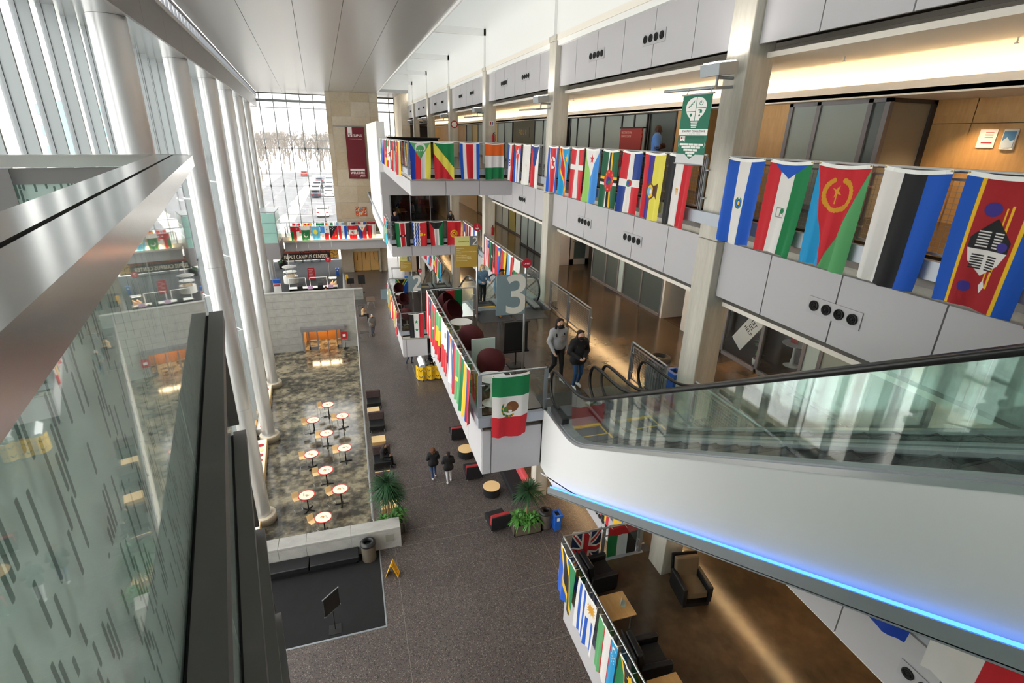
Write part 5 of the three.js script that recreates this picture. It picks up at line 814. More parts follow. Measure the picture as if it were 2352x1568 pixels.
for (const [x, z, a] of spots) dup(stoolProto, [x - 0.58, -5, z - 0.17], 0.35 + 0.3 * Math.sin(x * 9 + z));
stoolProto.rotation.y = 0.5;
thing('notice_stand', 'red notice board on a black stand beside the games room doors', 'sign stand', null, (p) => { p('board', board([-1.75, -3.9, -51.3], [-1.15, -3.9, -51.3], 0.75, 0.04), M.red); p('sheet', board([-1.58, -3.65, -51.27], [-1.3, -3.65, -51.27], 0.25, 0.01), M.paper); p('pole', cyl(-1.4, -5, -3.9, -51.3, 0.025), M.black); p('foot', rb(-1.6, -1.2, -5, -4.97, -51.5, -51.1, 0.01), M.black); });
// ---------------------------------------------------------------- ground floor seating by the court guard
const armProto = local('lounge_chair', 'dark patterned lounge chair with black leather seat beside the court guard', 'armchair', 'lounge chairs beside the court guard', [0.5, 0, -28.9], 0, (p) => {
  p('seat', rb(-0.42, 0.42, 0.2, 0.46, -0.32, 0.45, 0.05, 3), M.leather); p('backrest', new RoundedBoxGeometry(0.86, 0.62, 0.22, 3, 0.06).rotateX(-0.12).translate(0, 0.56, -0.42), M.uphol);
  for (const s of [-1, 1]) p('side_panel', rb(s * 0.4 - 0.03, s * 0.4 + 0.03, 0.06, 0.42, -0.42, 0.44, 0.02), M.leather);
  for (const [a, b] of [[-0.36, 0.38], [0.36, 0.38], [-0.36, -0.4], [0.36, -0.4]]) p('leg', cyl(a, 0, 0.2, b, 0.02, 8), M.steel);
});
for (const [z, n] of [[-26.15, 'second'], [-22.6, 'fourth'], [-20.3, 'fifth']]) dup(armProto, [z < -24 ? 0.52 : 0.56, 0, z], 0, z === -22.6 ? 'dark patterned lounge chair with a seated woman beside the court guard' : undefined);
const cubeProto = local('side_table', 'pale wooden block table between the lounge chairs', 'side table', 'block tables between the lounge chairs', [0.42, 0, -27.6], 0, (p) => { p('table_top', rb(-0.35, 0.35, 0.44, 0.48, -0.32, 0.32, 0.012), M.pale); p('body', rb(-0.33, 0.33, 0.02, 0.44, -0.3, 0.3, 0.01), M.paleSide); });
for (const z of [-24.35, -21.1, -18.95]) dup(cubeProto, [z > -19 ? 0.6 : 0.5, 0, z], 0);
// palms: lance leaves joined into crowns
function leafTuft(cx, cy, cz, n, len, w, droop, up = 0.2) {
  const pos = [], idx = [];
  for (let i = 0; i < n; i++) {
    const a = rnd(6.283), e = rnd(-0.5, 1.35), l = len * rnd(0.75, 1.15), o = pos.length / 3, sx = -Math.sin(a), sz = Math.cos(a);
    for (let k = 0; k <= 4; k++) { const t = k / 4, r = l * t * Math.cos(e) , yy = l * t * Math.sin(e) - droop * l * t * t, ww = w * (0.35 + 1.3 * t * (1 - t) * 2) * (k === 4 ? 0.05 : 1); for (const s of [-1, 1]) pos.push(cx + Math.cos(a) * r + sx * ww * s, cy + yy + up * 0, cz + Math.sin(a) * r + sz * ww * s); }
    for (let k = 0; k < 4; k++) { const b = o + k * 2; idx.push(b, b + 1, b + 2, b + 1, b + 3, b + 2); }
  }
  const g = new THREE.BufferGeometry(); g.setAttribute('position', new THREE.Float32BufferAttribute(pos, 3)); g.setIndex(idx); g.computeVertexNormals(); return g;
}
function planter(label, x0, x1, z0, z1, crowns, low) {
  thing('planter', label, 'plant', null, (p, t) => {
    p('trough', [bx(x0, x1, 0, 0.5, z0, z0 + 0.04), bx(x0, x1, 0, 0.5, z1 - 0.04, z1), bx(x0, x0 + 0.04, 0, 0.5, z0, z1), bx(x1 - 0.04, x1, 0, 0.5, z0, z1), bx(x0, x1, 0, 0.03, z0, z1)], M.pot); p('soil', bx(x0 + 0.04, x1 - 0.04, 0.38, 0.42, z0 + 0.04, z1 - 0.04), M.soil);
    for (const [x, y, z] of crowns) { const tr = p('trunk', bar([x, 0.4, z], [x + 0.05, y, z], 0.035, 8, 0.025), M.bark), f = p('crown', leafTuft(x + 0.05, y, z, 240, 0.78, 0.016, 0.35), M.leafDark, tr); f.userData.kind = 'stuff'; }
    for (const [x, y, z] of low) { const f = p('low_leaves', leafTuft(x, y, z, 56, 0.46, 0.03, 0.45), M.leaf); f.userData.kind = 'stuff'; }
  });
}
planter('long planter with dark palms at the end of the granite parapet', 0.15, 1.1, -18.3, -17.5, [[0.5, 2.3, -17.9], [0.62, 1.75, -17.85], [0.4, 1.9, -18.1]], [[0.3, 0.55, -17.85], [0.75, 0.6, -17.8], [0.95, 0.6, -18.1], [0.5, 0.55, -17.7]]);
planter('square bronze planter with a single palm below the Mexico flag', 5.42, 6.62, -16.7, -16.0, [[6.05, 1.9, -16.4]], [[5.7, 0.65, -16.25], [6.0, 0.65, -16.5], [6.35, 0.62, -16.25], [6.1, 0.6, -16.1], [5.65, 0.6, -16.55]]);
thing('litter_bin', 'round bronze litter bin with black lid beside the granite parapet', 'litter bin', null, (p) => { p('body', lathe([[0.0, 0], [0.25, 0], [0.27, 0.05], [0.27, 0.75], [0.25, 0.76]], -0.38, 0, -16.45, 32), M.pot); p('lid', lathe([[0.13, 0.74], [0.15, 0.86], [0.22, 0.87], [0.3, 0.8], [0.3, 0.74], [0.2, 0.72]], -0.38, 0, -16.45, 32), M.leather); p('liner', cyl(-0.38, 0.6, 0.7, -16.45, 0.14, 20), M.black); });
thing('litter_bin', 'round bronze litter bin beside the blue recycling bin', 'litter bin', null, (p) => { p('body', lathe([[0.0, 0], [0.25, 0], [0.27, 0.05], [0.27, 0.75], [0.25, 0.76]], 6.88, 0, -16.3, 32), M.pot); p('lid', lathe([[0.13, 0.74], [0.15, 0.86], [0.22, 0.87], [0.3, 0.8], [0.3, 0.74], [0.2, 0.72]], 6.88, 0, -16.3, 32), M.leather); p('liner', cyl(6.88, 0.6, 0.7, -16.3, 0.14, 20), M.black); });
function recycle(label, x, y, z) { thing('recycling_bin', label, 'recycling bin', null, (p) => { p('body', [new RoundedBoxGeometry(0.3, 0.7, 0.34, 2, 0.03).translate(x, y + 0.36, z)], M.blue); p('lid', [bx(x - 0.19, x + 0.19, y + 0.7, y + 0.8, z - 0.22, z - 0.14), bx(x - 0.19, x + 0.19, y + 0.7, y + 0.8, z + 0.14, z + 0.22), bx(x - 0.19, x - 0.1, y + 0.7, y + 0.8, z - 0.14, z + 0.14), bx(x + 0.1, x + 0.19, y + 0.7, y + 0.8, z - 0.14, z + 0.14)], M.blue); p('opening', bx(x - 0.1, x + 0.1, y + 0.7, y + 0.74, z - 0.14, z + 0.14), M.black); p('label_sheet', bx(x - 0.06, x + 0.06, y + 0.5, y + 0.66, z + 0.171, z + 0.176), M.paper); }); }
recycle('slim blue recycling bin next to the bronze bin under the white escalator', 7.3, 0, -16.05); recycle('blue recycling bin in the far lobby by the limestone tower', -1.75, 0, -62.2);
thing('ottoman', 'round black ottoman table with a pale wooden top', 'table', 'round ottoman tables', (p) => { p('drum', lathe([[0, 0.03], [0.38, 0.03], [0.4, 0.06], [0.4, 0.42], [0.38, 0.43]], 5.24, 0, -18.98, 40), M.blackFab); p('table_top', lathe([[0, 0.45], [0.39, 0.45], [0.4, 0.43], [0.39, 0.41], [0, 0.41]], 5.24, 0, -18.98, 40), M.pale); });
thing('ottoman', 'round black ottoman table with a pale top half hidden by the landing', 'table', 'round ottoman tables', (p) => { p('drum', lathe([[0, 0.03], [0.38, 0.03], [0.4, 0.06], [0.4, 0.42], [0.38, 0.43]], 4.75, 0, -22.3, 40), M.blackFab); p('table_top', lathe([[0, 0.45], [0.39, 0.45], [0.4, 0.43], [0.39, 0.41], [0, 0.41]], 4.75, 0, -22.3, 40), M.pale); });
function redChair(label, x, z, turn) { local('red_armchair', label, 'armchair', 'black armchairs with red backs', [x, 0, z], turn, (p) => { p('seat', rb(-0.4, 0.4, 0.12, 0.45, -0.35, 0.42, 0.05, 3), M.blackFab); p('backrest', new RoundedBoxGeometry(0.82, 0.5, 0.18, 3, 0.05).rotateX(-0.15).translate(0, 0.6, -0.36), M.redFab); p('back_shell', new RoundedBoxGeometry(0.84, 0.75, 0.05, 2, 0.02).rotateX(-0.15).translate(0, 0.48, -0.48), M.blackFab); for (const [a, b] of [[-0.34, 0.36], [0.34, 0.36], [-0.34, -0.34], [0.34, -0.34]]) p('caster', cyl(a, 0, 0.12, b, 0.03, 8), M.steel); }); }
redChair('black armchair with red back below the corner of the Level 3 landing', 4.72, -20.6, Math.PI); redChair('black armchair with red back farther under the landing', 4.7, -24.2, Math.PI); redChair('black armchair with red back behind the bronze planter', 4.92, -16.95, Math.PI + 0.1);
thing('sofa', 'black sofa with a long red back roll beside the concrete column', 'sofa', null, (p) => { p('seat', rb(6.0, 6.75, 0.1, 0.45, -21.5, -18.1, 0.05), M.blackFab); for (const q of [-21.3, -18.3]) for (const w of [6.1, 6.65]) p('leg', cyl(w, 0, 0.12, q, 0.03, 8), M.steel); p('back_roll', rb(6.7, 6.98, 0.35, 0.82, -21.6, -18.0, 0.1, 3), S(0xc84a50, 0.8)); });
thing('entrance_mat', 'black entrance mat framed in steel at the foot of the parapet', 'mat', null, (p) => { p('pile', bx(-4.4, 0.0, 0.002, 0.012, -16.78, -13.24), M.carpet); p('frame', [bx(0.0, 0.05, 0, 0.014, -16.78, -13.18), bx(-4.4, 0.0, 0, 0.014, -13.24, -13.18)], M.steelDull); });
thing('leather_bench', 'long low black leather bench along the granite parapet', 'bench', null, (p) => { for (const [a, b] of [[-4.4, -2.55], [-2.52, -0.75]]) p('cushion', rb(a, b, 0.18, 0.42, -16.78, -16.2, 0.04), M.leather); p('base', bx(-4.3, -0.85, 0.02, 0.18, -16.7, -16.3), M.black); });
thing('poster_stand', 'black empty poster frame on a thin stand on the entrance mat', 'sign stand', null, (p) => { p('frame', [board([-1.85, 0.85, -13.35], [-1.4, 0.85, -13.75], 0.75, 0.03)], M.black); p('frame_lip', [bar([-1.87, 0.86, -13.33], [-1.38, 0.86, -13.77], 0.018), bar([-1.87, 1.6, -13.33], [-1.38, 1.6, -13.77], 0.018)], M.steelDull); p('pole', cyl(-1.62, 0.02, 0.85, -13.55, 0.016), M.black); p('foot', rb(-1.82, -1.42, 0.012, 0.03, -13.75, -13.35, 0.008), M.black); });
const wetMat = printed(64, 128, (x) => { x.fillStyle = '#f2b81a'; x.fillRect(0, 0, 64, 128); text(x, 'CAUTION', 32, 30, 12, '#3a2a0a'); for (let i = 0; i < 3; i++) rect(x, '#5a3a0a', 14, 48 + i * 10, 36, 3); x.strokeStyle = '#3a2a0a'; x.lineWidth = 3; x.strokeRect(18, 82, 28, 26); });
function wetFloor(label, x, y, z, a) { local('wet_floor_sign', label, 'floor sign', 'yellow floor signs', [x, y, z], a, (p) => { for (const s of [-1, 1]) p('leaf', new THREE.BoxGeometry(0.3, 0.66, 0.015).rotateX(s * -0.36).translate(0, 0.31, s * 0.117), wetMat); p('hinge', bar([-0.1, 0.62, 0], [0.1, 0.62, 0], 0.018), M.yellow); }); }
wetFloor('yellow folding wet floor sign on the terrazzo beside the entrance mat', 0.42, 0, -15.4, 1.25); wetFloor('yellow wet floor sign behind the white board on the Level 3 landing', 3.3, L3, -13.1, 1.2); wetFloor('yellow wet floor sign in the far lobby by the timber doors', -0.75, 0, -59.7, 0.1);
thing('folding_barrier', 'yellow accordion barrier closing the escalator foot', 'barrier', null, (p) => {
  const n = 6, pts = Array.from({ length: n + 1 }, (_, i) => [3.6 + i * 0.28, -31.75 + (i % 2) * 0.16]); pts.unshift([3.5, -32.1]);
  for (let i = 0; i < pts.length - 1; i++) {
    const [ax, az] = pts[i], [cx, cz] = pts[i + 1], L = Math.hypot(cx - ax, cz - az), s = new THREE.Shape([[0, 0.06], [L, 0.06], [L, 1.02], [0, 1.02]].map((q) => new THREE.Vector2(...q)));
    for (const yy of [0.28, 0.76]) for (const [px, t] of [[L * 0.32, 1], [L * 0.68, -1]]) { const hole = new THREE.Path(); hole.absellipse(px, yy, 0.03, 0.13, 0, 6.283, false, t * 0.6); s.holes.push(hole); }
    const g = new THREE.ExtrudeGeometry(s, { depth: 0.03, bevelEnabled: false, curveSegments: 8 }).rotateY(-Math.atan2(cz - az, cx - ax)).translate(ax, 0, az); p('leaf', g, M.yellow);
    p('foot', cyl(ax, 0, 0.08, az, 0.04, 8), M.black);
  }
});
// ---------------------------------------------------------------- landing furniture
function eggChair(label, x, y, z, a) { local('egg_chair', label, 'armchair', 'dark red egg chairs', [x, y, z], a, (p) => { const g = new THREE.SphereGeometry(0.37, 28, 18, 0, 6.2832, 0, 2.0).rotateX(-2.2).scale(1, 1.1, 0.9); p('shell', g.translate(0, 0.72, -0.02), new THREE.MeshStandardMaterial({ color: 0x480b12, roughness: 0.85, side: THREE.DoubleSide })); p('cushion', new RoundedBoxGeometry(0.48, 0.12, 0.46, 3, 0.05).translate(0, 0.45, 0.05), M.redDark); p('stem', cyl(0, 0.04, 0.42, 0, 0.03, 10), M.steel); p('foot', [flat([-0.28, 0.02, -0.1], [0.28, 0.02, 0.1], 0.05, 0.03), flat([0.1, 0.02, -0.28], [-0.1, 0.02, 0.28], 0.05, 0.03)], M.steel); }); }
function tulip(label, x, y, z, r = 0.34) { thing('pedestal_table', label, 'table', 'white pedestal tables', (p) => { p('table_top', lathe([[0, 0.7], [r, 0.7], [r + 0.01, 0.69], [r - 0.03, 0.67], [0, 0.67]], x, y, z, 32), M.paper); p('pedestal', lathe([[0.24, 0], [0.2, 0.02], [0.06, 0.08], [0.035, 0.3], [0.05, 0.6], [0.09, 0.67]], x, y, z, 24), M.paper); }); }
eggChair('dark red egg chair in front of the Malawi flag', 2.98, L3, -15.75, 0.7); eggChair('dark red egg chair partly hidden by the Malaysia flag', 2.95, L3, -16.6, 0.9); eggChair('dark red egg chair behind the white board', 3.05, L3, -13.4, 2.6); eggChair('dark red egg chair behind the Mexico flag', 3.15, L3, -11.6, 2.8);
tulip('white round pedestal table between the egg chairs of the Level 3 landing', 3.05, L3, -14.8); tulip('white round pedestal table at the glass corner behind the Mexico flag', 2.95, L3, -10.75);
eggChair('dark red egg chair on the Level 2 landing beside the white table', 3.0, L2, -33.0, 0.4); eggChair('dark red egg chair on the Level 2 landing by the South Africa flag', 2.95, L2, -35.6, 0.2); eggChair('red egg chair behind the Syria flag', 2.85, L2, -29.9, 2.7); tulip('white round pedestal table on the Level 2 landing', 2.95, L2, -34.3);
tulip('white pedestal table behind the shop window with a red card stand', 12.0, L3, -10.7, 0.36);
thing('card_stand', 'red card stand on the table behind the shop window', 'sign', null, (p) => p('card', board([11.95, L3 + 0.7, -10.85], [11.97, L3 + 0.7, -10.62], 0.3, 0.02), M.red));
thing('potted_plant', 'slender green plant in a white pot inside the shop window', 'plant', null, (p) => { p('pot', lathe([[0, 0], [0.1, 0], [0.13, 0.2], [0.1, 0.2]], 11.0, L3, -11.0, 20), M.paper); p('stem', [bar([11, L3 + 0.15, -11], [11.05, L3 + 0.95, -11.1], 0.01), bar([11, L3 + 0.15, -11], [10.95, L3 + 0.8, -10.85], 0.01)], M.leafDark); const f = p('leaves', [0, 1, 2, 3, 4, 5].map((k) => leafTuft(11.0 + 0.01 * k, L3 + 0.35 + k * 0.1, -11 - 0.015 * k, 6, 0.18, 0.03, 0.2)), M.leaf); f.userData.kind = 'stuff'; });
thing('shop_poster', 'slanted white poster with black lettering in the shop window', 'poster', null, (p) => p('sheet', new THREE.BoxGeometry(0.02, 1.25, 0.5).rotateX(0.6).translate(10.8, 10.35, -11.35), printed(128, 320, (x) => { x.fillStyle = '#eceae6'; x.fillRect(0, 0, 128, 320); text(x, 'LET', 64, 70, 40, '#26282a'); text(x, 'US', 64, 110, 40, '#26282a'); text(x, 'HELP', 64, 150, 40, '#26282a'); rect(x, '#b0303a', 50, 20, 8, 26); })));
function clubChair(label, x, z, a, mat) { local('club_chair', label, 'armchair', 'club chairs on the second floor balcony', [x, L2, z], a, (p) => { p('seat', rb(-0.27, 0.27, 0.24, 0.44, -0.25, 0.36, 0.04, 3), mat); p('backrest', new RoundedBoxGeometry(0.62, 0.55, 0.16, 3, 0.05).rotateX(-0.2).translate(0, 0.64, -0.33), mat); for (const s of [-1, 1]) p('arm', rb(s * 0.33 - 0.06, s * 0.33 + 0.06, 0.1, 0.58, -0.36, 0.38, 0.03, 3), M.leather); p('back_shell', new RoundedBoxGeometry(0.7, 0.8, 0.05, 2, 0.02).rotateX(-0.2).translate(0, 0.52, -0.44), M.leather); p('base', bx(-0.34, 0.34, 0, 0.1, -0.36, 0.36), M.black); }); }
clubChair('black club chair with bronze seat beside the concrete column', 7.45, -8.0, -0.15, M.tanSeat); clubChair('black club chair at the corner under the British flag', 5.35, -9.0, 1.6, M.leather); clubChair('black club chair next to the second balcony table', 5.35, -6.55, 1.5, M.leather);
thing('balcony_table', 'square maple table with a white card holder on the second floor balcony', 'table', 'maple tables on the balcony', (p) => { p('table_top', rb(4.92, 5.58, L2 + 0.5, L2 + 0.54, -8.15, -7.45, 0.015), M.maple); for (const [a, b] of [[5, -8.05], [5.5, -8.05], [5, -7.55], [5.5, -7.55]]) p('leg', cyl(a, L2, L2 + 0.5, b, 0.02, 8), M.steel); });
thing('balcony_table', 'square maple table cut by the lower edge of the picture', 'table', 'maple tables on the balcony', (p) => { p('table_top', rb(4.95, 5.65, L2 + 0.5, L2 + 0.54, -6.0, -5.3, 0.015), M.maple); for (const [a, b] of [[5, -5.9], [5.6, -5.9], [5, -5.4], [5.6, -5.4]]) p('leg', cyl(a, L2, L2 + 0.5, b, 0.02, 8), M.steel); });
thing('card_holder', 'clear card holder on the maple balcony table', 'sign', null, (p) => p('holder', [flat([5.3, L2 + 0.62, -7.75], [5.42, L2 + 0.62, -7.9], 0.01, 0.14), flat([5.36, L2 + 0.55, -7.72], [5.48, L2 + 0.55, -7.87], 0.1, 0.01)], M.frostedWhite));
thing('litter_bin', 'ribbed steel litter bin behind the mesh railing at the escalator', 'litter bin', null, (p) => { p('body', [cyl(7.0 - 0.55 + 0.9, L3, L3 + 0.8, -10.5, 0.28, 28)], M.frameGrey); for (let k = 0; k < 28; k++) { const a = k * 0.2244; p('rib', cyl(7.35 + 0.285 * Math.cos(a), L3 + 0.03, L3 + 0.78, -10.5 + 0.285 * Math.sin(a), 0.012, 6), M.steelDull); } p('lid', lathe([[0.12, 0.78], [0.16, 0.9], [0.29, 0.86], [0.3, 0.78]], 7.35, L3, -10.5, 28), M.black); });
recycle('blue recycling bin behind the mesh railing at the escalator', 7.35, L3, -9.75);
thing('counter', 'long black bar counter on the fourth floor bridge', 'counter', null, (p) => { p('top', rb(2.9, 6.5, 15.22, 15.28, -38.6, -38.0, 0.01), M.black); p('front', bx(3.0, 6.4, L4, 15.22, -38.5, -38.1), M.blackFab); });
thing('room_table', 'dark study table in the glazed third floor room', 'table', 'tables in the glazed room', (p) => { p('table_top', bx(3.3, 4.2, L3 + 0.72, L3 + 0.76, -41, -39.4), M.interior); for (const x of [3.4, 4.1]) p('leg', bx(x, x + 0.05, L3, L3 + 0.72, -40.3, -40.2), M.black); });
thing('room_chair', 'large black armchair in the glazed third floor room', 'armchair', null, (p) => { p('seat', rb(4.9, 5.8, L3 + 0.1, L3 + 0.5, -41, -40.2, 0.05), M.leather); p('backrest', rb(4.9, 5.8, L3 + 0.4, L3 + 1.1, -41.2, -40.95, 0.05), M.leather); });
// ---------------------------------------------------------------- far lobby and side seating
thing('info_desk', 'long white and black information desk behind the granite parapet', 'desk', null, (p) => { p('desk_top', rb(-6.2, -1.6, 1.0, 1.06, -53.9, -53.2, 0.01), M.paper); p('desk_front', bx(-6.1, -1.7, 0, 1.0, -53.85, -53.7), M.black); p('desk_end', [bx(-6.2, -6.1, 0, 1, -53.9, -52.8), bx(-1.7, -1.6, 0, 1, -53.9, -52.8)], M.black); p('work_top', bx(-6.1, -1.7, 0.72, 0.76, -53.7, -52.7), M.black); });
for (let i = 0; i < 4; i++) thing('desk_monitor', 'small screen standing on the information desk', 'monitor', 'screens on the information desk', (p) => { const x = -5.4 + i * 0.95; p('display', board([x, 0.95, -53.1], [x + 0.5, 0.95, -53.15], 0.34, 0.03), i % 2 ? S(0xd9b8d8, 0.4) : M.black); p('stand', cyl(x + 0.25, 0.76, 0.95, -53.15, 0.03, 8), M.black); });
for (const [a, b] of [[-6.15, -4.6], [-4.2, -2.6]]) thing('desk_shield', 'white framed clear shield above the information desk', 'shield', 'shields on the information desk', (p) => { p('frame', [bar([a, 1.06, -53.6], [a, 2.0, -53.6], 0.03), bar([b, 1.06, -53.6], [b, 2.0, -53.6], 0.03), bar([a, 2.0, -53.6], [b, 2.0, -53.6], 0.03)], M.paper); p('pane', bx(a, b, 1.06, 2.0, -53.605, -53.595), M.glass); });
thing('snack_case', 'warm lit clear snack case at the end of the information desk', 'display case', null, (p) => { p('case', [bx(-2.4, -1.65, 1.06, 1.1, -53.8, -53.2), bx(-2.4, -1.65, 1.9, 1.94, -53.8, -53.2)], M.paper); p('pane', [bx(-2.4, -2.39, 1.1, 1.9, -53.8, -53.2), bx(-1.66, -1.65, 1.1, 1.9, -53.8, -53.2)], M.glass); p('case_lamp', bx(-2.3, -1.75, 1.86, 1.9, -53.7, -53.3), M.cove); p('goods', [0, 1, 2, 3, 4, 5].map((k) => rb(-2.34 + k * 0.11, -2.26 + k * 0.11, 1.1, 1.35 + 0.1 * (k % 3), -53.7, -53.4, 0.02)), S(0xe6c09a, 0.6)); });
thing('display_drum', 'white round display drum with shelves in the far lobby', 'display', null, (p) => { const x = -6.6, z = -59.8; p('base', cyl(x, 0, 0.75, z, 0.75, 32), M.signPale); p('shelf', cyl(x, 1.2, 1.24, z, 0.7, 32), M.paper); p('shelf_top', cyl(x, 1.75, 1.8, z, 0.75, 32), M.paper); for (let k = 0; k < 6; k++) p('upright', cyl(x + 0.66 * Math.cos(k * 1.047), 0.75, 1.75, z + 0.66 * Math.sin(k * 1.047), 0.02, 8), M.steelDull); p('pole', cyl(x, 1.8, 3.2, z, 0.05), M.paper); p('goods', [0, 1, 2, 3, 4].map((k) => rb(x - 0.4 + k * 0.18, x - 0.26 + k * 0.18, 0.75, 1.02, z + 0.3, z + 0.42, 0.02)), M.pale); });
thing('a_frame_sign', 'red folding notice board in the far lobby', 'sign stand', null, (p) => { p('leaf', [new THREE.BoxGeometry(0.75, 1.35, 0.03).rotateX(-0.15).translate(-4.5, 0.67, -60.6)], printed(96, 160, (x) => { x.fillStyle = '#c01a2c'; x.fillRect(0, 0, 96, 160); for (let i = 0; i < 8; i++) rect(x, '#f0c8c8', 14, 20 + i * 15, 68 - (i % 3) * 10, 5); })); p('back_leaf', new THREE.BoxGeometry(0.75, 1.35, 0.03).rotateX(0.15).translate(-4.5, 0.67, -60.8), M.red); });
thing('poster_stand', 'white poster stand with blue cap against the window columns', 'sign stand', null, (p) => { p('panel', new THREE.BoxGeometry(0.7, 1.3, 0.04).rotateX(-0.1).translate(-7.35, 0.75, -54.4), printed(64, 128, (x) => { x.fillStyle = '#ecebe8'; x.fillRect(0, 0, 64, 128); rect(x, '#c8424a', 6, 12, 52, 20); })); p('cap', rb(-7.7, -7.0, 1.4, 1.8, -54.6, -54.3, 0.05), M.blue); });
thing('lobby_plant', 'broad green shrub in a black pot in the corner of the far lobby', 'plant', null, (p) => { p('pot', lathe([[0, 0], [0.42, 0], [0.52, 0.75], [0.46, 0.75]], -8.1, 0, -67, 24), M.black); const f = p('foliage', [leafTuft(-8.1, 1.0, -67, 60, 0.7, 0.06, 0.3), leafTuft(-8.1, 1.9, -67, 70, 0.75, 0.06, 0.3)], M.leafDark); p('trunk', bar([-8.1, 0.6, -67], [-8.1, 1.9, -67], 0.04), M.bark); f.userData.kind = 'stuff'; });
thing('glass_pod', 'green glazed bay hanging beside the footbridge', 'bay window', null, (p) => { p('base', rb(-8.7, -6.95, 3.2, 4.9, -60.5, -57, 0.04), M.frameGrey); for (const [a, b] of [[4.9, 5.9], [5.9, 6.9], [6.9, 7.9]]) { p('pane', bx(-6.99, -6.97, a + 0.03, b - 0.03, -60.4, -57.1), S(0x8fb8ae, 0.2)); p('pane', bx(-8.6, -7.0, a + 0.03, b - 0.03, -57.03, -57.0), S(0x8fb8ae, 0.2)); } p('frame', [bx(-7.02, -6.95, 4.9, 8, -57.08, -57), bx(-8.7, -6.95, 7.9, 8, -60.5, -57), bx(-8.7, -6.95, 5.87, 5.93, -57.06, -56.98), bx(-8.7, -6.95, 6.87, 6.93, -57.06, -56.98)], M.mull); });
function metalBench(label, x, z) { thing('metal_bench', label, 'bench', 'slatted benches by the court guard', (p) => { for (let k = 0; k < 6; k++) p('slat', bx(x - 0.34, x + 0.34, 0.42, 0.45, z - 0.28 + k * 0.09, z - 0.21 + k * 0.09), S(0x4a4340, 0.6)); p('leg', [bx(x - 0.36, x - 0.32, 0, 0.42, z - 0.25, z - 0.2), bx(x + 0.32, x + 0.36, 0, 0.42, z - 0.25, z - 0.2), bx(x - 0.36, x - 0.32, 0, 0.42, z + 0.2, z + 0.25), bx(x + 0.32, x + 0.36, 0, 0.42, z + 0.2, z + 0.25), bx(x - 0.36, x + 0.36, 0.38, 0.42, z + 0.22, z + 0.26)], M.steel); }); }
metalBench('empty slatted bench near the man in the winter coat', 0.45, -40.9); metalBench('slatted bench carrying the woman in the tan jacket', 0.45, -45.2); metalBench('slatted bench close to the brown folding table', 0.45, -48.4);
thing('folding_table', 'brown folding table with bent steel legs beside the slatted benches', 'table', null, (p) => { p('table_top', rb(0.95, 1.75, 0.72, 0.76, -49.9, -48.3, 0.01), S(0x5a4a3a, 0.5)); for (const z of [-49.6, -48.6]) p('leg', [bar([1.0, 0, z], [1.2, 0.72, z], 0.02), bar([1.7, 0, z], [1.5, 0.72, z], 0.02), bar([1.2, 0.35, z], [1.5, 0.35, z], 0.015)], M.steel); });
for (const [x, z] of [[-0.35, -54.6], [0.75, -54.2]]) thing('poster_stand', x < 0 ? 'small black screen on a stand at the parapet corner' : 'dark double poster board near the parapet corner', 'sign stand', null, (p) => { p('frame', board([x - 0.35, 0.9, z], [x + 0.35, 0.9, z], x < 0 ? 0.55 : 0.95, 0.04), M.black); p('pole', cyl(x, 0, 0.9, z - 0.03, 0.03), M.black); p('foot', rb(x - 0.25, x + 0.25, 0, 0.03, z - 0.25, z + 0.25, 0.01), M.black); });
thing('lobby_table', 'black topped table with steel legs beside the limestone tower', 'table', null, (p) => { p('table_top', rb(4.3, 6.0, 0.72, 0.76, -61.5, -60.7, 0.01), M.frameDark); for (const x of [4.4, 5.9]) p('leg', [cyl(x, 0, 0.72, -61.4, 0.02), cyl(x, 0, 0.72, -60.8, 0.02)], M.steel); });
thing('vending_box', 'pair of blue newspaper boxes at the far lobby', 'box', null, (p) => { p('body', [rb(5.3, 5.7, 0, 1.1, -56, -55.6, 0.03), rb(5.8, 6.2, 0, 1.1, -56, -55.6, 0.03)], M.blue); p('label_sheet', [bx(5.36, 5.64, 0.75, 0.95, -55.6, -55.59), bx(5.86, 6.14, 0.75, 0.95, -55.6, -55.59)], M.paper); });

// small fittings
function extinguisher(label, x, y, z) { thing('fire_extinguisher', label, 'extinguisher', null, (p) => { p('cylinder', lathe([[0, 0], [0.07, 0], [0.075, 0.02], [0.075, 0.38], [0.05, 0.44], [0.02, 0.46]], x, y, z, 20), M.red); p('valve', [cyl(x, y + 0.46, y + 0.52, z, 0.02, 8), flat([x, y + 0.52, z], [x + 0.1, y + 0.55, z], 0.02, 0.02)], M.black); p('hose', tube([[x, y + 0.5, z + 0.02], [x + 0.1, y + 0.4, z + 0.05], [x + 0.09, y + 0.15, z + 0.07]], 0.01, 12, 6), M.black); p('hook', bar([x, y + 0.3, z], [x, y + 0.3, z - 0.14], 0.015, 6), M.steel); }); }
extinguisher('red fire extinguisher on the fourth floor column behind the bridge rail', 7.5, 15.1, -27.54); extinguisher('red fire extinguisher on the third floor column above the flag rail', 7.5, 10.4, -27.54);
thing('round_sign', 'white round sign with a red ring on a far concrete column', 'sign', null, (p) => { p('plate', new THREE.CylinderGeometry(0.24, 0.24, 0.02, 28).rotateX(Math.PI / 2).translate(7.4, 16.15, -37.23), M.red); p('face', new THREE.CylinderGeometry(0.17, 0.17, 0.02, 28).rotateX(Math.PI / 2).translate(7.4, 16.15, -37.22), M.paper); });
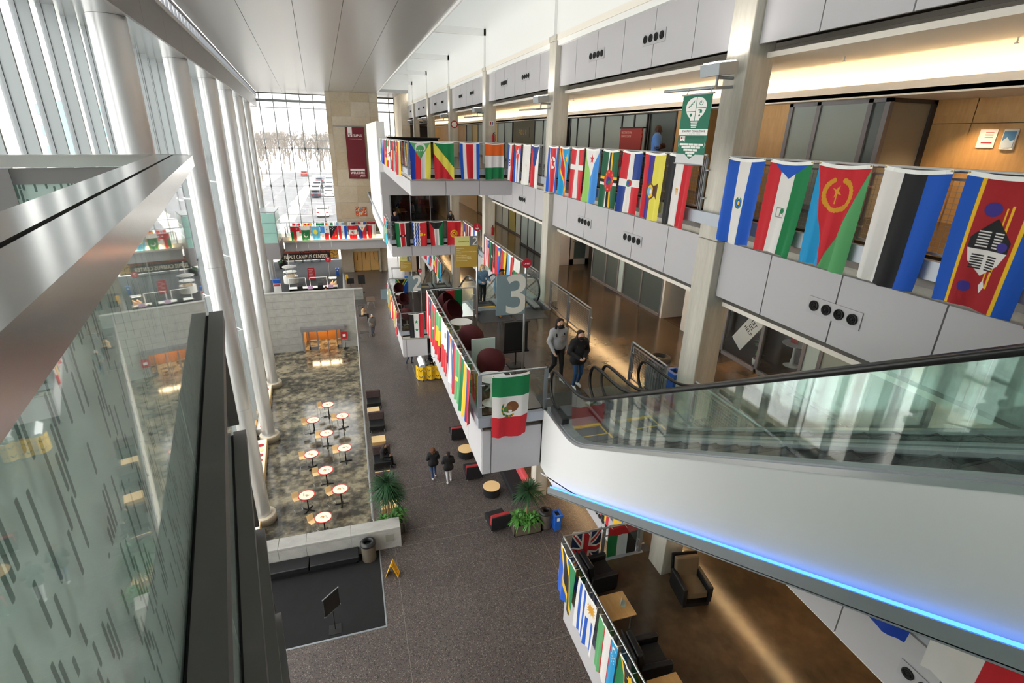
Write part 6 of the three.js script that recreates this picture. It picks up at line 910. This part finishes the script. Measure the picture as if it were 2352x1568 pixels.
thing('column_notice', 'small white notice with red and blue marks on a concrete column', 'notice', null, (p) => p('sheet', board([7.3, 15.95, -27.64], [7.56, 15.95, -27.64], 0.24, 0.01), printed(64, 64, (x) => { x.fillStyle = '#ece8e4'; x.fillRect(0, 0, 64, 64); rect(x, '#a8323a', 12, 14, 16, 36); rect(x, '#4a5a9a', 38, 14, 14, 36); })));
for (const [x, z] of [[9.0, -5.7], [8.5, -8.0], [8.6, -14.5], [8.6, -20]]) thing('ceiling_sprinkler', 'small metal sprinkler under the fourth floor ceiling', 'sprinkler', 'sprinklers under the fourth floor ceiling', (p) => { p('stem', cyl(x, 16.8, 16.875, z, 0.012, 8), M.steel); p('deflector', cyl(x, 16.785, 16.8, z, 0.03, 12), M.steel); });
for (const z of [-6.9, -5.2, -3.4]) thing('downlight', 'round recessed downlight in the low ceiling beside the maple wall', 'ceiling light', 'downlights beside the maple wall', (p) => {
  p('ring', new THREE.TorusGeometry(0.075, 0.012, 8, 24).rotateX(Math.PI / 2).translate(10.35, 16.295, z), M.paper); p('lamp_face', cyl(10.35, 16.29, 16.3, z, 0.065, 20), M.cove);
  const l = new THREE.SpotLight(WARM, 9, 6, 0.9, 0.5); l.position.set(10.35, 16.27, z); l.target.position.set(10.35, 14, z); l.castShadow = true; scene.add(l, l.target);
});
// ---------------------------------------------------------------- people: one continuous skin round a jointed skeleton
function skin(bones, cell) {
  const lo = [1e9, 1e9, 1e9], hi = [-1e9, -1e9, -1e9];
  for (const b of bones) for (let i = 0; i < 3; i++) { const r = Math.max(b.ra, b.rb) + 0.04; lo[i] = Math.min(lo[i], b.a[i] - r, b.b[i] - r); hi[i] = Math.max(hi[i], b.a[i] + r, b.b[i] + r); }
  const n = [0, 1, 2].map((i) => Math.ceil((hi[i] - lo[i]) / cell) + 2), N = n[0] * n[1] * n[2], f = new Float32Array(N).fill(1), near = new Float32Array(N).fill(9), who = new Uint8Array(N);
  bones.forEach((b, bi) => {
    const k = b.k ?? 0.02, m = Math.max(b.ra, b.rb) + k + cell * 2.5, A = [0, 1, 2].map((i) => Math.max(0, Math.floor((Math.min(b.a[i], b.b[i]) - m - lo[i]) / cell))), Z = [0, 1, 2].map((i) => Math.min(n[i] - 1, Math.ceil((Math.max(b.a[i], b.b[i]) + m - lo[i]) / cell)));
    const d = [b.b[0] - b.a[0], b.b[1] - b.a[1], b.b[2] - b.a[2]], dd = d[0] * d[0] + d[1] * d[1] + d[2] * d[2] || 1e-9, q = b.f ?? 1;
    for (let z = A[2]; z <= Z[2]; z++) for (let y = A[1]; y <= Z[1]; y++) for (let x = A[0]; x <= Z[0]; x++) {
      const px = lo[0] + x * cell - b.a[0], py = lo[1] + y * cell - b.a[1], pz = lo[2] + z * cell - b.a[2]; let t = (px * d[0] + py * d[1] + pz * d[2]) / dd; t = t < 0 ? 0 : t > 1 ? 1 : t;
      const ex = px - t * d[0], ey = py - t * d[1], ez = (pz - t * d[2]) * q, v2 = Math.sqrt(ex * ex + ey * ey + ez * ez) - (b.ra + (b.rb - b.ra) * t), o = (z * n[1] + y) * n[0] + x, w = Math.max(k - Math.abs(f[o] - v2), 0) / k;
      f[o] = Math.min(f[o], v2) - w * w * k * 0.25; if (v2 < near[o]) { near[o] = v2; who[o] = bi; }
    }
  });
  const vid = new Int32Array(N).fill(-1), pos = [], col = [], idx = [], ox = [0, 1, 0, 1, 0, 1, 0, 1], oy = [0, 0, 1, 1, 0, 0, 1, 1], oz = [0, 0, 0, 0, 1, 1, 1, 1], E = [[0, 1], [2, 3], [4, 5], [6, 7], [0, 2], [1, 3], [4, 6], [5, 7], [0, 4], [1, 5], [2, 6], [3, 7]];
  for (let z = 0; z < n[2] - 1; z++) for (let y = 0; y < n[1] - 1; y++) for (let x = 0; x < n[0] - 1; x++) {
    const o = (z * n[1] + y) * n[0] + x, c = ox.map((_, i) => f[o + (oz[i] * n[1] + oy[i]) * n[0] + ox[i]]); let any = 0; for (const q of c) any += q < 0 ? 1 : 0; if (!any || any === 8) continue;
    let sx = 0, sy = 0, sz = 0, m = 0; for (const [a, b] of E) if ((c[a] < 0) !== (c[b] < 0)) { const t = c[a] / (c[a] - c[b]); sx += ox[a] + (ox[b] - ox[a]) * t; sy += oy[a] + (oy[b] - oy[a]) * t; sz += oz[a] + (oz[b] - oz[a]) * t; m++; }
    vid[o] = pos.length / 3; pos.push(lo[0] + (x + sx / m) * cell, lo[1] + (y + sy / m) * cell, lo[2] + (z + sz / m) * cell);
    let best = 0, bd = 9; for (let i = 0; i < 8; i++) { const q = o + (oz[i] * n[1] + oy[i]) * n[0] + ox[i]; if (near[q] < bd) { bd = near[q]; best = who[q]; } } col.push(...bones[best].c);
  }
  const st = [1, n[0], n[0] * n[1]];
  for (let z = 1; z < n[2] - 1; z++) for (let y = 1; y < n[1] - 1; y++) for (let x = 1; x < n[0] - 1; x++) {
    const o = (z * n[1] + y) * n[0] + x;
    for (let a = 0; a < 3; a++) { const s = f[o] < 0, t = f[o + st[a]] < 0; if (s === t) continue; const u = st[(a + 1) % 3], w = st[(a + 2) % 3], A = vid[o], B = vid[o - u], C = vid[o - u - w], D = vid[o - w]; if (A < 0 || B < 0 || C < 0 || D < 0) continue; if (s) idx.push(A, B, C, A, C, D); else idx.push(A, C, B, A, D, C); }
  }
  const g = new THREE.BufferGeometry(); g.setAttribute('position', new THREE.Float32BufferAttribute(pos, 3)); g.setAttribute('color', new THREE.Float32BufferAttribute(col, 3)); g.setIndex(idx); g.computeVertexNormals(); return g;
}
const lin = (hex) => { const c = new THREE.Color(hex); return [c.r, c.g, c.b]; };
const clothMat = new THREE.MeshStandardMaterial({ vertexColors: true, roughness: 0.85 });
const JOINTS = { hipL: [-0.09, 0.92, 0], hipR: [0.09, 0.92, 0], kneeL: [-0.1, 0.5, 0.03], kneeR: [0.1, 0.5, 0.03], ankL: [-0.1, 0.09, -0.03], ankR: [0.1, 0.09, -0.03], toeL: [-0.12, 0.035, 0.13], toeR: [0.12, 0.035, 0.13], shL: [-0.165, 1.37, 0], shR: [0.165, 1.37, 0], elL: [-0.23, 1.1, -0.03], elR: [0.23, 1.1, -0.03], wrL: [-0.22, 0.87, 0.05], wrR: [0.22, 0.87, 0.05], chest: [0, 1.24, 0], belly: [0, 1.05, 0], neck: [0, 1.43, 0], head: [0, 1.56, 0.02] };
function person(label, pos, turn, o) {
  const J = { ...JOINTS, ...(o.j ?? {}) }, c = { skin: lin(o.skin ?? 0xc89878), top: lin(o.top), pants: lin(o.pants), shoe: lin(o.shoe ?? 0x222222), cuff: lin(o.cuff ?? o.top) }, fat = o.coat ?? 0, bones = [], add = (a, b, ra, rb2, col, k, f) => bones.push({ a, b, ra, rb: rb2, c: col, k, f });
  const mid = (p, q, t = 0.5) => p.map((v3, i) => v3 + (q[i] - v3) * t);
  add(J.hipL, J.hipR, 0.105, 0.105, c.pants, 0.05, 1.15);
  add(J.belly, J.chest, 0.115 + fat, 0.13 + fat, c.top, 0.06, 1.25); add(mid(J.shL, J.chest, 0.35), mid(J.shR, J.chest, 0.35), 0.1 + fat, 0.1 + fat, c.top, 0.06, 1.2); add(mid(J.hipL, J.belly, 0.5), mid(J.hipR, J.belly, 0.5), 0.112 + fat, 0.112 + fat, c.top, 0.05, 1.2);
  if (o.coatLength) add(mid(J.hipL, J.kneeL, o.coatLength), mid(J.hipR, J.kneeR, o.coatLength), 0.12 + fat, 0.12 + fat, c.top, 0.06, 1.1);
  for (const s of ['L', 'R']) {
    add(J['hip' + s], J['knee' + s], 0.092, 0.06, c.pants, 0.035); add(J['knee' + s], J['ank' + s], 0.058, o.wide ? 0.062 : 0.04, c.pants, 0.02); add(J['ank' + s], J['toe' + s], 0.042, 0.036, c.shoe, 0.015); add(J['ank' + s], [J['ank' + s][0], J['ank' + s][1] - 0.045, J['ank' + s][2] - 0.02], 0.045, 0.04, c.shoe, 0.015);
    add(mid(J.neck, J['sh' + s], 0.4), J['sh' + s], 0.062 + fat, 0.066 + fat, c.top, 0.04); add(J['sh' + s], J['el' + s], 0.06 + fat * 0.8, 0.046 + fat * 0.7, c.top, 0.025); add(J['el' + s], J['wr' + s], 0.046 + fat * 0.7, 0.034 + fat * 0.4, o.bare ? c.skin : c.cuff, 0.02);
    const w = new THREE.Vector3(...J['wr' + s]), d = w.clone().sub(new THREE.Vector3(...J['el' + s])).normalize(), side = new THREE.Vector3(s === 'L' ? 1 : -1, 0, 0), ax = new THREE.Vector3().crossVectors(d, side).normalize(), inn = new THREE.Vector3().crossVectors(ax, d).normalize(), at = (a, b, e) => w.clone().addScaledVector(d, a).addScaledVector(ax, b).addScaledVector(inn, e).toArray();
    add(at(0.01, 0, 0), at(0.06, 0, 0), 0.026, 0.028, c.skin, 0.015); add(at(0.055, -0.018, 0), at(0.055, 0.018, 0), 0.02, 0.02, c.skin, 0.012);
    [[-0.03, 0.06], [-0.01, 0.075], [0.011, 0.07], [0.031, 0.052]].forEach(([b, l]) => { add(at(0.075, b, 0), at(0.075 + l * 0.55, b * 1.15, 0.012), 0.0095, 0.009, c.skin, 0.004); add(at(0.075 + l * 0.55, b * 1.15, 0.012), at(0.075 + l * 0.85, b * 1.15, 0.038), 0.009, 0.008, c.skin, 0.004); });
    add(at(0.02, -0.025, 0.005), at(0.055, -0.05, 0.025), 0.011, 0.01, c.skin, 0.006); add(at(0.055, -0.05, 0.025), at(0.08, -0.048, 0.035), 0.01, 0.009, c.skin, 0.004);
  }
  const hd = J.head, H2 = (x, y, z) => [hd[0] + x, hd[1] + y, hd[2] + z];
  add(J.neck, H2(0, -0.06, -0.01), 0.056, 0.05, c.skin, 0.02); add(H2(0, 0.03, -0.015), H2(0, 0.06, -0.01), 0.088, 0.086, c.skin, 0.03); add(H2(0, -0.045, 0.03), H2(0, -0.07, 0.04), 0.052, 0.036, c.skin, 0.04); add(H2(0, 0.02, 0.085), H2(0, -0.015, 0.1), 0.008, 0.014, c.skin, 0.014);
  for (const s of [-1, 1]) { add(H2(s * 0.085, 0.015, -0.005), H2(s * 0.088, -0.02, 0), 0.016, 0.012, c.skin, 0.01); add(H2(s * 0.03, 0.022, 0.076), H2(s * 0.034, 0.022, 0.075), 0.009, 0.009, [0.03, 0.02, 0.02], 0.004); }
  const t = new THREE.Group(); t.name = nm('person'); scene.add(t); tag(t, label, 'person', o.group); t.position.set(...pos); t.rotation.y = turn; t.scale.setScalar((o.h ?? 1.7) / 1.7);
  mesh('body', skin(bones, o.cell ?? 0.014), clothMat, t);
  const hc = lin(o.hair ?? 0x2a1c14), hb = [], ha = (a, b, ra, rb2, k = 0.02) => hb.push({ a, b, ra, rb: rb2, c: hc, k });
  if (o.style !== 'bald') {
    ha(H2(0, 0.066, -0.036), H2(0, 0.035, -0.05), 0.095, 0.092); ha(H2(-0.055, 0.112, 0.012), H2(0.055, 0.112, 0.012), 0.04, 0.04);
    if (o.style === 'long') for (const s of [-1, 1]) { ha(H2(s * 0.085, 0.04, -0.02), H2(s * 0.105, -0.12, -0.01), 0.03, 0.034); ha(H2(s * 0.105, -0.12, -0.01), H2(s * 0.11, -0.28, 0.075), 0.034, 0.018); ha(H2(s * 0.04, -0.02, -0.08), H2(s * 0.06, -0.26, -0.09), 0.05, 0.032); }
    if (o.style === 'bun') ha(H2(0, 0.02, -0.1), H2(0, -0.1, -0.11), 0.06, 0.05);
    if (o.style === 'curly') for (let i = 0; i < 14; i++) { const a = i * 2.4, y = 0.1 - i * 0.018; ha(H2(0.09 * Math.cos(a), y, -0.03 + 0.08 * Math.sin(a) * (Math.sin(a) > 0 ? 0.2 : 1)), H2(0.1 * Math.cos(a), y - 0.03, -0.04 + 0.09 * Math.sin(a) * (Math.sin(a) > 0 ? 0.2 : 1)), 0.045, 0.04); }
  }
  if (hb.length) mesh('hair', skin(hb, o.cell ?? 0.014), clothMat, t).userData.label = 'hair';
  if (o.hat) mesh('knit_hat', skin([{ a: H2(0, 0.09, -0.02), b: H2(0, 0.12, -0.03), ra: 0.098, rb: 0.075, c: lin(o.hat), k: 0.02 }], 0.012), clothMat, t);
  if (o.mask) mesh('face_mask', skin([{ a: H2(-0.03, -0.045, 0.055), b: H2(0.03, -0.045, 0.055), ra: 0.05, rb: 0.05, c: lin(o.mask), k: 0.02 }, { a: H2(0, -0.01, 0.085), b: H2(0, -0.06, 0.08), ra: 0.026, rb: 0.022, c: lin(o.mask), k: 0.03 }], 0.01), clothMat, t);
  return t;
}
const WALK = { kneeL: [-0.1, 0.52, 0.12], ankL: [-0.1, 0.1, 0.05], toeL: [-0.11, 0.05, 0.2], kneeR: [0.09, 0.5, -0.02], ankR: [0.09, 0.14, -0.24], toeR: [0.1, 0.04, -0.13] };
const SIT = { hipL: [-0.09, 0.5, 0], hipR: [0.09, 0.5, 0], belly: [0, 0.64, 0.0], chest: [0, 0.83, 0.02], neck: [0, 1.02, 0.06], head: [0, 1.14, 0.12], shL: [-0.17, 0.96, 0.04], shR: [0.17, 0.96, 0.04], elL: [-0.22, 0.72, 0.1], elR: [0.22, 0.72, 0.1], wrL: [-0.08, 0.66, 0.3], wrR: [0.08, 0.66, 0.3], kneeL: [-0.11, 0.5, 0.42], kneeR: [0.11, 0.5, 0.42], ankL: [-0.11, 0.1, 0.44], ankR: [0.11, 0.1, 0.44], toeL: [-0.12, 0.04, 0.58], toeR: [0.12, 0.04, 0.58] };
const hoodie = person('person in a grey sweatshirt with a black face mask walking to the escalator', [4.93, L3, -11.5], 0.1, { h: 1.76, top: 0x9c9c9e, pants: 0x141416, shoe: 0xe6e6e4, hair: 0x1e1512, style: 'long', mask: 0x0e0e0f, skin: 0xd2a58a, coat: 0.02, cell: 0.0105, j: { kneeL: [-0.1, 0.52, 0.05], ankL: [-0.13, 0.16, -0.22], toeL: [-0.14, 0.05, -0.12], kneeR: [0.1, 0.5, 0.06], ankR: [0.1, 0.09, 0.08], toeR: [0.12, 0.035, 0.24], wrL: [-0.2, 0.9, 0.16], elL: [-0.25, 1.12, -0.02], head: [0, 1.555, 0.04] } });
{ // faded lettering, bent round the chest
  const g = new THREE.CylinderGeometry(0.2, 0.2, 0.17, 10, 1, true, -0.55, 1.1).scale(1, 1, 0.7).translate(0, 1.235, 0.03);
  mesh('lettering', g, printed(128, 96, (x) => { x.fillStyle = '#9c9c9e'; x.fillRect(0, 0, 128, 96); text(x, 'LAWRENCE', 64, 22, 19, '#a06a48'); text(x, 'N', 64, 50, 22, '#5a4a44'); text(x, 'CENTRAL', 64, 78, 17, '#a06a48'); }, 0.9), hoodie);
}
person('person in a black jacket and torn blue jeans with both hands clasped', [5.27, L3, -10.95], 0.05, { h: 1.62, top: 0x161618, pants: 0x24476e, shoe: 0xe2e2e0, hair: 0x2c1c14, style: 'long', mask: 0x101011, skin: 0xd8ab92, coat: 0.035, coatLength: 0.12, cell: 0.0105, j: { elL: [-0.27, 1.1, -0.01], elR: [0.27, 1.1, -0.01], wrL: [-0.08, 0.98, 0.2], wrR: [0.08, 0.98, 0.2], kneeL: [-0.1, 0.52, 0.1], ankL: [-0.1, 0.1, 0.02], toeL: [-0.12, 0.05, 0.17], head: [0, 1.545, 0.05], ankR: [0.09, 0.11, -0.12], toeR: [0.11, 0.04, 0.02] } });
person('person with long blonde hair in a denim jacket riding up the escalator', [4.85, L3 - 0.3, -19.3], 0.15, { h: 1.66, top: 0x5f7f9c, pants: 0x131315, shoe: 0xd6d2cc, hair: 0xc9a56c, style: 'long', mask: 0xa9c4d4, skin: 0xdcb49c, coat: 0.02, cell: 0.012, j: { elL: [-0.24, 1.12, 0.05], wrL: [-0.12, 1.06, 0.24], wrR: [0.28, 1.05, 0.18], elR: [0.26, 1.12, 0], kneeL: [-0.1, 0.55, 0.14], ankL: [-0.1, 0.2, 0.1], toeL: [-0.11, 0.15, 0.24] } });
person('person in a denim jacket and tan boots hidden behind the number 3 sign', [4.98, L3, -17.0], 0.15, { h: 1.72, top: 0x4f7186, pants: 0x8fb0cc, shoe: 0xb07a34, hair: 0x14100e, skin: 0x7a5238, coat: 0.02, cell: 0.012, j: WALK });
person('person in a light blue shirt with folded arms on the fourth floor', [8.6, L4, -13.85], 0.9, { h: 1.74, top: 0x5f8fd8, pants: 0x2a2c34, skin: 0x4a2e20, bare: true, style: 'bald', coat: 0.04, cell: 0.012, j: { elL: [-0.27, 1.14, 0.06], elR: [0.27, 1.14, 0.06], wrL: [0.08, 1.16, 0.2], wrR: [-0.08, 1.2, 0.2] } });
person('person in a dark padded coat and blue jeans with curly brown hair walking away', [2.86, 0, -20.9], Math.PI + 0.05, { h: 1.68, top: 0x15161a, pants: 0x24406a, shoe: 0xdedcda, hair: 0x5a3820, style: 'curly', coat: 0.05, coatLength: 0.2, cell: 0.014, j: { ...WALK, elL: [-0.27, 1.1, 0.05], elR: [0.27, 1.1, 0.05], wrL: [-0.16, 1.0, 0.22], wrR: [0.16, 1.0, 0.22] } });
person('person in a black hooded jacket with red scarf and white trousers walking away', [3.5, 0, -20.4], Math.PI - 0.05, { h: 1.66, top: 0x121215, pants: 0xc6c4ca, shoe: 0xe4e2de, hair: 0x1b1210, style: 'bun', coat: 0.045, coatLength: 0.25, cell: 0.014, j: { ...WALK, elL: [-0.26, 1.1, 0.05], elR: [0.26, 1.1, 0.05], wrL: [-0.16, 1.0, 0.22], wrR: [0.16, 1.0, 0.22] } });
person('person in a grey winter coat, jeans and pale knitted hat on the ground floor', [1.12, 0, -41.2], 0.2, { h: 1.76, top: 0x6a6660, pants: 0x27425e, shoe: 0x1c1a1a, hair: 0x2a2018, mask: 0x1a1a1a, hat: 0xd8d6d0, coat: 0.05, coatLength: 0.15, cell: 0.016, j: { ...WALK, wrL: [-0.12, 1.05, 0.22], elL: [-0.26, 1.12, 0.02] } });
person('person in a tan jacket sitting on a slatted bench', [0.5, 0, -45.25], 1.3, { h: 1.68, top: 0xd8b48a, pants: 0x2a1a1a, shoe: 0x241a1a, hair: 0x1c1410, coat: 0.04, cell: 0.016, j: { ...SIT, wrR: [0.04, 1.02, 0.3], elR: [0.2, 0.85, 0.22] } });
person('person in a black coat sitting in a lounge chair with a phone', [0.62, 0, -22.55], 1.1, { h: 1.66, top: 0x19171a, pants: 0x1a1a1e, shoe: 0x222222, hair: 0x33231a, style: 'long', mask: 0x222222, coat: 0.05, cell: 0.014, j: SIT });
person('person in dark clothes with a yellow tool bag standing on the closed escalator', [4.75, -0.3, -33.4], 0.4, { h: 1.76, top: 0x1a1a20, pants: 0x14141a, coat: 0.03, cell: 0.016, j: { wrL: [-0.2, 0.95, 0.2] } });
person('person in dark blue trousers standing left of the yellow barrier', [3.35, 0, -34.7], 2.2, { h: 1.76, top: 0x1e2a3a, pants: 0x18304a, coat: 0.03, cell: 0.016, j: WALK });
person('person in a grey shirt crouching on the closed escalator', [5.3, -0.15, -32.9], 2.8, { h: 1.7, top: 0x5a5560, pants: 0x26262c, coat: 0.03, cell: 0.016, j: { ...SIT, hipL: [-0.09, 0.32, 0], hipR: [0.09, 0.32, 0], belly: [0, 0.46, 0.08], chest: [0, 0.62, 0.18], neck: [0, 0.76, 0.28], head: [0, 0.84, 0.38], shL: [-0.17, 0.72, 0.22], shR: [0.17, 0.72, 0.22], elL: [-0.22, 0.5, 0.34], elR: [0.22, 0.5, 0.34], wrL: [-0.1, 0.36, 0.5], wrR: [0.1, 0.36, 0.5], kneeL: [-0.14, 0.5, 0.3], kneeR: [0.14, 0.5, 0.3], ankL: [-0.13, 0.1, 0.12], ankR: [0.13, 0.1, 0.12], toeL: [-0.14, 0.04, 0.26], toeR: [0.14, 0.04, 0.26] } });
person('person in a black shirt half hidden behind the British flag', [6.3, 0.0, -12.6], 2.6, { h: 1.8, top: 0x121318, pants: 0x1a1a20, skin: 0xc08a70, bare: true, cell: 0.016 });
person('grey haired person in a dark suit sitting behind the Kenya flag', [2.95, L3, -35.4], 0.1, { h: 1.72, top: 0x1a2030, pants: 0x1a1a20, hair: 0x9a9692, cell: 0.016, coat: 0.03, j: SIT });
person('person with a blue face mask sitting behind the Kyrgyzstan flag', [6.7, L3, -35.6], -0.1, { h: 1.68, top: 0x1c1a1e, pants: 0x1a1a20, hair: 0x4a3222, style: 'long', mask: 0x5fb0c8, cell: 0.016, j: SIT });
person('person in a red shirt at the information desk', [-2.75, 0, -52.5], 3.0, { h: 1.7, top: 0xc01a24, pants: 0x1a1a20, hair: 0x1c1410, cell: 0.018, j: SIT });
for (const [x, z, c] of [[3.4, -39.4, 0x8a6a10], [4.6, -40.6, 0x1a1a22], [3.9, -42.2, 0x14141a]]) person(c === 0x8a6a10 ? 'person in a yellow top at a table in the glazed room' : 'person in black seated at a table in the glazed room', [x, L3, z], 2.2, { h: 1.7, top: c, pants: 0x14141a, hair: 0x14100e, cell: 0.02, j: SIT, group: c === 0x8a6a10 ? undefined : 'people in the glazed room' });
thing('tool_bag', 'yellow tool bag held by the person on the closed escalator', 'bag', null, (p) => { p('bag_body', rb(4.48, 4.78, 0.2, 0.46, -33.22, -33.02, 0.05, 3), S(0xc8921e, 0.8)); p('strap', tube([[4.52, 0.45, -33.12], [4.6, 0.6, -33.12], [4.68, 0.6, -33.12], [4.74, 0.45, -33.12]], 0.012, 16, 6), M.black); });
// ---------------------------------------------------------------- outdoors beyond the glass
const GY = 3.5;                                            // the car park lies higher than the hall floor
struct('ground_snow', prismX([[-71, -2], [-71, -0.3], [-78, GY], [-620, GY], [-620, -2]], -420, 260), M.snow);
struct('ground_snow', bx(-420, -16, -1.6, -1.0, -71, 120), M.snow);
struct('wall_areaway', [bx(-16.2, -16, -6, -0.6, -72, 20), bx(-16, -9, -6, -5.6, -72, 20)], M.concrete);
struct('road', [bx(-17.5, -9, GY, GY + 0.03, -176, -79), bx(-120, 160, GY, GY + 0.035, -184, -172), bx(-7.4, 30, GY, GY + 0.02, -168, -80)], M.asphalt);
{ const g = structGroup('road_marking'); for (let i = 0; i < 8; i++) mesh('paint_stripe', bx(-7.2, -2.2, GY + 0.02, GY + 0.03, -87 - i * 8, -86.8 - i * 8), M.paper, g); for (let i = 0; i < 6; i++) mesh('paint_stripe', bx(-13.4, -13.2, GY + 0.03, GY + 0.04, -92 - i * 12, -86 - i * 12), M.paper, g); }
for (let i = 0; i < 9; i++) { const g = lathe([[0, 0.55], [0.8, 0.5], [1.4, 0.25], [1.8, 0]], 0, 0, 0, 14).scale(0.6, 1, 2).translate(-8.7 + (i % 2) * 0.3, GY, -84 - i * 9); tag(settle(mesh('snow_bank', g, M.snow)), 'ploughed snow bank between the road and the parking rows', 'snow', 'snow banks in the parking area'); }
{ // low wooded ridge on the horizon, its distance haze put into the colour
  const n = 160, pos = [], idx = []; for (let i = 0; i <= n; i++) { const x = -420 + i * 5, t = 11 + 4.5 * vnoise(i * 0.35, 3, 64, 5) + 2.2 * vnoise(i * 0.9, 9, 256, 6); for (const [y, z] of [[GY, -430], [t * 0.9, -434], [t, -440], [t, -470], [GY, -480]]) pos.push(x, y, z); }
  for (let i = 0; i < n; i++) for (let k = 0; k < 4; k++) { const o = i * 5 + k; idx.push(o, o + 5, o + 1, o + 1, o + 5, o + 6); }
  const g = new THREE.BufferGeometry(); g.setAttribute('position', new THREE.Float32BufferAttribute(pos, 3)); g.setIndex(idx); g.computeVertexNormals(); g.setAttribute('uv', new THREE.Float32BufferAttribute(Array.from({ length: pos.length / 3 }, (_, i) => [pos[i * 3], pos[i * 3 + 1] + pos[i * 3 + 2]]).flat(), 2)); struct('hills', g, M.hazyWoods);
}
function car(label, x, z, hex, a) {
  local('parked_car', label, 'car', 'cars in the parking area', [x, GY + 0.03, z], a, (p) => {
    const body = new THREE.Shape([[-2.2, 0.3], [2.2, 0.3], [2.25, 0.75], [1.4, 0.9], [0.75, 1.45], [-1.1, 1.48], [-2.0, 0.95], [-2.25, 0.8]].map((q) => new THREE.Vector2(...q)));
    p('body', new THREE.ExtrudeGeometry(body, { depth: 1.6, bevelEnabled: true, bevelSize: 0.06, bevelThickness: 0.08, bevelSegments: 2 }).translate(0, 0, -0.8).rotateY(Math.PI / 2), P(hex, 0.3)); p('windscreen', [new THREE.BoxGeometry(1.5, 0.03, 0.75).rotateX(0.7).translate(0, 1.2, -1.12), new THREE.BoxGeometry(1.5, 0.03, 0.8).rotateX(-0.5).translate(0, 1.22, 1.55), bx(-0.9, -0.88, 0.95, 1.35, -0.7, 1.2), bx(0.88, 0.9, 0.95, 1.35, -0.7, 1.2)], M.frameDark);
    for (const [a2, b] of [[-0.75, 1.35], [0.75, 1.35], [-0.75, -1.35], [0.75, -1.35]]) p('wheel', new THREE.CylinderGeometry(0.33, 0.33, 0.22, 16).rotateZ(Math.PI / 2).translate(a2, 0.33, b), M.black);
    p('tail_light', [bx(-0.85, -0.5, 0.7, 0.85, 2.27, 2.32), bx(0.5, 0.85, 0.7, 0.85, 2.27, 2.32)], M.red);
  });
}
[[-5.66, -112.5, 0x3a3a44], [-3.2, -113.5, 0xe4e4e4], [-6.0, -122, 0x9aa0a4], [-3.4, -123, 0x6a6a74], [-6.1, -131.5, 0x7a828a], [-3.5, -132, 0xc8ccd0], [-6.1, -145, 0x4a4e58], [-3.8, -146, 0x8a929a], [-3.6, -86, 0xe8e8ea], [-11, -168, 0x9a4a44]].forEach(([x, z, c], i) => car(['black car with red tail lights in the parking row', 'white saloon car beside the black one', 'silver grey car behind the black one', 'dark grey car behind the white one', 'blue grey car farther up the row', 'pale silver car farther up the row', 'dark car near the end of the row', 'grey car at the far end of the row', 'white car just beyond the end window', 'red car on the far road'][i], x, z, c, 0));
function bareTree(x, z, hgt, mat, detail) {
  const gs = [];
  const grow = (p, d, l, r, n) => { const q = [p[0] + d[0] * l, p[1] + d[1] * l, p[2] + d[2] * l]; gs.push(bar(p, q, r, n > 2 ? 5 : 3, r * 0.65)); if (n <= 0) return; const m = n > 2 ? 3 : 3; for (let i = 0; i < m; i++) { const a = rnd(6.28), s = rnd(0.35, 0.75), e = new THREE.Vector3(d[0] + Math.cos(a) * s, d[1] + rnd(0.1), d[2] + Math.sin(a) * s).normalize(); grow(q, e.toArray(), l * rnd(0.62, 0.82), r * 0.62, n - 1); } };
  grow([x, z < -72 ? GY : -1, z], [0, 1, 0], hgt * 0.28, hgt * 0.019, detail); return gs;
}
const treeSpots = [[-16.5, -190], [-11.4, -202], [-19.5, -120], [-6.4, -198], [-20, -150], [-22, -176], [-7, -186], [-2, -190], [-24, -200], [-9, -210], [-19, -92], [-28, -188]];
treeSpots.forEach(([x, z], i) => thing('bare_tree', i % 2 ? 'leafless winter tree beside the parking area' : 'leafless winter tree standing in the snow beyond the road', 'tree', i % 2 ? 'bare trees by the parking' : 'bare trees by the road', (p) => { p('branches', bareTree(x, z, 9 + rnd(4), M.bare, 5), M.bare); }));
{ const gs = []; for (let i = 0; i < 420; i++) { const x = -110 + rnd(200), z = -230 - rnd(160); gs.push(...bareTree(x, z, 11 + rnd(7), M.bare, 3)); } const m = mesh('tree_line', gs, M.bare); tag(settle(m), 'hazy grey line of leafless trees on the horizon', 'trees'); m.userData.kind = 'stuff'; }
for (const [x, z] of [[-40, -20], [-34, -40], [-30, 6], [-52, 0], [-26, -66]]) thing('bare_tree', 'leafless tree on the snow outside the window wall', 'tree', 'bare trees outside the window wall', (p) => { p('branches', bareTree(x, z, 11 + rnd(4), M.bare, 5), M.bare); });
// cream apartment block to the left
thing('apartment_block', 'cream apartment block with grey windows and a glazed corner beyond the window wall', 'building', null, (p, t) => {
  const Z0 = -108, X0 = -76, X1 = -32, top = 19.2;
  p('wall', [bx(X0, X1, GY - 1, top, Z0 - 18, Z0)], M.cream); p('parapet', bx(X0, X1 + 0.2, top, top + 0.5, Z0 - 18, Z0 + 0.2), M.cream);
  for (let fl = 0; fl < 5; fl++) for (let k = 0; k < 12; k++) { const x = X1 - 2.2 - k * 3.6, y = 4.6 + fl * 3.1; if (k % 5 === 2) { p('glazed_bay', bx(x - 1.5, x + 1.3, y - 1, y + 2.1, Z0, Z0 + 0.5), M.teal); continue; } const w = p('window', bx(x - 0.85, x + 0.85, y, y + 1.6, Z0, Z0 + 0.06), M.frameGrey); mesh('pane', bx(x - 0.78, x + 0.78, y + 0.08, y + 1.52, Z0 + 0.06, Z0 + 0.08), M.teal, w); p('string_course', bx(x - 1.8, x + 1.8, y - 0.5, y - 0.4, Z0, Z0 + 0.05), M.paper); }
});
renderer.render(scene, camera);
